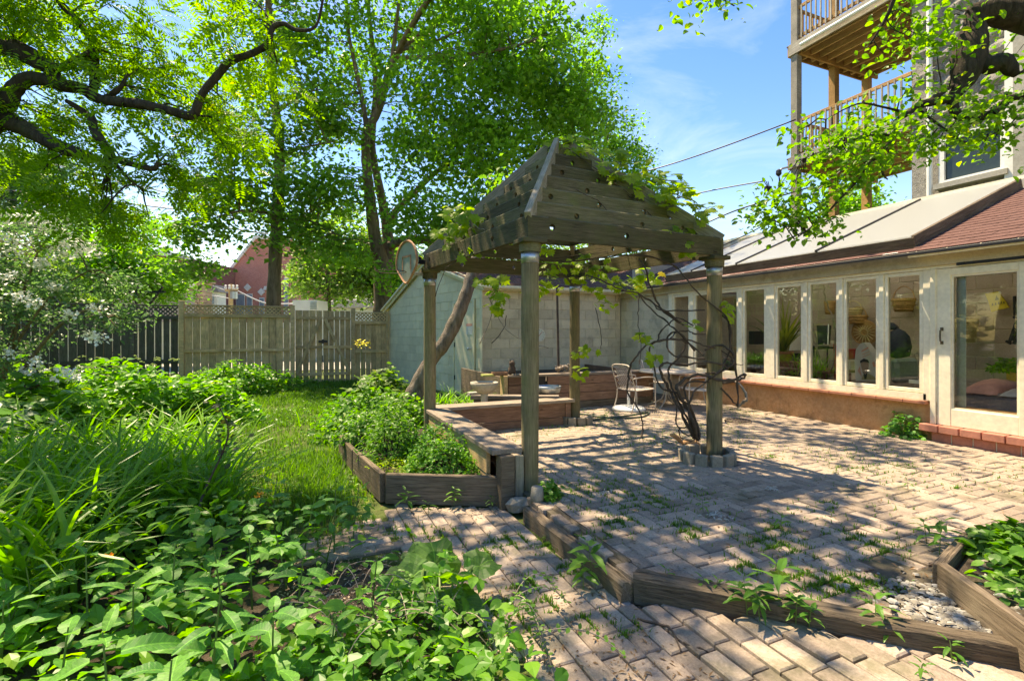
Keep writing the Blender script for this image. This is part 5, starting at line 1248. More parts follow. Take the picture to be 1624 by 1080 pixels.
canes = [([(790, 1060), (745, 960), (700, 870), (655, 790), (630, 740), (605, 690), (602, 650), (640, 632), (740, 640), (860, 628), (960, 640)], .013),
 ([(800, 1070), (770, 980), (730, 900), (680, 800), (650, 700), (655, 655), (700, 610), (745, 545), (735, 480), (690, 455), (648, 480), (640, 540), (680, 590), (760, 600), (860, 610)], .011),
 ([(810, 1070), (790, 960), (750, 880), (700, 790), (720, 740), (780, 705), (850, 700), (950, 730), (1030, 725), (1085, 695)], .016),
 ([(800, 1060), (770, 950), (765, 880), (790, 800), (850, 750), (920, 700), (970, 630), (1000, 540), (1000, 430), (960, 350), (860, 270), (780, 190), (700, 90)], .009),
 ([(820, 1075), (800, 980), (780, 900), (740, 800), (750, 750), (800, 735), (860, 745)], .012),
 ([(830, 1070), (820, 1000), (790, 920), (740, 850), (690, 800), (600, 770), (560, 650), (540, 570), (560, 520), (650, 500), (760, 500), (850, 530), (950, 560), (1020, 620), (1040, 760), (1045, 880)], .009),
 ([(420, 720), (430, 650), (470, 590), (530, 530), (600, 505), (700, 500), (790, 540), (850, 590)], .009),
 ([(1045, 880), (1085, 850), (1092, 820), (1060, 760), (1010, 735), (960, 740)], .013), ([(950, 780), (1000, 830), (1040, 880)], .009),
 ([(590, 505), (600, 460), (650, 410), (705, 375), (790, 420)], .008), ([(720, 400), (640, 345), (590, 300), (540, 180), (520, 100), (480, 40)], .010), ([(740, 420), (650, 360), (560, 290), (470, 235), (380, 215), (260, 160), (180, 130)], .008),
 ([(860, 330), (700, 335), (600, 330), (560, 290)], .007), ([(800, 560), (720, 470), (640, 400), (540, 320), (480, 240)], .009), ([(425, 720), (410, 790), (460, 870), (490, 920), (500, 1000), (488, 1060)], .008), ([(500, 960), (505, 1080)], .004),
 ([(480, 240), (478, 330), (475, 420), (490, 520), (485, 640)], .004), ([(235, 320), (250, 400), (265, 480), (262, 550)], .004), ([(940, 350), (990, 400), (1000, 520), (1030, 640), (1045, 780), (1040, 880)], .008),
 ([(960, 600), (1040, 640), (1075, 640)], .004), ([(760, 1000), (710, 1010), (720, 1060), (760, 1075), (800, 1075)], .006), ([(700, 90), (560, 30), (400, 20), (200, 40), (20, 60)], .008), ([(860, 470), (800, 465), (760, 450), (700, 455), (650, 500)], .007),
 ([(850, 560), (940, 530), (1000, 560), (1030, 600), (1000, 650), (930, 690), (860, 690)], .010), ([(1085, 700), (1070, 720), (980, 745), (870, 740)], .012), ([(700, 880), (690, 960), (730, 1030), (790, 1050)], .007)]
for i, (pl, rad) in enumerate(canes):
    Yb = 4.92 + .10 * math.sin(i * 1.9)
    pts = smoothpts([C7(x, y, 4.97 if y > 1040 else Yb + .05 * math.sin(x * .05 + i)) for x, y in pl], 4, .004, i)
    MB().tube(pts, [rad * 1.18 * (1 - .35 * k / len(pts)) * (1 + .14 * math.sin(k * 2.3 + i) + .1 * math.sin(k * 5.1)) for k in range(len(pts))], 6).build('cane', M_canelight if i == 7 else M_cane, vn, True)
for i, pl in enumerate(([(760, 545, 4.9), (780, 500, 4.9), (775, 470, 4.9), (790, 500, 4.9), (800, 520, 4.88), (830, 540, 4.85), (870, 552, 4.85)], [(690, 470, 5.6), (705, 430, 5.5), (715, 420, 5.4), (740, 405, 5.2), (780, 360, 5.1)], [(745, 335, 5.1), (748, 350, 5.1), (760, 362, 5.05), (785, 365, 5.0)], [(975, 290, 5.15), (1010, 318, 5.05), (1035, 345, 5.0), (1060, 385, 4.95)],
                        [(1138, 400, 4.9), (1090, 380, 5), (1020, 330, 5.1), (960, 280, 5.2), (900, 235, 5.4)], [(905, 350, 4.25), (916, 355, 4.22), (915, 368, 4.22), (905, 376, 4.25)], [(912, 300, 4.6), (960, 330, 4.7), (1000, 400, 4.9)], [(1050, 400, 6), (960, 400, 6.2), (870, 410, 6.4), (760, 410, 6.2)], [(780, 545, 4.9), (800, 520, 4.9), (803, 500, 4.9)])):
    MB().tube(smoothpts([P(*q) for q in pl], 4, .004, i), [.006, .005] + [.004] * (len(pl) * 4 - 5), 5).build('cane', M_canelight if i in (0, 2, 5) else M_cane, vn, True)

# ------------------------------------------------------------------ garden plants
def onpoly(poly, n, z):
    xs = [p[0] for p in poly]; ys = [p[1] for p in poly]; out = []
    while len(out) < n:
        x = rnd.uniform(min(xs), max(xs)); y = rnd.uniform(min(ys), max(ys))
        if inside((x, y), poly): out.append((x, y, z))
    return np.array(out)
def bush(name, label, cat, c, rad, n, T, mat, size, par_extra=None, stem=M_stem, nst=26, droop=.35, up=.9, group=None, hollow=.45, tiers=False):
    """leafy mass: stems from the foot and leaves thick towards the outside"""
    t = thing(name, label, cat, c, group=group); c = np.array(c, float)
    u = rng.normal(size=(n, 3)); u = norm(u); u[:, 2] = np.abs(u[:, 2]) * 1.0 - .12
    q = rng.uniform(hollow, 1.12, n) ** .5
    bump = 1 + .26 * np.sin(u[:, 0] * 7 + c[0] * 3) * np.cos(u[:, 1] * 6 + c[1])
    p = c + u * np.array(rad) * (q * bump)[:, None]
    p[:, 2] = np.maximum(p[:, 2], c[2] + .02)
    nr, d = rand_leaf(n, up, droop, u * .9)
    link('foliage', npmesh('foliage', *spread_leaves(T, p, nr + u * .35, d, size * rng.uniform(.55, 1.3, n)), mat), t)
    s = MB(); r_ = random.Random(int(abs(c[0] * 97)))
    for k in range(nst):
        i = r_.randrange(n); e = Vector(p[i]); b = Vector(c) + Vector((r_.gauss(0, rad[0] * .2), r_.gauss(0, rad[1] * .2), 0))
        s.tube([b, b.lerp(e, .5) + Vector((0, 0, .1 * rad[2])), e], [.007, .005, .002], 4, False)
    s.build('stems', stem, t, kind='stuff'); return t, p
TO = T_oval(.62, .06, .12); TOW = T_oval(.8, .05, .15); TN = T_oval(.3, .05, .2)
def GP(px, py): return G(px, py, LOW)
def at_ground(px, Y): v = P(px, 526, Y); v.z = LOW; return v
bush('hydrangea_bush', 'large hydrangea bush with round dull green leaves at the left edge, before the dark fence', 'bush', at_ground(20, 5.7), (.95, .9, .92), 2500, TOW, L_shrub, .13, nst=60)
bush('hydrangea_bush', 'broad hydrangea bush with pale green flower buds, in the middle of the left bed', 'bush', at_ground(190, 6.9), (1.15, 1.0, .98), 4200, TO, L_shrub, .12, nst=60)
bush('hydrangea_bush', 'sunlit hydrangea bush reaching the lawn edge in front of the fence post', 'bush', at_ground(310, 7.6), (.85, .8, .66), 2600, TO, L_shrub, .105, nst=40)
bush('leafy_bush', 'low rounded leafy bush against the tan fence at the back of the lawn', 'bush', at_ground(375, 11.2), (1.15, .8, .72), 3600, TO, L_shrub, .10, nst=30)
bush('leafy_bush', 'dark leafy bush in the shade before the dark fence, behind the hydrangeas', 'bush', at_ground(120, 9.6), (1.6, .8, .78), 2600, TO, L_slim, .11, nst=30)
bush('leafy_bush', 'dim leafy mass low at the far left under the white blossom', 'bush', at_ground(-60, 4.6), (.8, .8, .72), 1500, TOW, L_blue, .12)
bush('leafy_bush', 'low weedy mound at the foot of the gate, beside the fence bush', 'bush', at_ground(450, 12.8), (.9, .5, .26), 900, TO, L_shrub, .07)
# flower buds on the hydrangea
hy = [o for o in COL.objects if o.name == 'hydrangea_bush.001'][0]
M_bud = plain('green buds', (.32, .42, .12), .8, sc_=60)
for k in range(22):
    a = P(rnd.uniform(120, 340), rnd.uniform(560, 600), rnd.uniform(6.2, 7.2)); a.z = min(a.z, .95)
    fl = MB(); n_ = 12
    for j in range(n_): q_ = rnd.uniform(0, .045); an = rnd.uniform(0, 6.28); fl.lathe([(.002, 0), (.009, .008), (.002, .016)], a + Vector((q_ * math.cos(an), q_ * math.sin(an), -q_ * .5)), 5)
    fl.build('flower_head', M_bud, hy)
# daylilies
def clump(name, label, cat, base, n, ln, wd, mat=L_lily, group=None, spread=.12, curl=(.9, 2.0), cone=.9):
    t = thing(name, label, cat, base, group=group)
    b = np.tile(np.array(base, float), (n, 1)); b[:, :2] += rng.normal(size=(n, 2)) * spread
    V = blades(b, rng.uniform(0, 2 * np.pi, n), rng.uniform(.03, cone * .5, n), rng.uniform(*curl, n), ln * rng.uniform(.55, 1.15, n), wd * rng.uniform(.6, 1.2, n))
    link('leaves', npmesh('leaves', *V, mat), t); return t
dl = [(20, 2.9), (95, 3.3), (-50, 3.4), (170, 3.1), (60, 3.9), (150, 4.2), (240, 3.6), (300, 4.0), (215, 4.6), (10, 4.7), (330, 4.7), (110, 4.9), (270, 5.1), (-90, 2.6), (330, 3.5), (180, 3.75), (40, 2.4), (-20, 4.1)]
dlw = ['at the left edge behind the tallest foreground plant', 'nearest the lower poppy', 'cut by the left picture edge, front row', 'in the front row left of the dark sapling', 'in the second row close to the left edge', 'in the middle of the second row', 'directly left of the dark sapling stem', 'behind the dark sapling, reaching over the lawn', 'in the third row below the budded hydrangea', 'in the third row at the left edge', 'furthest right, overhanging the lawn', 'in the back row under the big round-leaved hydrangea', 'in the back row nearest the sunlit hydrangea', 'lowest at the left picture edge', 'in front of the sapling, touching the lobed-leaf plants', 'between the front and second rows', 'foremost, with yellowish sunlit blades', 'in the second row, mostly cropped by the left edge']
for i, (px, Y) in enumerate(dl):
    b = at_ground(px, Y)
    clump('daylily', 'daylily clump ' + dlw[i], 'daylily', b, 88, .86, .031, group='daylily clumps in the left bed', spread=.10)
# clumps round the leaning trunk and behind the benches
for px, Y, ln, lab in ((600, 7.3, .6, 'strap-leaved clump in the bed left of the leaning trunk'), (555, 7.6, .5, 'strap-leaved clump at the lawn edge, below the yellow flowers'), (705, 8.3, .62, 'dark grassy clump between the leaning trunk and the green door'), (745, 8.0, .55, 'dark grassy clump in front of the green shed door'), (640, 8.5, .7, 'tall strap-leaved clump against the green shed wall')):
    clump('strap_plant', lab, 'plant', at_ground(px, Y), 120, ln, .022, spread=.2)
bush('leafy_plant', 'sunny pale-leaved clump at the left end of the planter, touching the lawn', 'plant', at_ground(590, 6.6), (.6, .55, .72), 1700, TO, L_weed, .09)
bush('leafy_plant', 'leafy clump growing over the planter corner left of the rear bench', 'plant', at_ground(560, 7.2), (.5, .45, .45), 1200, TO, L_shrub, .08)
bush('leafy_plant', 'bright leafy clump under the leaning trunk', 'plant', at_ground(650, 7.0), (.5, .4, .5), 1100, TO, L_weed, .085)
bush('leafy_plant', 'pale big-leaved plant against the shed wall, left of the post', 'plant', at_ground(608, 8.6), (.55, .4, .78), 700, TOW, L_far, .16)
bush('leafy_plant', 'bright low leafy plant below the stone urn, behind the rear bench', 'plant', at_ground(715, 7.3), (.55, .35, .36), 900, TO, L_vine, .075)
bush('leafy_plant', 'dark green leafy plant right of the stone urn', 'plant', at_ground(795, 7.6), (.32, .28, .40), 600, TO, L_shrub, .06)
def inbox(x, y): return Vector((x, y, .07))
bush('planter_shrub', 'dense small dark-leaved shrub spilling at the front corner of the planter box', 'shrub', inbox(1.12, 4.30), (.32, .30, .30), 1700, TO, L_shrub, .038, stem=B_dark)
bush('planter_shrub', 'small shrub arching over the bench in the middle of the planter box', 'shrub', inbox(1.12, 4.75), (.28, .30, .36), 1300, TO, L_shrub, .04, stem=B_dark)
bush('planter_shrub', 'loose upright shrub with dark stem in the planter box', 'shrub', inbox(.78, 4.85), (.26, .30, .52), 1100, TN, L_weed, .06, stem=B_dark)
bush('planter_shrub', 'leafy shrub at the back of the planter box near the leaning trunk', 'shrub', inbox(.75, 5.6), (.38, .42, .48), 1700, TO, L_weed, .055)
bush('planter_ground_cover', 'yellow-green mossy ground cover in the front corner of the planter box', 'ground cover', inbox(.74, 4.45), (.20, .30, .09), 900, TO, L_vine, .02, nst=0)
# yellow flower above the bed, in front of the short fence
fl = thing('yellow_flower', 'tall thin stem with loose yellow flower head in front of the short fence panel', 'flower', at_ground(573, 7.4))
b = at_ground(573, 7.4); tp = P(573, 545, 7.4)
MB().tube([b, b.lerp(tp, .5) + Vector((.03, 0, 0)), tp], [.006, .005, .003], 5).build('stem', M_stem, fl)
pp_ = np.array(tp) + rng.normal(size=(70, 3)) * [.06, .06, .03]; n, d = rand_leaf(70)
link('flower_head', npmesh('flower_head', *spread_leaves(T_rhomb(.8), pp_, n, d, .035 * np.ones(70)), M_yellow), fl)

# foreground plants with big single leaves
BL = []
for s_ in range(5):
    V, Fc = T_broad(s_, w_=.58 + .06 * (s_ % 3), droop=.14 + .08 * s_, fold=.10 + .03 * (s_ % 2)); BL.append(npmesh('leaf', V, [i for f in Fc for i in f], [len(f) for f in Fc], L_broad))
NLF = []
for s_ in range(3):
    V, Fc = T_broad(s_ + 9, w_=.30, droop=.25 + .1 * s_, fold=.12, teeth=5, heart=0); NLF.append(npmesh('leaf', V, [i for f in Fc for i in f], [len(f) for f in Fc], L_weed))
NLB = []
for s_ in range(3):
    V, Fc = T_broad(s_ + 19, w_=.36, droop=.2 + .12 * s_, fold=.14, teeth=6, heart=0); NLB.append(npmesh('leaf', V, [i for f in Fc for i in f], [len(f) for f in Fc], L_broad))
def leafy(name, label, px, Y, h, ls, pairs, meshes=BL, lean=.1, cat='plant', base=None, group=None, mat=M_stem, sr=.005, seed=None):
    b = Vector(base) if base is not None else at_ground(px, Y)
    t = thing(name, label, cat, b, group=group); r_ = random.Random(seed if seed is not None else int(abs(b.x * 977 + b.y * 331)))
    la = r_.uniform(0, 6.28); tp = b + Vector((math.cos(la) * lean * h, math.sin(la) * lean * h, h))
    sp = smoothpts([b, b.lerp(tp, .5) + Vector((0, 0, .02)), tp], 3)
    MB().tube(sp, [sr, sr, sr, sr * .8, sr * .7, sr * .6, sr * .5][:len(sp)], 5).build('stem', mat, t)
    for k in range(pairs):
        f = .3 + .7 * (k + .5) / pairs if pairs > 1 else 1.
        for s2 in (0, 1):
            az = k * 1.65 + s2 * math.pi + r_.gauss(0, .3); p = b.lerp(tp, f)
            up = r_.uniform(-.1, .35) + .5 * (k >= pairs - 1)
            d = Vector((math.cos(az), math.sin(az), up)); n_ = Vector((-math.cos(az) * up, -math.sin(az) * up, 1)) + Vector((r_.gauss(0, .18), r_.gauss(0, .18), 0))
            s = ls * r_.uniform(.75, 1.2) * (1 - .35 * (k == pairs - 1)) * (.8 + .2 * (k > 0))
            st_ = d * s * .22; leafobj(meshes[r_.randrange(len(meshes))], p + st_, n_, d, s, t)
    return t
fore = [(180, 1.55, .42, .155, 4), (90, 1.75, .36, .14, 4), (250, 1.42, .44, .13, 5), (330, 1.75, .46, .135, 5), (40, 1.45, .30, .15, 3), (430, 1.85, .40, .13, 4), (140, 2.1, .42, .13, 4), (360, 2.15, .45, .12, 4), (270, 2.3, .40, .12, 4), (210, 2.0, .36, .14, 3), (480, 1.6, .30, .11, 4), (520, 1.95, .28, .11, 3), (60, 2.2, .34, .12, 3), (560, 1.75, .22, .10, 3),
        (400, 2.5, .40, .11, 4), (300, 1.3, .30, .12, 3), (410, 1.35, .28, .12, 3), (120, 1.3, .26, .14, 3), (0, 1.9, .35, .14, 3), (470, 2.35, .34, .11, 4), (-40, 1.6, .4, .15, 3), (600, 2.1, .26, .09, 3), (590, 2.45, .30, .10, 3), (345, 2.75, .36, .11, 4), (640, 1.8, .2, .09, 3)]
where = ['at the very front left, tallest of its neighbours', 'beside the tallest one near the lower left corner', 'in the front row with upright yellowish top', 'with wide pale leaves in the lower left foreground', 'cut by the bottom edge near the corner', 'in front of the thin twigs, left of the paving', 'behind the front row under the daylilies', 'with long sunlit leaf reaching right', 'half hidden below the daylily tips', 'between two taller plants at the left',
         'at the bottom edge left of the creeping twigs', 'low beside the bare twigs', 'under the daylilies at the left edge', 'close to the creeping small-leaved twigs', 'below the yellow poppy', 'cut by the bottom edge, left of centre', 'at the bottom edge with grey-green leaves', 'at the bottom left, mostly cropped', 'against the left picture edge', 'near the patch of bare soil', 'at the left picture edge, lowest', 'beside the pumpkin leaves', 'left of the big pumpkin leaves, by the soil', 'in the shade behind the front plants', 'at the edge of the lower paving, bottom']
for i, (px, Y, h, ls, pr) in enumerate(fore):
    leafy('broad_leaved_plant', 'broad-leaved green plant ' + where[i], px, Y, h * (1.1 if i % 3 == 0 else 1), ls * (1.15 if i % 3 == 0 else 1), pr + (2 if i % 3 == 0 else 0), NLB if i % 3 == 0 else BL, group='broad-leaved plants in the foreground bed')
r_ = random.Random(77); extra = []
while len(extra) < 44:
    px = r_.uniform(-40, 620); Y = r_.uniform(1.25, 3.0)
    v = at_ground(px, Y)
    if v.x > .62 or (abs(v.x - .2) < .42 and abs(v.y - 2.75) < .32): continue
    extra.append((px, Y))
wh2 = ['pale', 'dark', 'drooping', 'upright', 'small', 'leaning', 'sunlit', 'shaded']
for i, (px, Y) in enumerate(extra):
    leafy('undergrowth_plant', 'green undergrowth plant filling gaps between the larger foreground plants', px, Y, r_.uniform(.16, .34), r_.uniform(.075, .12), r_.choice([2, 3, 4]), group='small undergrowth plants in the foreground bed', lean=.25, seed=i)
# pumpkin plant beside the paving
def T_pump(seed):
    r_ = random.Random(seed); n = 21; V = [(0, .35, -.06)]
    for ring_, (q, zz) in enumerate(((.5, .02), (1., 0))):
        for i in range(n):
            a = -math.pi / 2 + 2 * math.pi * (i + .5) / n; rr = .55 * q * (1 + (.12 * math.cos(5 * (a + math.pi / 2)) + r_.uniform(-.06, .06)) * (ring_ == 1)) * (1 - .35 * math.exp(-((i + .5 - 0) % n) ** 2 / 2.) - .35 * math.exp(-((n - i - .5)) ** 2 / 2.))
            V.append((rr * math.cos(a), .35 + rr * math.sin(a), zz + .05 * math.sin(i * 1.9) * q - .10 * q * q + .14 * q * abs(math.cos(a))))
    Fc = [(0, 1 + i, 1 + (i + 1) % n) for i in range(n)] + [(1 + i, 1 + n + i, 1 + n + (i + 1) % n, 1 + (i + 1) % n) for i in range(n)]
    return V, Fc
pk = thing('pumpkin_plant', 'squash plant with large ragged leaves at the left edge of the lower paving', 'plant', G(700, 985, LOW))
b = G(700, 985, LOW)
L_pump = leafmat('squash leaf', (.055, .15, .05), (.09, .21, .05), (.14, .28, .06), .45, (2.2, 2.4, .4), .5, vein=True)
for i, (px, py, Y, s, nr, dr) in enumerate(((695, 892, 2.75, .25, (.1, -.75, .65), (0, .3, 1)), (652, 905, 2.55, .24, (-.3, -.35, 1), (-1, -.1, .05)), (730, 912, 2.5, .24, (.25, .5, .9), (.8, -.4, .2)), (762, 893, 2.6, .19, (.1, -.3, 1), (1, .4, .1)), (690, 945, 2.4, .20, (0, -.2, 1), (-.3, -.8, 0)), (730, 950, 2.4, .20, (.1, -.3, 1), (.5, -.8, -.1)), (640, 950, 2.45, .15, (0, 0, 1), (-.8, -.5, 0)), (668, 880, 2.85, .2, (0, -.3, 1), (-.6, .6, .2)))):
    V, Fc = T_pump(i); p = P(px, py, Y)
    leafobj(npmesh('leaf', V, [k for f in Fc for k in f], [len(f) for f in Fc], L_pump), p - Vector(dr).normalized() * s * .35, nr, dr, s, pk)
    MB().tube(smoothpts([b + Vector((rnd.gauss(0, .02), rnd.gauss(0, .02), 0)), b.lerp(p, .6) + Vector((0, 0, .05)), p - Vector(dr).normalized() * s * .3], 3), .006, 5).build('stem', M_stem, pk)
# creeping twigs with rows of small leaves, one object each
r_ = random.Random(5)
for i in range(34):
    px, py = r_.uniform(520, 900), 1090 - abs(r_.gauss(0, 1)) * 45
    if px > 850: py = max(py, 1060)
    b = G(px, max(py, 1000), LOW); a = r_.uniform(-.6, 2.6); ln = r_.uniform(.22, .5); h = r_.uniform(.08, .24)
    d = Vector((math.cos(a), math.sin(a), 0)) if r_.random() < .75 else Vector((-math.sin(a), math.cos(a), 0))
    if (b + d * ln).x > 1.25: d.x = -abs(d.x) * .3
    pts = smoothpts([b, b + d * ln * .4 + Vector((0, 0, h)), b + d * ln * .8 + Vector((0, 0, h * 1.05)), b + d * ln * 1.1 + Vector((0, 0, h * .5))], 5)
    t = thing('creeping_twig', 'arching twig with rows of tiny rounded leaves at the bottom of the foreground bed', 'twig', b, group='small-leaved creeping twigs in the foreground')
    MB().tube(pts, .0022, 4).build('stem', M_canelight, t)
    q = np.array([pts[k] for k in range(2, len(pts))]); q = np.repeat(q, 2, 0); N_ = len(q); sd_ = np.tile([1, -1], N_ // 2)[:, None] * np.array([-d.y, d.x, .15])
    q = q + rng.normal(size=q.shape) * .004
    link('leaves', npmesh('leaves', *spread_leaves(T_oval(.7, .03, .05), q, np.tile([0, 0, 1.], (N_, 1)) + rng.normal(size=(N_, 3)) * .3, sd_ + rng.normal(size=(N_, 3)) * .15, .026 * rng.uniform(.7, 1.2, N_)), L_weed), t)
for i in range(12):                             # dry bare twigs
    b = G(r_.uniform(440, 700), r_.uniform(930, 1020), LOW); a = r_.uniform(0, 6.28); ln = r_.uniform(.25, .5)
    d = Vector((math.cos(a), math.sin(a), 0)); pts = smoothpts([b, b + d * ln * .4 + Vector((0, 0, .15)), b + d * ln + Vector((0, 0, .06))], 4, .003, i)
    tag(MB().tube(pts, .0022, 4).build('dry_twig', M_canelight), 'thin bare tan twig arching over the soil in the foreground', 'twig', 'dry twigs in the foreground bed')
# lobed-leaf poppies near the lawn
PL = []
for s_ in range(3): V, Fc = T_lobed(40 + s_, .25); PL.append(npmesh('leaf', V, [i for f in Fc for i in f], [len(f) for f in Fc], L_broad))
for i, (px, Y, h, lab) in enumerate(((430, 3.3, .40, 'lobed-leaf plant under the orange poppy, by the lawn'), (480, 3.0, .40, 'lobed-leaf plant nearest the lower paving'), (530, 3.15, .38, 'lobed-leaf plant against the paving edge'), (380, 3.0, .36, 'lobed-leaf plant left of the orange poppy'), (455, 2.7, .32, 'low lobed-leaf plant before the bare soil'), (350, 3.6, .34, 'lobed-leaf plant at the thin dark stem'), (560, 3.35, .34, 'lobed-leaf plant furthest right, at the lawn corner'))):
    leafy('lobed_plant', lab, px, Y, h, .12, 5, PL, .18)
for px, py, Y, plab in ((413, 785, 3.2, 'orange poppy highest on the lobed-leaf plant beside the lawn'), (132, 815, 3.0, 'orange poppy at the foot of the daylily clumps'), (172, 884, 2.4, 'orange poppy low among the broad-leaved plants'), (408, 790, 3.25, 'second orange poppy just below the highest one')):
    p = P(px, py, Y); b = p.copy(); b.z = LOW
    t = thing('poppy', plab, 'flower', b, group='orange poppies'); MB().tube([b, p], .002, 4).build('stem', M_stem, t)
    pq = np.tile(np.array(p), (5, 1)); aa = np.arange(5) * 1.257
    link('petals', npmesh('petals', *spread_leaves(T_oval(.95, .05, -.3), pq, np.stack([-np.cos(aa) * .5, -np.sin(aa) * .5, np.ones(5)], 1), np.stack([np.cos(aa), np.sin(aa), np.full(5, .3)], 1), np.full(5, .028)), M_orange), t)
# thin dark stem by the lawn with a few leaves
t = thing('sapling', 'thin dark bare-stemmed sapling with sparse reddish leaves at the lawn edge', 'sapling', G(290, 905, LOW))
spn = smoothpts([G(290, 905, LOW), P(320, 790, 3.3), P(352, 720, 3.4), P(362, 680, 3.4), P(345, 640, 3.4)], 4)
MB().tube(spn, [.008] * 6 + [.006] * 6 + [.004] * (len(spn) - 12), 6).build('stem', M_cane, t)
q = np.array([tuple(rnd.choice(spn[8:])) for _ in range(46)]) + rng.normal(size=(46, 3)) * [.06, .06, .05]; n, d = rand_leaf(46)
link('leaves', npmesh('leaves', *spread_leaves(TO, q, n, d, .06 * rng.uniform(.5, 1.2, 46)), leafmat('bronze foliage', (.06, .09, .03), (.12, .14, .05), (.2, .2, .07), .4)), t)

# low ground cover in the bed, under the taller plants
bed = [(-5.5, 1.5), (.9, .9), (.75, 2.6), (.5, 3.1), (-.3, 3.6), (-1.2, 5.6), (-2, 8), (-6, 8)]
gcp = onpoly(bed, 17000, LOW); gcp = np.array([p for p in gcp if not ((p[0] - .15) ** 2 / .5 ** 2 + (p[1] - 2.75) ** 2 / .38 ** 2 < 1 and rnd.random() < .9)])
gcp[:, 2] += rng.uniform(.01, .26, len(gcp)) * np.where(gcp[:, 1] > 3, 1.5, 1); n, d = rand_leaf(len(gcp), 1.2, .1)
link('ground_cover', npmesh('ground_cover', *spread_leaves(TO, gcp, n, d, .08 * rng.uniform(.4, 1.4, len(gcp))), L_shrub))['kind'] = 'stuff'
near = onpoly([(-1.6, .3), (.95, .3), (.72, 1.8), (.2, 2.2), (-1.8, 2.2)], 8000, LOW); near[:, 2] += rng.uniform(.01, .20, len(near)); n, d = rand_leaf(len(near), 1.2, .1)
link('ground_cover', npmesh('ground_cover', *spread_leaves(TO, near, n, d, .042 * rng.uniform(.4, 1.5, len(near))), L_weed))['kind'] = 'stuff'
# grass: lawn, with longer tufts at the edges
lawn = [(-.2, 3.75), (.55, 4.2), (.35, 6.0), (.2, 7.6), (1.8, 9.5), (2.2, 14.8), (-5, 14.8), (-3.2, 10.5), (-1.4, 7.4), (-1.0, 5.4)]
gp_ = onpoly(lawn, 56000, LOW - .02); gp_ = gp_[rng.random(len(gp_)) < .35 + .65 * (np.sin(gp_[:, 0] * 3.1 + 1.3 * np.sin(gp_[:, 1] * 2.2)) * np.sin(gp_[:, 1] * 2.7 + gp_[:, 0]) > -.35)]
cl = onpoly(lawn, 5000, LOW); cl[:, 2] += rng.uniform(0, .05, len(cl)); cl = cl[np.sin(cl[:, 0] * 2.3) * np.sin(cl[:, 1] * 1.9) > -.2]; n, d = rand_leaf(len(cl), 1.5, 0)
link('clover', npmesh('clover', *spread_leaves(TOW, cl, n, d, .035 * rng.uniform(.5, 1.5, len(cl))), L_shrub))['kind'] = 'stuff'; far = gp_[:, 1] > 8
link('grass', npmesh('grass', *grassmesh(gp_, .03, .11, .0045), L_grass))['kind'] = 'stuff'
e = onpoly([(.0, 3.9), (.58, 4.25), (.34, 6.2), (-.1, 6.0), (.05, 4.6)], 5200, LOW - .02); e[:, :2] += rng.normal(size=(5200, 2)) * [.22, .2]; e = e[(e[:, 0] < .36) | (e[:, 1] > 6)]
link('long_grass', npmesh('long_grass', *grassmesh(e, .05, .14, .004), L_grass))['kind'] = 'stuff'
# moss and grass tufts growing in the paving joints
jt = []
def onjoint(p): return p
for c, n_, s_ in ([(G(px, py, 0), n1, s1) for px, py, n1, s1 in ((1010, 795, 260, .16), (975, 830, 160, .07), (945, 850, 70, .04), (1075, 835, 80, .05), (1090, 848, 60, .04), (1200, 860, 120, .06), (1240, 870, 80, .05), (1350, 925, 160, .05), (1385, 930, 120, .06), (1290, 925, 220, .08), (1320, 935, 150, .07), (1180, 900, 80, .04), (1040, 800, 60, .05), (1230, 840, 60, .04), (1340, 850, 80, .04), (1395, 870, 110, .06), (1310, 800, 40, .03), (1430, 740, 40, .04), (960, 770, 80, .12), (905, 780, 90, .1), (1100, 780, 60, .1), (1350, 745, 40, .05), (960, 660, 160, .3), (1000, 700, 120, .25), (1215, 725, 40, .05), (1520, 775, 30, .03))] +
                  [(G(px, py, LOW), n1, s1) for px, py, n1, s1 in ((800, 860, 160, .06), (870, 865, 160, .06), (760, 880, 120, .05), (830, 930, 110, .05), (855, 960, 90, .05), (700, 850, 90, .08), (640, 845, 120, .08), (560, 830, 140, .1), (930, 985, 60, .03), (985, 1000, 50, .03), (900, 905, 120, .05), (520, 850, 160, .1), (780, 970, 160, .06), (800, 1010, 120, .05), (1230, 1040, 30, .03))]):
    q = np.tile(np.array(c), (n_, 1)); q[:, :2] += rng.normal(size=(n_, 2)) * s_
    q[:, 0 if True else 1] = q[:, 0]; k = rng.random(n_) < .5
    q[k, 0] = np.round((q[k, 0] - .03) / PW) * PW + .03 + PW / 2; q[~k, 1] = np.round(q[~k, 1] / PW) * PW
    q[:, 2] -= .006; jt.append(q)
q = onpoly([(1.75, 2.5), (1.8, 6.9), (6.7, 6.9), (6.7, 1.0), (3.7, 1.7), (2.8, 1.8)], 9000, -.006)
kk = (np.sin(q[:, 0] * 2.1 + q[:, 1]) + np.sin(q[:, 1] * 3.3 - q[:, 0] * 1.7) + rng.normal(size=len(q)) * .8) > .6; q = q[kk]; k = rng.random(len(q)) < .5
q[k, 0] = np.round(q[k, 0] / PW) * PW; q[~k, 1] = np.round(q[~k, 1] / PW) * PW; q += rng.normal(size=q.shape) * [.006, .006, 0]; jt.append(q)
jt = np.concatenate(jt)
link('joint_moss', npmesh('joint_moss', *grassmesh(np.concatenate([jt, jt + rng.normal(size=jt.shape) * [.01, .01, 0]]), .008, .04, .003), L_grass))['kind'] = 'stuff'
jw = np.concatenate([jt[rng.integers(0, len(jt), 2600)] + rng.normal(size=(2600, 3)) * [.012, .012, 0]]); jw[:, 2] += rng.uniform(.002, .02, 2600); n, d = rand_leaf(2600, 1.5, 0)
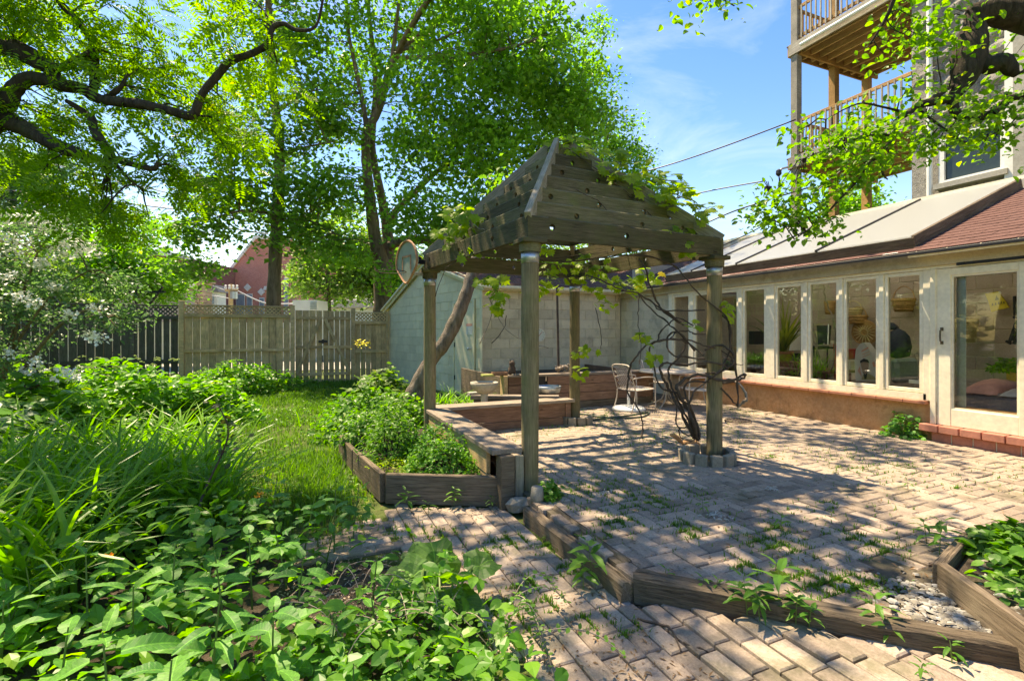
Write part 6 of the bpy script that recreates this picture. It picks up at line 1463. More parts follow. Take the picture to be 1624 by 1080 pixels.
link('joint_weeds', npmesh('joint_weeds', *spread_leaves(TO, jw, n, d, .012 * rng.uniform(.5, 1.5, 2600)), L_weed))['kind'] = 'stuff'
# brown seed pods and litter scattered on the paving
lt = []
for _ in range(3600):
    px = rnd.uniform(520, 1620); py = 640 + 440 * rnd.random() ** .8; z = LOW if (py > 900 and px < 980) or (py > 800 and px < 850) or py > 905 + (px - 1015) * .22 + 45 else 0
    v = G(px, py, z)
    if z == 0 and not inside((v.x, v.y), [(1.68, 2.2), (1.70, 7.3), (6.86, 7.3), (6.86, .3), (3.1, .3), (2.8, 1.2)]): continue
    if v.x < .6 and v.y < 3.3: continue
    lt.append(tuple(v + Vector((0, 0, .004))))
lt = np.array(lt); n, d = rand_leaf(len(lt), 2.5, 0)
link('litter', npmesh('litter', *spread_leaves(T_rhomb(.3), lt, n, d, .022 * rng.uniform(.4, 1.6, len(lt)) ** 1.3), plain('litter brown', (.20, .12, .06), .9, var=.4)))['kind'] = 'stuff'
sb = np.concatenate([onpoly([(-.2, 2.5), (.6, 2.4), (.62, 3.2), (-.1, 3.3)], 900, LOW - .006), onpoly([(1.5, 3.3), (1.4, 3.7), (.9, 3.9), (.9, 3.75)], 200, LOW + .002)]); n, d = rand_leaf(len(sb), 2, 0)
link('litter', npmesh('litter', *spread_leaves(T_rhomb(.5), sb, n, d, .018 * rng.uniform(.4, 1.6, len(sb))), plain('pale litter', (.34, .26, .19), .9, var=.4)))['kind'] = 'stuff'
# weeds standing along the timbers and on the paving
weeds = [(940, 925, LOW, .20, 'tall pale weed at the inner end of the short split timber'), (925, 935, LOW, .12, 'small weed left of the tall pale weed'), (1052, 935, LOW, .10, 'small weed at the left end of the long timber'), (1120, 950, LOW, .09, 'weed pair before the long timber, second from its left end'), (1135, 950, LOW, .09, 'weed touching the weed pair at the long timber'), (1185, 975, LOW, .14, 'bushy bright weed at the middle of the long timber, left stem'),
         (1205, 985, LOW, .13, 'bushy bright weed at the middle of the long timber, front stem'), (1235, 980, LOW, .19, 'bushy bright weed at the middle of the long timber, tallest stem'), (1262, 990, LOW, .11, 'bushy bright weed at the middle of the long timber, right stem'), (1283, 995, LOW, .08, 'low weed right of the bushy bright weeds'), (1388, 1005, LOW, .13, 'single weed before the right part of the long timber'), (1412, 1018, LOW, .08, 'low weed right of the single weed'), (1510, 1052, LOW, .07, 'small weed near the right end of the long timber'), (1460, 1075, LOW, .05, 'pale seedling at the bottom right of the paving'),
         (870, 815, LOW, .10, 'weed sprouting beside the pale stone'), (720, 803, LOW, .12, 'upright weed before the planter front board'), (780, 806, LOW, .08, 'low weed at the right end of the planter front board'), (680, 815, LOW, .07, 'tiny upright weed, second from the planter corner'), (648, 808, LOW, .12, 'thin upright weed at the planter corner'), (1490, 880, 0, .16, 'thin weed at the corner of the right bed'), (1470, 862, 0, .12, 'wispy weed behind the corner of the right bed'), (1115, 812, 0, .07, 'small upright weed in the middle of the patio'), (895, 855, LOW, .07, 'weed tuft on the short split timber'), (1010, 720, 0, .05, 'tiny weed on the patio behind the front post'), (1012, 945, LOW, .05, 'weed in the gap between the two timbers'), (1230, 905, 0, .03, 'rounded leaf of a weed behind the long timber'),
         (1440, 775, 0, .05, 'small weed on the patio near the shrub shadow'), (1238, 842, 0, .09, 'upright weed in the patio right of its centre')]
for px, py, z, h, lab in weeds:
    bs = G(px, py, z)
    if z == LOW: bs = G(px, py, lowz(bs.x))
    leafy('weed', lab, 0, 0, h * 1.25, h * .52 + .022, 6 if h > .1 else 4, NLF, .15, 'weed', base=bs, sr=.0025)
big = thing('fallen_leaf', 'bright green rounded leaf lying behind the long timber', 'leaf', G(1224, 915, 0)); V, Fc = T_pump(3); leafobj(npmesh('leaf', V, [k for f in Fc for k in f], [len(f) for f in Fc], L_vine), G(1226, 914, 0) + Vector((0, 0, .03)), (.1, .0, 1), (0, -1, 0), .085, big)
# plants against things
bush('potted_weed', 'dark leafy plant at the right foot of the front pergola post', 'plant', G(872, 795, -.03), (.10, .10, .17), 420, TOW, L_shrub, .035)
tag(MB().lathe([(.05, 0), (.055, .05), (.045, .12), (.035, .125)], G(852, 797, -.02), 12).build('clay_shard', M_ring, None, True), 'small broken clay pot standing by the front pergola post', 'pot')
bush('leafy_plant', 'glossy leafy plant against the stucco wall left of the glass door', 'plant', G(1438, 691, 0), (.26, .22, .30), 420, TOW, L_broad, .055)
bush('leafy_plant', 'climbing leaves beside the door frame above the plant at the step', 'plant', P(1460, 650, 6.15), (.10, .12, .14), 90, TOW, L_shrub, .05, nst=6)
# right bed: boards, soil, plants, pebbles
rb = thing('raised_bed', 'low board-edged bed cut off by the right picture edge, full of weeds', 'raised bed', (3.5, 1.0, 0))
c0 = Vector((2.95, 1.42, .045)); c1 = Vector((2.46, .72, .045)); c2 = Vector((3.62, 1.62, .03)); c3 = Vector((4.5, 1.5, .03))
board('edge_board', c1, c0, .045, .19, M_timber, rb); board('edge_board', c0 + Vector((.03, .03, -.01)), c2, .05, .15, M_timber, rb); board('edge_board', c2 + Vector((.03, .0, 0)), c3, .05, .13, M_timber, rb)
link('soil', npmesh('soil', [(2.5, .7, .05), (2.97, 1.40, .05), (3.62, 1.58, .05), (4.6, 1.46, .05), (4.6, .2, .05), (2.9, .2, .05)], list(range(6)), [6], M_soil), rb)
bush('leafy_plant', 'bright leafy weeds filling the near part of the right raised bed', 'plant', (3.2, 1.08, .05), (.27, .22, .11), 230, TO, L_weed, .05)
bush('leafy_plant', 'big-leaved plant in the right raised bed at the picture edge', 'plant', (3.45, 1.28, .05), (.24, .2, .18), 200, TOW, L_weed, .07)
bush('leafy_plant', 'low leafy plant at the far corner of the right raised bed', 'plant', (3.75, 1.45, .05), (.3, .14, .17), 300, TOW, L_weed, .07)
r_ = random.Random(9); g_ = MB(); gi = 0
peb = thing('pebbles', 'heap of white marble pebbles in the corner between the long timber and the raised bed', 'pebbles', G(1500, 950, 0)); peb['kind'] = 'stuff'
def pebble(mb, c, s):
    V = []; n = 6
    M = Matrix.Translation(c) @ Matrix.Rotation(r_.uniform(0, 6.28), 4, 'Z') @ Matrix.Rotation(r_.gauss(0, .3), 4, 'X')
    V.append(M @ Vector((0, 0, s * .4)))
    for zz, q in ((.26, .62), (-.05, 1)):
        for j in range(n): a = 6.283 * j / n + r_.uniform(-.3, .3); V.append(M @ Vector((s * q * math.cos(a) * 1.15 * r_.uniform(.8, 1.2), s * q * math.sin(a) * .75 * r_.uniform(.8, 1.2), s * zz)))
    mb.add(V, [(0, 1 + j, 1 + (j + 1) % n) for j in range(n)] + [(1 + j, 1 + n + j, 1 + n + (j + 1) % n, 1 + (j + 1) % n) for j in range(n)])
for _ in range(1500):
    t = r_.random(); c = c0.lerp(c1, t) * 1.; c = Vector((c.x, c.y, 0)) + Vector((-.78, .52, 0)).normalized() * (.03 + abs(r_.gauss(0, .12)))
    if t < .12: c += Vector((r_.gauss(0, .08), r_.gauss(0, .08), 0))
    e = Vector((2.74, .98, 0)); f = Vector((1.63, 2.15, 0)); dn = (f - e).normalized(); side = (c - e).cross(dn).z
    if side < .07: continue
    pebble(g_, c + Vector((0, 0, -.008 + r_.uniform(0, .02))), r_.uniform(.007, .024))
for _ in range(160): v = onpoly([(2.6, .8), (2.97, 1.35), (3.5, 1.5), (3.4, .6)], 1, .05)[0]; pebble(g_, Vector(v), r_.uniform(.008, .026))
g_.build('stones', M_whitestone, peb, kind='stuff')
# ------------------------------------------------------------------ patio furniture
M_chair = plain('cream metal', (.50, .43, .36), .55, .1, .12)
def tube(mb, pts, r_=.011, sm=3): return mb.tube(smoothpts(pts, sm) if len(pts) > 2 and sm > 1 else pts, r_, 7)
def make_chair(label):
    t = thing('patio_chair', label, 'chair', (0, 0, 0), group='wire mesh patio chairs')
    w_ = .25
    m = MB()
    tube(m, [(-.18, -w_, .40), (-.24, -w_, .60), (-.30, -w_, .80), (-.30, -w_ + .06, .86), (-.29, 0, .87), (-.30, w_ - .06, .86), (-.30, w_, .80), (-.24, w_, .60), (-.18, w_, .40)]); m.build('back_frame', M_chair, t, True)
    m = MB(); tube(m, [(-.18, -w_, .40), (.22, -w_, .42), (.26, 0, .42), (.22, w_, .42), (-.18, w_, .40), (-.18, -w_, .40)], .010, 3); m.build('seat_frame', M_chair, t, True)
    def net(a, b, c, d, name, n=9):
        a, b, c, d = map(Vector, (a, b, c, d)); m = MB()
        for i in range(-n, n + 1):
            for s in (0, 1):
                p = [];
                for k in range(5):
                    v = k / 4; u = i / n + v if s == 0 else i / n + 1 - v
                    if 0 <= u <= 1: p.append(a.lerp(b, u).lerp(d.lerp(c, u), v) + Vector((0, 0, -.015 * math.sin(u * 3.14) if name == 'seat' else 0)))
                if len(p) > 1: m.tube(p, .0055, 4, False)
        m.build(name, M_chair, t)
    net((-.18, -w_ + .01, .405), (-.18, w_ - .01, .405), (.25, w_ - .01, .42), (.25, -w_ + .01, .42), 'seat'); net((-.18, -w_ + .01, .41), (-.18, w_ - .01, .41), (-.295, w_ - .02, .85), (-.295, -w_ + .02, .85), 'backrest')
    for s in (-1, 1):
        m = MB(); tube(m, [(-.23, s * w_, .62), (-.05, s * (w_ + .02), .645), (.18, s * (w_ + .02), .64), (.25, s * (w_ + .01), .60), (.26, s * w_, .40), (.27, s * w_, .0)], .011, 3); m.build('leg', M_chair, t, True)
        m = MB(); tube(m, [(-.18, s * w_, .40), (-.20, s * w_, .22), (-.27, s * w_, 0)], .011); m.build('leg', M_chair, t, True)
    return t
def dup(o, parent=None):
    c = o.copy(); COL.objects.link(c); c.parent = parent
    if parent is not None: c.matrix_parent_inverse = o.matrix_parent_inverse.copy()
    for ch in [k for k in COL.objects if k.parent == o]: dup(ch, c)
    return c
c_a = make_chair('empty wire mesh chair facing right, nearest the rear planter'); c_b = dup(c_a); c_b['label'] = 'wire mesh chair facing the table, behind the vine-covered post'; c_c = dup(c_a); c_c['label'] = 'wire mesh chair tucked behind the left end of the table'
for c, px, py, rz in ((c_a, 1006, 651, .05), (c_b, 1108, 652, 2.75), (c_c, 1040, 636, -.5)):
    v = G(px, py, 0); c.location = v; c.rotation_euler = (0, 0, rz); c.scale = (.92, .92, .88)
tv = G(1058, 644, 0)
tb_ = thing('patio_table', 'round pale patio table between the wire mesh chairs', 'table', tv)
MB().lathe([(.46, .60), (.475, .612), (.46, .628), (0.02, .630)], tv, 32).build('tabletop', M_chair, tb_, True); MB().lathe([(.477, .596), (.48, .606), (.477, .616)], tv, 32).build('rim', M_chair, tb_)
for k in range(4):
    a = R(k * 90 + 30); dv = Vector((math.cos(a), math.sin(a), 0)); m = MB(); tube(m, [tv + dv * .06 + Vector((0, 0, .58)), tv + dv * .04 + Vector((0, 0, .35)), tv + dv * .10 + Vector((0, 0, .12)), tv + dv * .36], .013); m.build('leg', M_chair, tb_, True)
ct = thing('glass_cup', 'small glass standing at the left side of the patio table', 'cup', P(1043, 597, 7.4)); q = tv + Vector((-.25, .05, .631)); MB().lathe([(.03, 0), (.035, .10), (.03, .10)], q, 12).build('cup_body', M_metal, ct, True)
ub = thing('umbrella_base', 'white round ribbed parasol base with short tube, left of the mesh chair', 'parasol base', G(995, 652, 0)); v = G(997, 650, 0)
MB().lathe([(.27, 0), (.275, .03), (.24, .055), (.05, .075)], v, 26).build('foot', M_white, ub, True); MB().tube([v + Vector((0, 0, .06)), v + Vector((0, 0, .30))], .025, 12).build('tube', M_white, ub, True)
M_hose = plain('green rubber', (.03, .055, .04), .5)
tag(MB().tube(smoothpts([G(905, 662, 0) + Vector((0, 0, .012)), G(925, 658, 0) + Vector((0, 0, .012)), G(950, 662, 0) + Vector((0, 0, .012)), G(985, 664, 0) + Vector((0, 0, .012)), G(1020, 662, 0) + Vector((0, 0, .012)), G(1028, 655, 0) + Vector((0, 0, .012)), G(1000, 660, 0) + Vector((0, 0, .014)), G(930, 668, 0) + Vector((0, 0, .012)), G(900, 666, 0) + Vector((0, 0, .012))], 5), .013, 7).build('garden_hose', M_hose, None, True), 'dark green garden hose looped on the patio before the mesh chair', 'hose')
rc = thing('mesh_basket', 'dark oval wire mesh frame lying on the patio right of the vine-covered post', 'wire frame', G(1170, 670, 0)); v = G(1170, 669, 0) + Vector((0, 0, .02))
ov = [v + Vector((math.cos(a) * .20, math.sin(a) * .15, 0)) for a in np.linspace(0, 6.283, 25)]; MB().tube(ov, .008, 6).build('rim', M_cane, rc, True)
m = MB()
for i in range(-5, 6, 2): k = .15 * math.sqrt(1 - (i / 6) ** 2); m.tube([v + Vector((i * .033, -k, 0)), v + Vector((i * .033, k, 0))], .0025, 4); k = .20 * math.sqrt(1 - (i / 6) ** 2); m.tube([v + Vector((-k, i * .025, 0)), v + Vector((k, i * .025, 0))], .0025, 4)
m.build('mesh', M_cane, rc)
# squirrel at the foot of the vine
M_fur = plain('squirrel fur', (.42, .24, .12), .95, var=.25, sc_=70, bstr=.6)
sv = G(1096, 712, 0); m = MB(); ax_ = Vector((.80, -.34, 0)).normalized(); sd2 = Vector((.34, .8, 0)).normalized()
def sp3(a, h, s=0): return sv + ax_ * a + Vector((0, 0, h)) + sd2 * s
m.tube([sp3(.10, .045), sp3(.085, .055), sp3(.06, .068), sp3(.04, .07), sp3(.01, .07), sp3(-.03, .072), sp3(-.07, .065), sp3(-.10, .055)], [.008, .018, .026, .024, .034, .042, .036, .015], 12)
m.tube([sp3(-.09, .06), sp3(-.12, .09), sp3(-.16, .13), sp3(-.20, .155), sp3(-.24, .16)], [.010, .024, .028, .026, .008], 10)
for s in (-1, 1):
    m.tube([sp3(.03, .06, s * .02), sp3(.045, .03, s * .024), sp3(.06, .006, s * .022)], [.014, .009, .007], 6); m.tube([sp3(-.06, .055, s * .026), sp3(-.03, .03, s * .036), sp3(-.06, .012, s * .034), sp3(-.02, .006, s * .034)], [.024, .018, .009, .007], 6); m.tube([sp3(.052, .085, s * .014), sp3(.048, .108, s * .017)], [.009, .003], 5)
so = m.build('squirrel', M_fur, None, True); so['label'] = 'brown squirrel with bushy tail foraging at the foot of the vine canes'; so['category'] = 'squirrel'
md = so.modifiers.new('r', 'REMESH'); md.mode = 'VOXEL'; md.voxel_size = .0045; md.use_smooth_shade = True
# basketball board on the rear left post
bb = thing('basketball_hoop', 'faded oval basketball backboard with orange rim on the rear left pergola post', 'basketball hoop', P(645, 420, 5.9))
bc = P(645, 416, 5.9); bn = Vector((-.955, -.30, 0)).normalized(); bu = Vector((-bn.y, bn.x, 0)).normalized()
M_bb = plain('faded green plastic', (.26, .29, .23), .7, var=.12, sc_=10); M_or = plain('faded orange', (.42, .20, .11), .7, var=.2)
def oval(sx, sz, flat=.0, n=26):
    out = []
    for i in range(n):
        a = 2 * math.pi * i / n; z = math.sin(a); x = math.cos(a) * (1 if z > -.2 else (1 + (z + .2) * .62)); out.append((x * sx, z * sz))
    return out
MB().poly([bc + bu * x + Vector((0, 0, z)) for x, z in oval(.25, .25)], -bn * .022).build('backboard', M_bb, bb)
o1 = oval(.255, .256) + [oval(.255, .256)[0]]; MB().tube([bc + bu * x + Vector((0, 0, z)) + bn * .006 for x, z in o1], .013, 6).build('orange_edge', M_or, bb)
for a, b in (((-.10, -.10), (-.10, .07)), ((.10, -.10), (.10, .07)), ((-.11, .07), (.11, .07))): board('painted_line', bc + bu * a[0] + Vector((0, 0, a[1])) + bn * .003, bc + bu * b[0] + Vector((0, 0, b[1])) + bn * .003, .022, .004, M_or, bb, up=bn, c=0)
rcn = bc + bn * .20 + Vector((0, 0, -.13)); MB().tube([rcn + Vector((math.cos(a) * .17, math.sin(a) * .17, 0)) for a in np.linspace(0, 6.283, 25)], .005, 6).build('rim', M_cane, bb, True)
board('bracket', bc - bn * .02 + Vector((0, 0, .02)), bc - bn * .24 + Vector((0, 0, .02)), .06, .05, M_black, bb); board('bracket', bc - bn * .02 + Vector((0, 0, -.13)), bc - bn * .26 + Vector((0, 0, -.13)), .04, .04, M_metal, bb); board('bracket', bc - bn * .02 + Vector((0, 0, .12)), bc - bn * .20 + Vector((0, 0, .06)), .03, .03, M_black, bb)
# stone urn
v = P(768, 640, 7.15); v.z = LOW; ur = thing('garden_urn', 'shallow mossy stone bowl on a pedestal behind the rear bench', 'urn', v); zt_ = P(768, 606, 7.15).z
MB().lathe([(.02, zt_ - .06), (.16, zt_ - .03), (.195, zt_ + .0), (.205, zt_), (.20, zt_ - .04), (.16, zt_ - .11), (.09, zt_ - .155), (.055, zt_ - .17)], (v.x, v.y, 0), 26).build('bowl', M_conc, ur, True)
MB().lathe([(.06, zt_ - .17), (.05, zt_ - .2), (.055, .1), (.10, -.05), (.12, LOW)], (v.x, v.y, 0), 18).build('pedestal', M_conc, ur, True)
MB().lathe([(.0, zt_ - .012), (.17, zt_ - .02)], (v.x, v.y, 0), 18).build('earth', M_soil, ur)
# timber planters along the block wall
pl = thing('timber_planter', 'long raised planter of stacked reddish timbers along the back of the patio', 'planter', (4.6, 7.4, 0))
for i in range(4):
    z = .52 - i * .145
    board('plank', (3.72, 7.28, z - .04), (5.85, 7.28, z - .04), .05, .138, M_bench if i < 3 else M_timber, pl)
for i in range(3): board('plank', (3.02, 7.30, .50 - i * .145), (3.52, 7.30, .50 - i * .145), .05, .138, M_bench, pl)
board('top_board', (3.0, 7.36, .575), (5.88, 7.36, .575), .22, .035, M_benchtop, pl)
MB().box((3.54, 7.30, -.05), (3.70, 7.34, .555)).build('post', M_black, pl); MB().box((2.93, 7.25, -.1), (3.0, 7.42, .59), .006).build('post', M_fence, pl)  # black box: shade of an opening between the planks, put in as colour
board('end_plank', (5.88, 7.27, .30), (5.88, 9.6, .30), .05, .52, M_bench, pl); board('end_plank', (2.96, 7.44, .30), (2.96, 9.6, .30), .05, .52, M_timber, pl); link('soil', npmesh('soil', [(3.0, 7.3, .46), (5.85, 7.3, .46), (5.85, 9.7, .46), (3.0, 9.7, .46)], [0, 1, 2, 3], [4], M_soil), pl)
pl2 = thing('low_timber_frame', 'low weathered timber frame behind the rear bench carrying the metal bowl', 'timber frame', (2.7, 6.8, 0))
board('plank', (2.35, 7.15, .30), (3.55, 6.55, .30), .26, .05, M_benchtop, pl2); board('plank', (2.32, 7.20, .34), (2.62, 7.22, .34), .1, .05, M_conc, pl2); board('plank', (2.35, 7.03, .12), (3.45, 6.48, .12), .05, .3, M_timber, pl2)
MB().lathe([(.03, 0), (.15, .005), (.17, .06), (.175, .10), (.165, .10), (.15, .02)], P(871, 614, 7.2) + Vector((0, 0, -.08)), 24).build('metal_bowl', M_metal, None, True, label='shallow galvanised bowl on the low timber frame behind the front post', cat='bowl')
# things on the timber planter
def onpl(px, y=7.36): r = (px - 812) / F; Y = y / (.921 - .39 * r); return Vector(((.921 * r + .39) * Y, y, .593))
v = onpl(812); ow = thing('owl_figure', 'dark carved figurine sitting on the timber planter against the wall', 'figurine', v)
MB().lathe([(.055, 0), (.065, .05), (.06, .11), (.04, .15), (.05, .18), (.045, .21), (.015, .235)], v, 14).build('body', M_cane, ow, True)
for s in (-1, 1): MB().tube([v + Vector((s * .022, 0, .215)), v + Vector((s * .035, 0, .255))], [.014, .003], 6).build('ear', M_cane, ow)
v = onpl(792); t = thing('wooden_tray', 'low reddish wooden tray on the left end of the timber planter', 'tray', v)
for a, b in (((-.12, -.06), (.12, -.06)), ((-.12, .06), (.12, .06)), ((-.12, -.06), (-.12, .06)), ((.12, -.06), (.12, .06))): board('side', v + Vector((a[0], a[1], .03)), v + Vector((b[0], b[1], .03)), .012, .05, M_bench, t)
board('base', v + Vector((-.12, 0, .008)), v + Vector((.12, 0, .008)), .12, .012, M_bench, t)
tag(board('yellow_plank', onpl(764) + Vector((0, 0, .01)), onpl(783) + Vector((0, 0, .01)), .12, .03, plain('mossy yellow', (.34, .36, .12), .9)), 'mossy yellowish plank at the left end of the timber planter', 'plank')
r_ = random.Random(3)
for k in range(4): tag(rock(k + 30, .03, M_whitestone, 'white_stone', None, onpl(812 + k * 7) + Vector((0, -.07, .012)), (1.4, 1, .7)), 'small bluish white stone beside the carved figurine', 'stone', 'white stones on the planter')
dw = thing('driftwood', 'pale knobbly heap of driftwood on the timber planter beside the rear post', 'driftwood', onpl(893)); v = onpl(893)
for k in range(16): a = r_.uniform(0, 6.28); q = v + Vector((r_.gauss(0, .07), r_.gauss(0, .03), r_.uniform(.01, .12))); MB().tube(smoothpts([q, q + Vector((math.cos(a) * .06, .02, .03)), q + Vector((math.cos(a) * .10, .0, r_.uniform(-.03, .05)))], 3), [.022, .026, .02, .018, .015, .012, .008], 6).build('piece', M_canelight, dw)
v = onpl(897); tag(board('leaning_bar', v + Vector((-.08, .1, 0)), v + Vector((.02, .35, 1.5)), .04, .03, M_cane), 'dark wooden bar leaning against the block wall behind the rear post', 'bar')

# ------------------------------------------------------------------ things inside the glazed house
def Q(px, py, x): r = (px - 812) / F; Y = x / (.921 * r + .39); return P(px, py, Y)
M_wick = plain('wicker', (.42, .24, .10), .8, var=.3, sc_=60, bstr=.8); M_wick2 = plain('pale wicker', (.58, .46, .26), .8, var=.25, sc_=60, bstr=.8)
def foot(v, z=.10): return Vector((v.x, v.y, z))
tbl = thing('plant_shelf', 'long low dark shelf behind the windows carrying pots', 'shelf', foot(Q(1250, 600, 7.5)))
ya, yb_ = at_x(1165, 7.5), at_x(1330, 7.5)
MB().box((7.25, yb_, .66), (7.95, ya, .70), .004).build('shelf_board', M_bench, tbl)
for y in (ya - .1, yb_ + .1): MB().box((7.85, y - .03, .10), (7.91, y + .03, .66)).build('leg', M_bench, tbl); MB().box((7.29, y - .03, .10), (7.35, y + .03, .66)).build('leg', M_bench, tbl)
def pot(v, r1, h, label, mat=M_terra):
    t = thing('plant_pot', label, 'pot', v); MB().lathe([(r1 * .68, 0), (r1 * .93, h * .8), (r1 * 1.08, h * .8), (r1 * 1.08, h), (r1 * .93, h), (r1 * .9, h * .9), (.01, h * .9)], v, 20).build('pot_body', mat, t, True); return t
v = Q(1243, 589, 7.6); v.z = .70; pot(v, .14, .26, 'large terracotta pot on the shelf holding the spiky plant')
clump('spiky_plant', 'tall spiky striped plant in the large terracotta pot behind the window', 'plant', v + Vector((0, 0, .23)), 46, .95, .05, L_var, spread=.03, curl=(.1, 1.2), cone=1.2)
v = Q(1262, 592, 7.5); v.z = .70; pot(v, .075, .11, 'small terracotta pot right of the large one'); clump('potted_sprout', 'thin sprout in the small terracotta pot', 'plant', v + Vector((0, 0, .09)), 8, .3, .015, L_lily, spread=.01)
v = Q(1196, 606, 7.22); v.z = .62; MB().lathe([(.10, 0), (.14, .10), (.12, .10)], v, 16).build('plant_bowl', M_black, None, True, label='shallow dark bowl of the spider plant on the window ledge', cat='bowl')
clump('spider_plant', 'bushy pale green spider plant behind the second visible window', 'plant', v + Vector((0, 0, .08)), 220, .34, .014, L_weed, spread=.09, curl=(.8, 2.2), cone=1.7)
v = Q(1290, 606, 7.3); v.z = .60; clump('grassy_plant', 'tall feathery green plant at the bottom of the third window', 'plant', v, 150, .42, .012, L_lily, spread=.10, curl=(.3, 1.2))
v = Q(1257, 606, 7.3); v.z = .55; bush('trailing_plant', 'trailing green plant under the potted shelf behind the window', 'plant', v, (.12, .4, .16), 260, TO, L_weed, .05, nst=6)
v = Q(1150, 606, 7.2); v.z = .60; bush('ledge_plant', 'leafy plant with blue pot behind the window left of the spider plant', 'plant', v, (.15, .22, .22), 240, TO, L_weed, .06, nst=6); MB().lathe([(.05, 0), (.07, .09), (.06, .09)], Q(1120, 598, 7.2), 14).build('plant_pot', plain('blue glaze', (.03, .09, .35), .2), None, True, label='small blue glazed pot on the window ledge', cat='pot')
v = Q(1165, 565, 7.3); v.z = .80; t = thing('wicker_stack', 'stack of small round wicker baskets at the window beside the spider plant', 'baskets', v)
for k in range(3): MB().lathe([(.07, 0), (.08, .05), (.06, .07)], v + Vector((0, 0, k * .072)), 16).build('basket', M_wick, t)
xbox('black_speaker', Q(1187, 546, 8.4), Q(1212, 525, 8.7), M_black, None, .01, label='black box standing behind the second visible window', cat='box')
xbox('dark_cabinet', Q(1245, 600, 8.8) , Q(1272, 560, 9.3), M_black, None, .01, label='dark cabinet behind the potted plants', cat='cabinet'); xbox('white_box', Q(1250, 556, 9.0), Q(1270, 526, 9.3), M_white, None, .01, label='white box behind the spiky plant leaves', cat='box')
t = thing('dark_chair', 'black cushioned chair behind the third window', 'chair', foot(Q(1305, 600, 8.6)))
MB().poly([Q(1295, 516, 8.7), Q(1315, 516, 8.7), Q(1313, 546, 8.6), Q(1297, 547, 8.6)], (.06, 0, 0)).build('backrest', M_black, t); a = Q(1295, 548, 8.6); b = Q(1315, 548, 8.6); MB().box((8.2, b.y, a.z - .06), (8.62, a.y, a.z), .01).build('seat', M_black, t)
for x in (8.23, 8.58):
    for y in (a.y - .02, b.y + .02): MB().tube([(x, y, .10), (x, y, a.z - .06)], .012, 6).build('leg', M_black, t)
MB().tube([Q(1314, 514, 8.5), Q(1313, 546, 8.4)], .01, 6).build('side_rail', M_white, t)
# bare branches standing in the third window
t = thing('branch_ornament', 'pale bare branches standing upright behind the third window', 'branches', Q(1310, 606, 7.4))
for pl_ in ([(1310, 604), (1306, 590), (1297, 560), (1292, 530), (1288, 512)], [(1310, 604), (1320, 580), (1324, 555), (1323, 520), (1318, 495), (1308, 470), (1304, 450)], [(1306, 588), (1296, 575), (1286, 560)], [(1300, 570), (1292, 545), (1286, 538)]):
    MB().tube(smoothpts([Q(x, y, 7.4) for x, y in pl_], 4, .006, 3), .011, 6).build('branch', M_canelight, t, True)
def basket(px, py, w_, h_, label, mat=M_wick, handle=True, x=9.3):
    c = Q(px, py, x); t = thing('hanging_basket', label, 'basket', c)
    MB().lathe([(w_ * .36, -h_ / 2), (w_ * .5, h_ / 2), (w_ * .47, h_ / 2), (w_ * .34, -h_ / 2 + .02)], c, 18).build('basket_body', mat, t, True)
    for k in range(3): MB().tube([c + Vector((math.cos(a) * w_ * (.40 + .05 * k), math.sin(a) * w_ * (.40 + .05 * k), -h_ / 2 + h_ * (k + .5) / 3)) for a in np.linspace(0, 6.283, 19)], .008, 5).build('woven_band', mat, t)
    if handle: MB().tube(smoothpts([c + Vector((0, -w_ * .48, h_ / 2)), c + Vector((0, -w_ * .35, h_ * 1.1)), c + Vector((0, 0, h_ * 1.45)), c + Vector((0, w_ * .35, h_ * 1.1)), c + Vector((0, w_ * .48, h_ / 2))], 4), .008, 6).build('handle', mat, t)
basket(1316, 488, .20, .26, 'orange-brown wicker purse hanging on the wall behind the third window', M_wick, False); basket(1352, 495, .34, .14, 'tan wicker basket with handle hanging behind the fourth window', M_wick2); basket(1360, 507, .32, .16, 'darker wicker basket just below the handled one'); basket(1433, 484, .34, .22, 'brown wicker basket with handle behind the window next to the door'); basket(1528, 524, .36, .36, 'open slatted pale basket hanging on the wall behind the glass door', M_wick2, False)
c = Q(1371, 527, 9.3); t = thing('wicker_tray', 'large round sunburst wicker tray leaning behind the fourth window', 'tray', c)
MB().tube([c, c + Vector((.025, 0, .004))], .225, 28).build('disc', M_wick, t)
for k in range(18): a = 6.283 * k / 18; MB().bar(c + Vector((-.012, math.cos(a) * .05, math.sin(a) * .05)), c + Vector((-.012, math.cos(a) * .19, math.sin(a) * .19)), .016, .010).build('spoke', M_wick2, t)
for q in (.215, .05): MB().tube([c + Vector((-.012, math.cos(a) * q, math.sin(a) * q)) for a in np.linspace(0, 6.283, 25)], .011, 6).build('rim', M_wick, t)
# printed cloth bag
t = thing('cloth_bag', 'white cloth bag printed with a bereted face and red lines, standing behind the fourth window', 'bag', Q(1374, 606, 7.3))
M_bag = plain('white cloth', (.62, .58, .52), .9, var=.08, sc_=12)
bp = [(1357, 604), (1355, 575), (1357, 555), (1364, 545), (1370, 543), (1379, 556), (1389, 575), (1394, 592), (1393, 604)]
MB().poly([Q(x, y, 7.30) for x, y in bp], (.14, 0, 0)).build('bag_body', M_bag, t)
def prn(name, pts, mat, o=.004): return link(name, npmesh(name, [Q(x, y, 7.30 - o) for x, y in pts], list(range(len(pts))), [len(pts)], mat), t)
M_face = plain('printed skin tone', (.40, .27, .19), .9, var=.1); M_cap = plain('printed black', (.05, .045, .04), .9)
prn('red_print', [(1366, 556), (1377, 550), (1377.5, 552.5), (1366.5, 558.5)], M_redp); prn('red_print', [(1367, 562), (1379, 557), (1379, 558), (1367, 563)], M_redp); prn('red_print', [(1368, 566), (1380, 561), (1380, 562), (1368, 567)], M_redp)
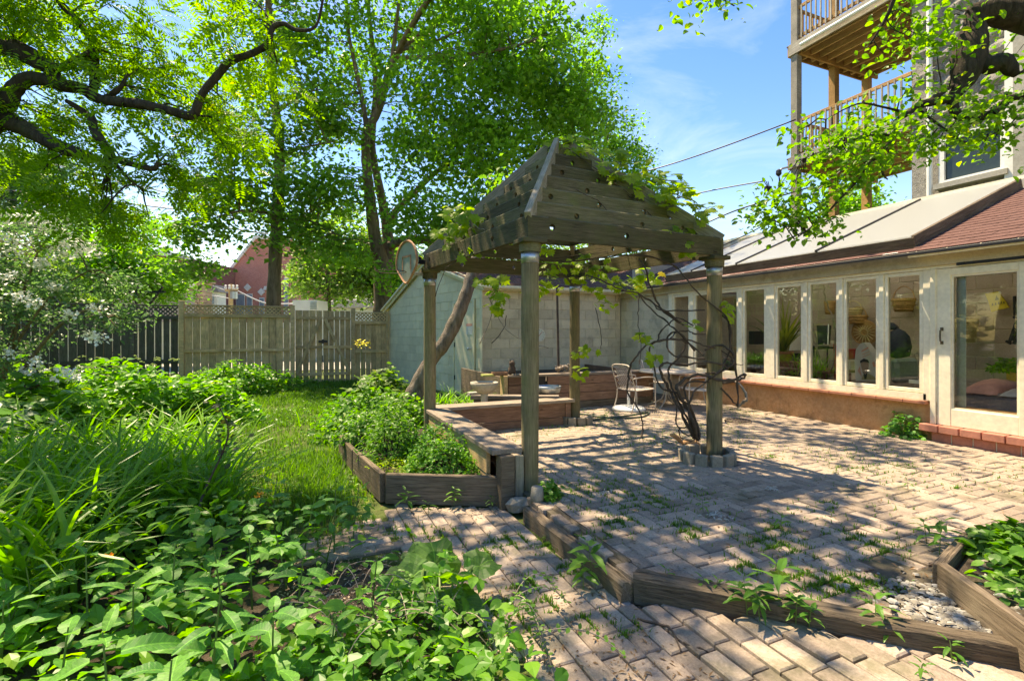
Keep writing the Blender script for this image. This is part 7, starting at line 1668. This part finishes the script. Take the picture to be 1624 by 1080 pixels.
prn('face_print', [(1365, 578), (1366, 573), (1372, 570), (1377, 573), (1378, 580), (1376, 589), (1372, 594), (1368, 591)], M_face); prn('cap_print', [(1364, 576), (1364, 572), (1370, 568.5), (1377, 571), (1379, 576), (1375, 574.5), (1369, 574)], M_cap, .006); prn('shirt_print', [(1366, 602), (1369, 594), (1373, 596), (1377, 592), (1386, 597), (1390, 602)], plain('printed ochre', (.45, .38, .2), .9)); prn('red_print', [(1360, 588), (1364, 580), (1365, 590), (1367, 598)], M_redp)
prn('red_print', [(1383, 575), (1386, 573), (1388, 579), (1391, 576), (1391, 581), (1385, 582)], M_redp); prn('collar_print', [(1369, 590), (1372, 594), (1376, 590), (1374, 601), (1371, 601)], M_cap, .007)
xbox('red_toolbox', Q(1342, 570, 8.6), Q(1355, 553, 8.9), plain('red enamel', (.35, .02, .03), .4), None, .015, label='dark red tool box behind the fourth window', cat='tool box'); xbox('white_cupboard', Q(1343, 602, 8.9), Q(1372, 571, 9.3), M_trim, None, .01, label='low white cupboard behind the cloth bag', cat='cupboard')
MB().lathe([(.06, 0), (.07, .12), (.03, .17), (.03, .2)], Q(1391, 575, 7.9), 14).build('jug', M_trim, None, True, label='pale jug behind the cloth bag', cat='jug')
rd_ = thing('red_stand', 'bright red metal stand behind the third window', 'stand', foot(Q(1324, 600, 8.0))); MB().tube([Q(1325, 600, 8.), Q(1324, 545, 8.)], .022, 8).build('pole', plain('bright red', (.55, .03, .02), .4), rd_); MB().box(Q(1314, 553, 8.), Q(1328, 550, 8.25)).build('shelf', M_black, rd_)
t = thing('backpack', 'dark rucksack and caps hanging behind the window next to the door', 'backpack', Q(1425, 540, 8.9)); c = Q(1424, 545, 8.8)
MB().lathe([(.03, -.24), (.15, -.2), (.18, -.05), (.15, .12), (.09, .2), (.02, .24)], c, 16).build('bag_body', plain('navy cloth', (.03, .035, .06), .8), t, True); MB().lathe([(.1, 0), (.1, .05), (.03, .12)], c + Vector((0, .1, .22)), 12).build('cap', plain('navy cloth', (.03, .035, .06), .8), t, True); MB().box(c + Vector((-.19, .06, -.05)), c + Vector((-.17, .14, .0))).build('patch', M_yellow, t)
xbox('grey_trunk', Q(1410, 607, 7.6), Q(1458, 568, 8.1), plain('grey green fabric', (.22, .26, .25), .85), None, .04, label='grey-green covered trunk inside the window next to the door', cat='trunk')
xbox('paper_label', Q(1441, 607.5, 7.08), Q(1459, 603, 7.081), M_white, None, 0, label='small white card at the foot of the window next to the door', cat='card')
# yellow cloth, strap and bed behind the glass door
t = thing('yellow_bag', 'crumpled yellow printed cloth bag pinned to the inner wall behind the glass door', 'bag', Q(1578, 478, 9.42)); M_yb = plain('yellow cloth', (.60, .45, .05), .85, var=.1)
MB().poly([Q(x, y, 9.40) for x, y in ((1562, 466), (1583, 462), (1594, 478), (1600, 488), (1585, 491), (1572, 495), (1568, 480))], (.03, 0, 0)).build('bag_body', M_yb, t)
for i, (x, y) in enumerate(((1574, 483), (1579, 482), (1584, 481), (1588, 480), (1592, 480))): link('dark_print', npmesh('dark_print', [Q(x - 1.4, y + 2, 9.39), Q(x + 1.4, y + 1.6, 9.39), Q(x + .8, y - 2.2, 9.39), Q(x - .6, y - 2, 9.39)], [0, 1, 2, 3], [4], plain('olive print', (.16, .13, .03), .9)), t)
link('dark_print', npmesh('dark_print', [Q(1578, 477, 9.39), Q(1584, 475, 9.39), Q(1580, 468, 9.39)], [0, 1, 2], [3], plain('olive print', (.16, .13, .03), .9)), t)
t = thing('black_tripod', 'folded black strap and tripod hanging at the right behind the glass door', 'tripod', Q(1605, 520, 9.3))
for a, b in (((1609, 470), (1610, 500)), ((1617, 505), (1604, 540)), ((1613, 508), (1600, 545)), ((1603, 545), (1596, 541)), ((1608, 503), (1618, 506)), ((1620, 512), (1608, 546))): MB().tube([Q(a[0], a[1], 9.35), Q(b[0], b[1], 9.3)], .02, 7).build('strap', M_black, t)
bd = thing('bed', 'low bed with amber headboard, pink ruffled spread and grey striped pillow behind the glass door', 'bed', foot(Q(1570, 650, 8.5)))
M_pink = plain('pink cloth', (.62, .30, .26), .9, var=.12, sc_=14); M_greyc = plain('grey cloth', (.45, .43, .45), .9, var=.12, sc_=14)
a = Q(1524, 640, 8.0); b = Q(1622, 640, 8.0); ymx, ymn = a.y, b.y - .2
MB().box((8.0, ymn, .25), (9.1, ymx, .52), .05).build('mattress', plain('mauve cloth', (.32, .24, .24), .9), bd)
MB().box((8.0, ymn, .10), (8.05, ymx, .26)).build('bed_rail', M_cane, bd)
MB().box((9.12, ymn + .35, .3), (9.18, ymx, .92), .02).build('headboard', plain('amber wood', (.48, .26, .06), .5), bd)
def cloth(x0, x1, y0, y1, z, mat, name, amp, seed):
    n = 16; V = []; r_ = random.Random(seed)
    for i in range(n + 1):
        for j in range(n + 1):
            u, v_ = i / n, j / n; e = math.sin(math.pi * u) ** .4 * math.sin(math.pi * v_) ** .4; V.append((lerp(x0, x1, u), lerp(y0, y1, v_), .50 + z * e + amp * math.sin(u * 19 + v_ * 7 + seed) * e + r_.uniform(-.004, .004)))
    link(name, npmesh(name, V, [k for i in range(n) for j in range(n) for k in (i * (n + 1) + j, (i + 1) * (n + 1) + j, (i + 1) * (n + 1) + j + 1, i * (n + 1) + j + 1)], [4] * n * n, mat, True), bd)
ym = lerp(ymn, ymx, .55)
cloth(7.97, 9.0, ym, ymx + .02, .16, M_pink, 'pink_spread', .018, 2); cloth(7.97, 9.0, ymn, ym - .02, .13, M_greyc, 'grey_pillow', .012, 5); cloth(7.99, 8.3, ymn + .2, ymn + .26, .165, M_redp, 'red_stripe', .004, 5)
bush('indoor_plant', 'dark bushy plant standing on the bed side behind the glass door', 'plant', Q(1600, 590, 8.7), (.16, .18, .2), 420, TO, L_slim, .06, nst=8)
# leaves and dead twigs on the paving
r_ = random.Random(31)
for i, (px, py, z, lab) in enumerate(((1145, 822, 0, 'bleached dead leaf cluster at the middle of the patio'), (1130, 818, 0, 'second bleached leaf cluster beside the first'), (958, 783, 0, 'curled dead leaf cluster behind the front post'), (1480, 1045, LOW, 'grey-green dry leaf at the right end of the long timber'), (1225, 778, 0, 'small pale leaf lying in the pergola shadow'))):
    v = G(px, py, z); q = np.tile(np.array(v), (14, 1)) + rng.normal(size=(14, 3)) * [.05, .03, .006] * (1 if i < 4 else .3); q[:, 2] = z + .012; n, d = rand_leaf(14, 1, 0)
    tag(link('dead_leaves', npmesh('dead_leaves', *spread_leaves(T_oval(.3, .2, .3), q, n, d, .05 * rng.uniform(.5, 1, 14)), plain('bleached leaf', (.45, .44, .40), .9))), lab, 'leaves')
for a, b, c_, z, lab in (((1015, 985), (1060, 1000), (1080, 1035), LOW, 'thin dark curved stick on the lower paving'), ((1085, 1022), (1110, 1035), (1142, 1042), LOW, 'short dark forked stick right of the curved stick'), ((1580, 1055), (1600, 1045), (1612, 1030), LOW, 'pale twig at the lower right corner')):
    MB().tube(smoothpts([G(*a, z) + Vector((0, 0, .008)), G(*b, z) + Vector((0, 0, .016)), G(*c_, z) + Vector((0, 0, .008))], 5, .002), [.006] * 6 + [.004] * 5, 6).build('stick', M_cane if 'dark' in lab else M_canelight, None, True, label=lab, cat='stick')
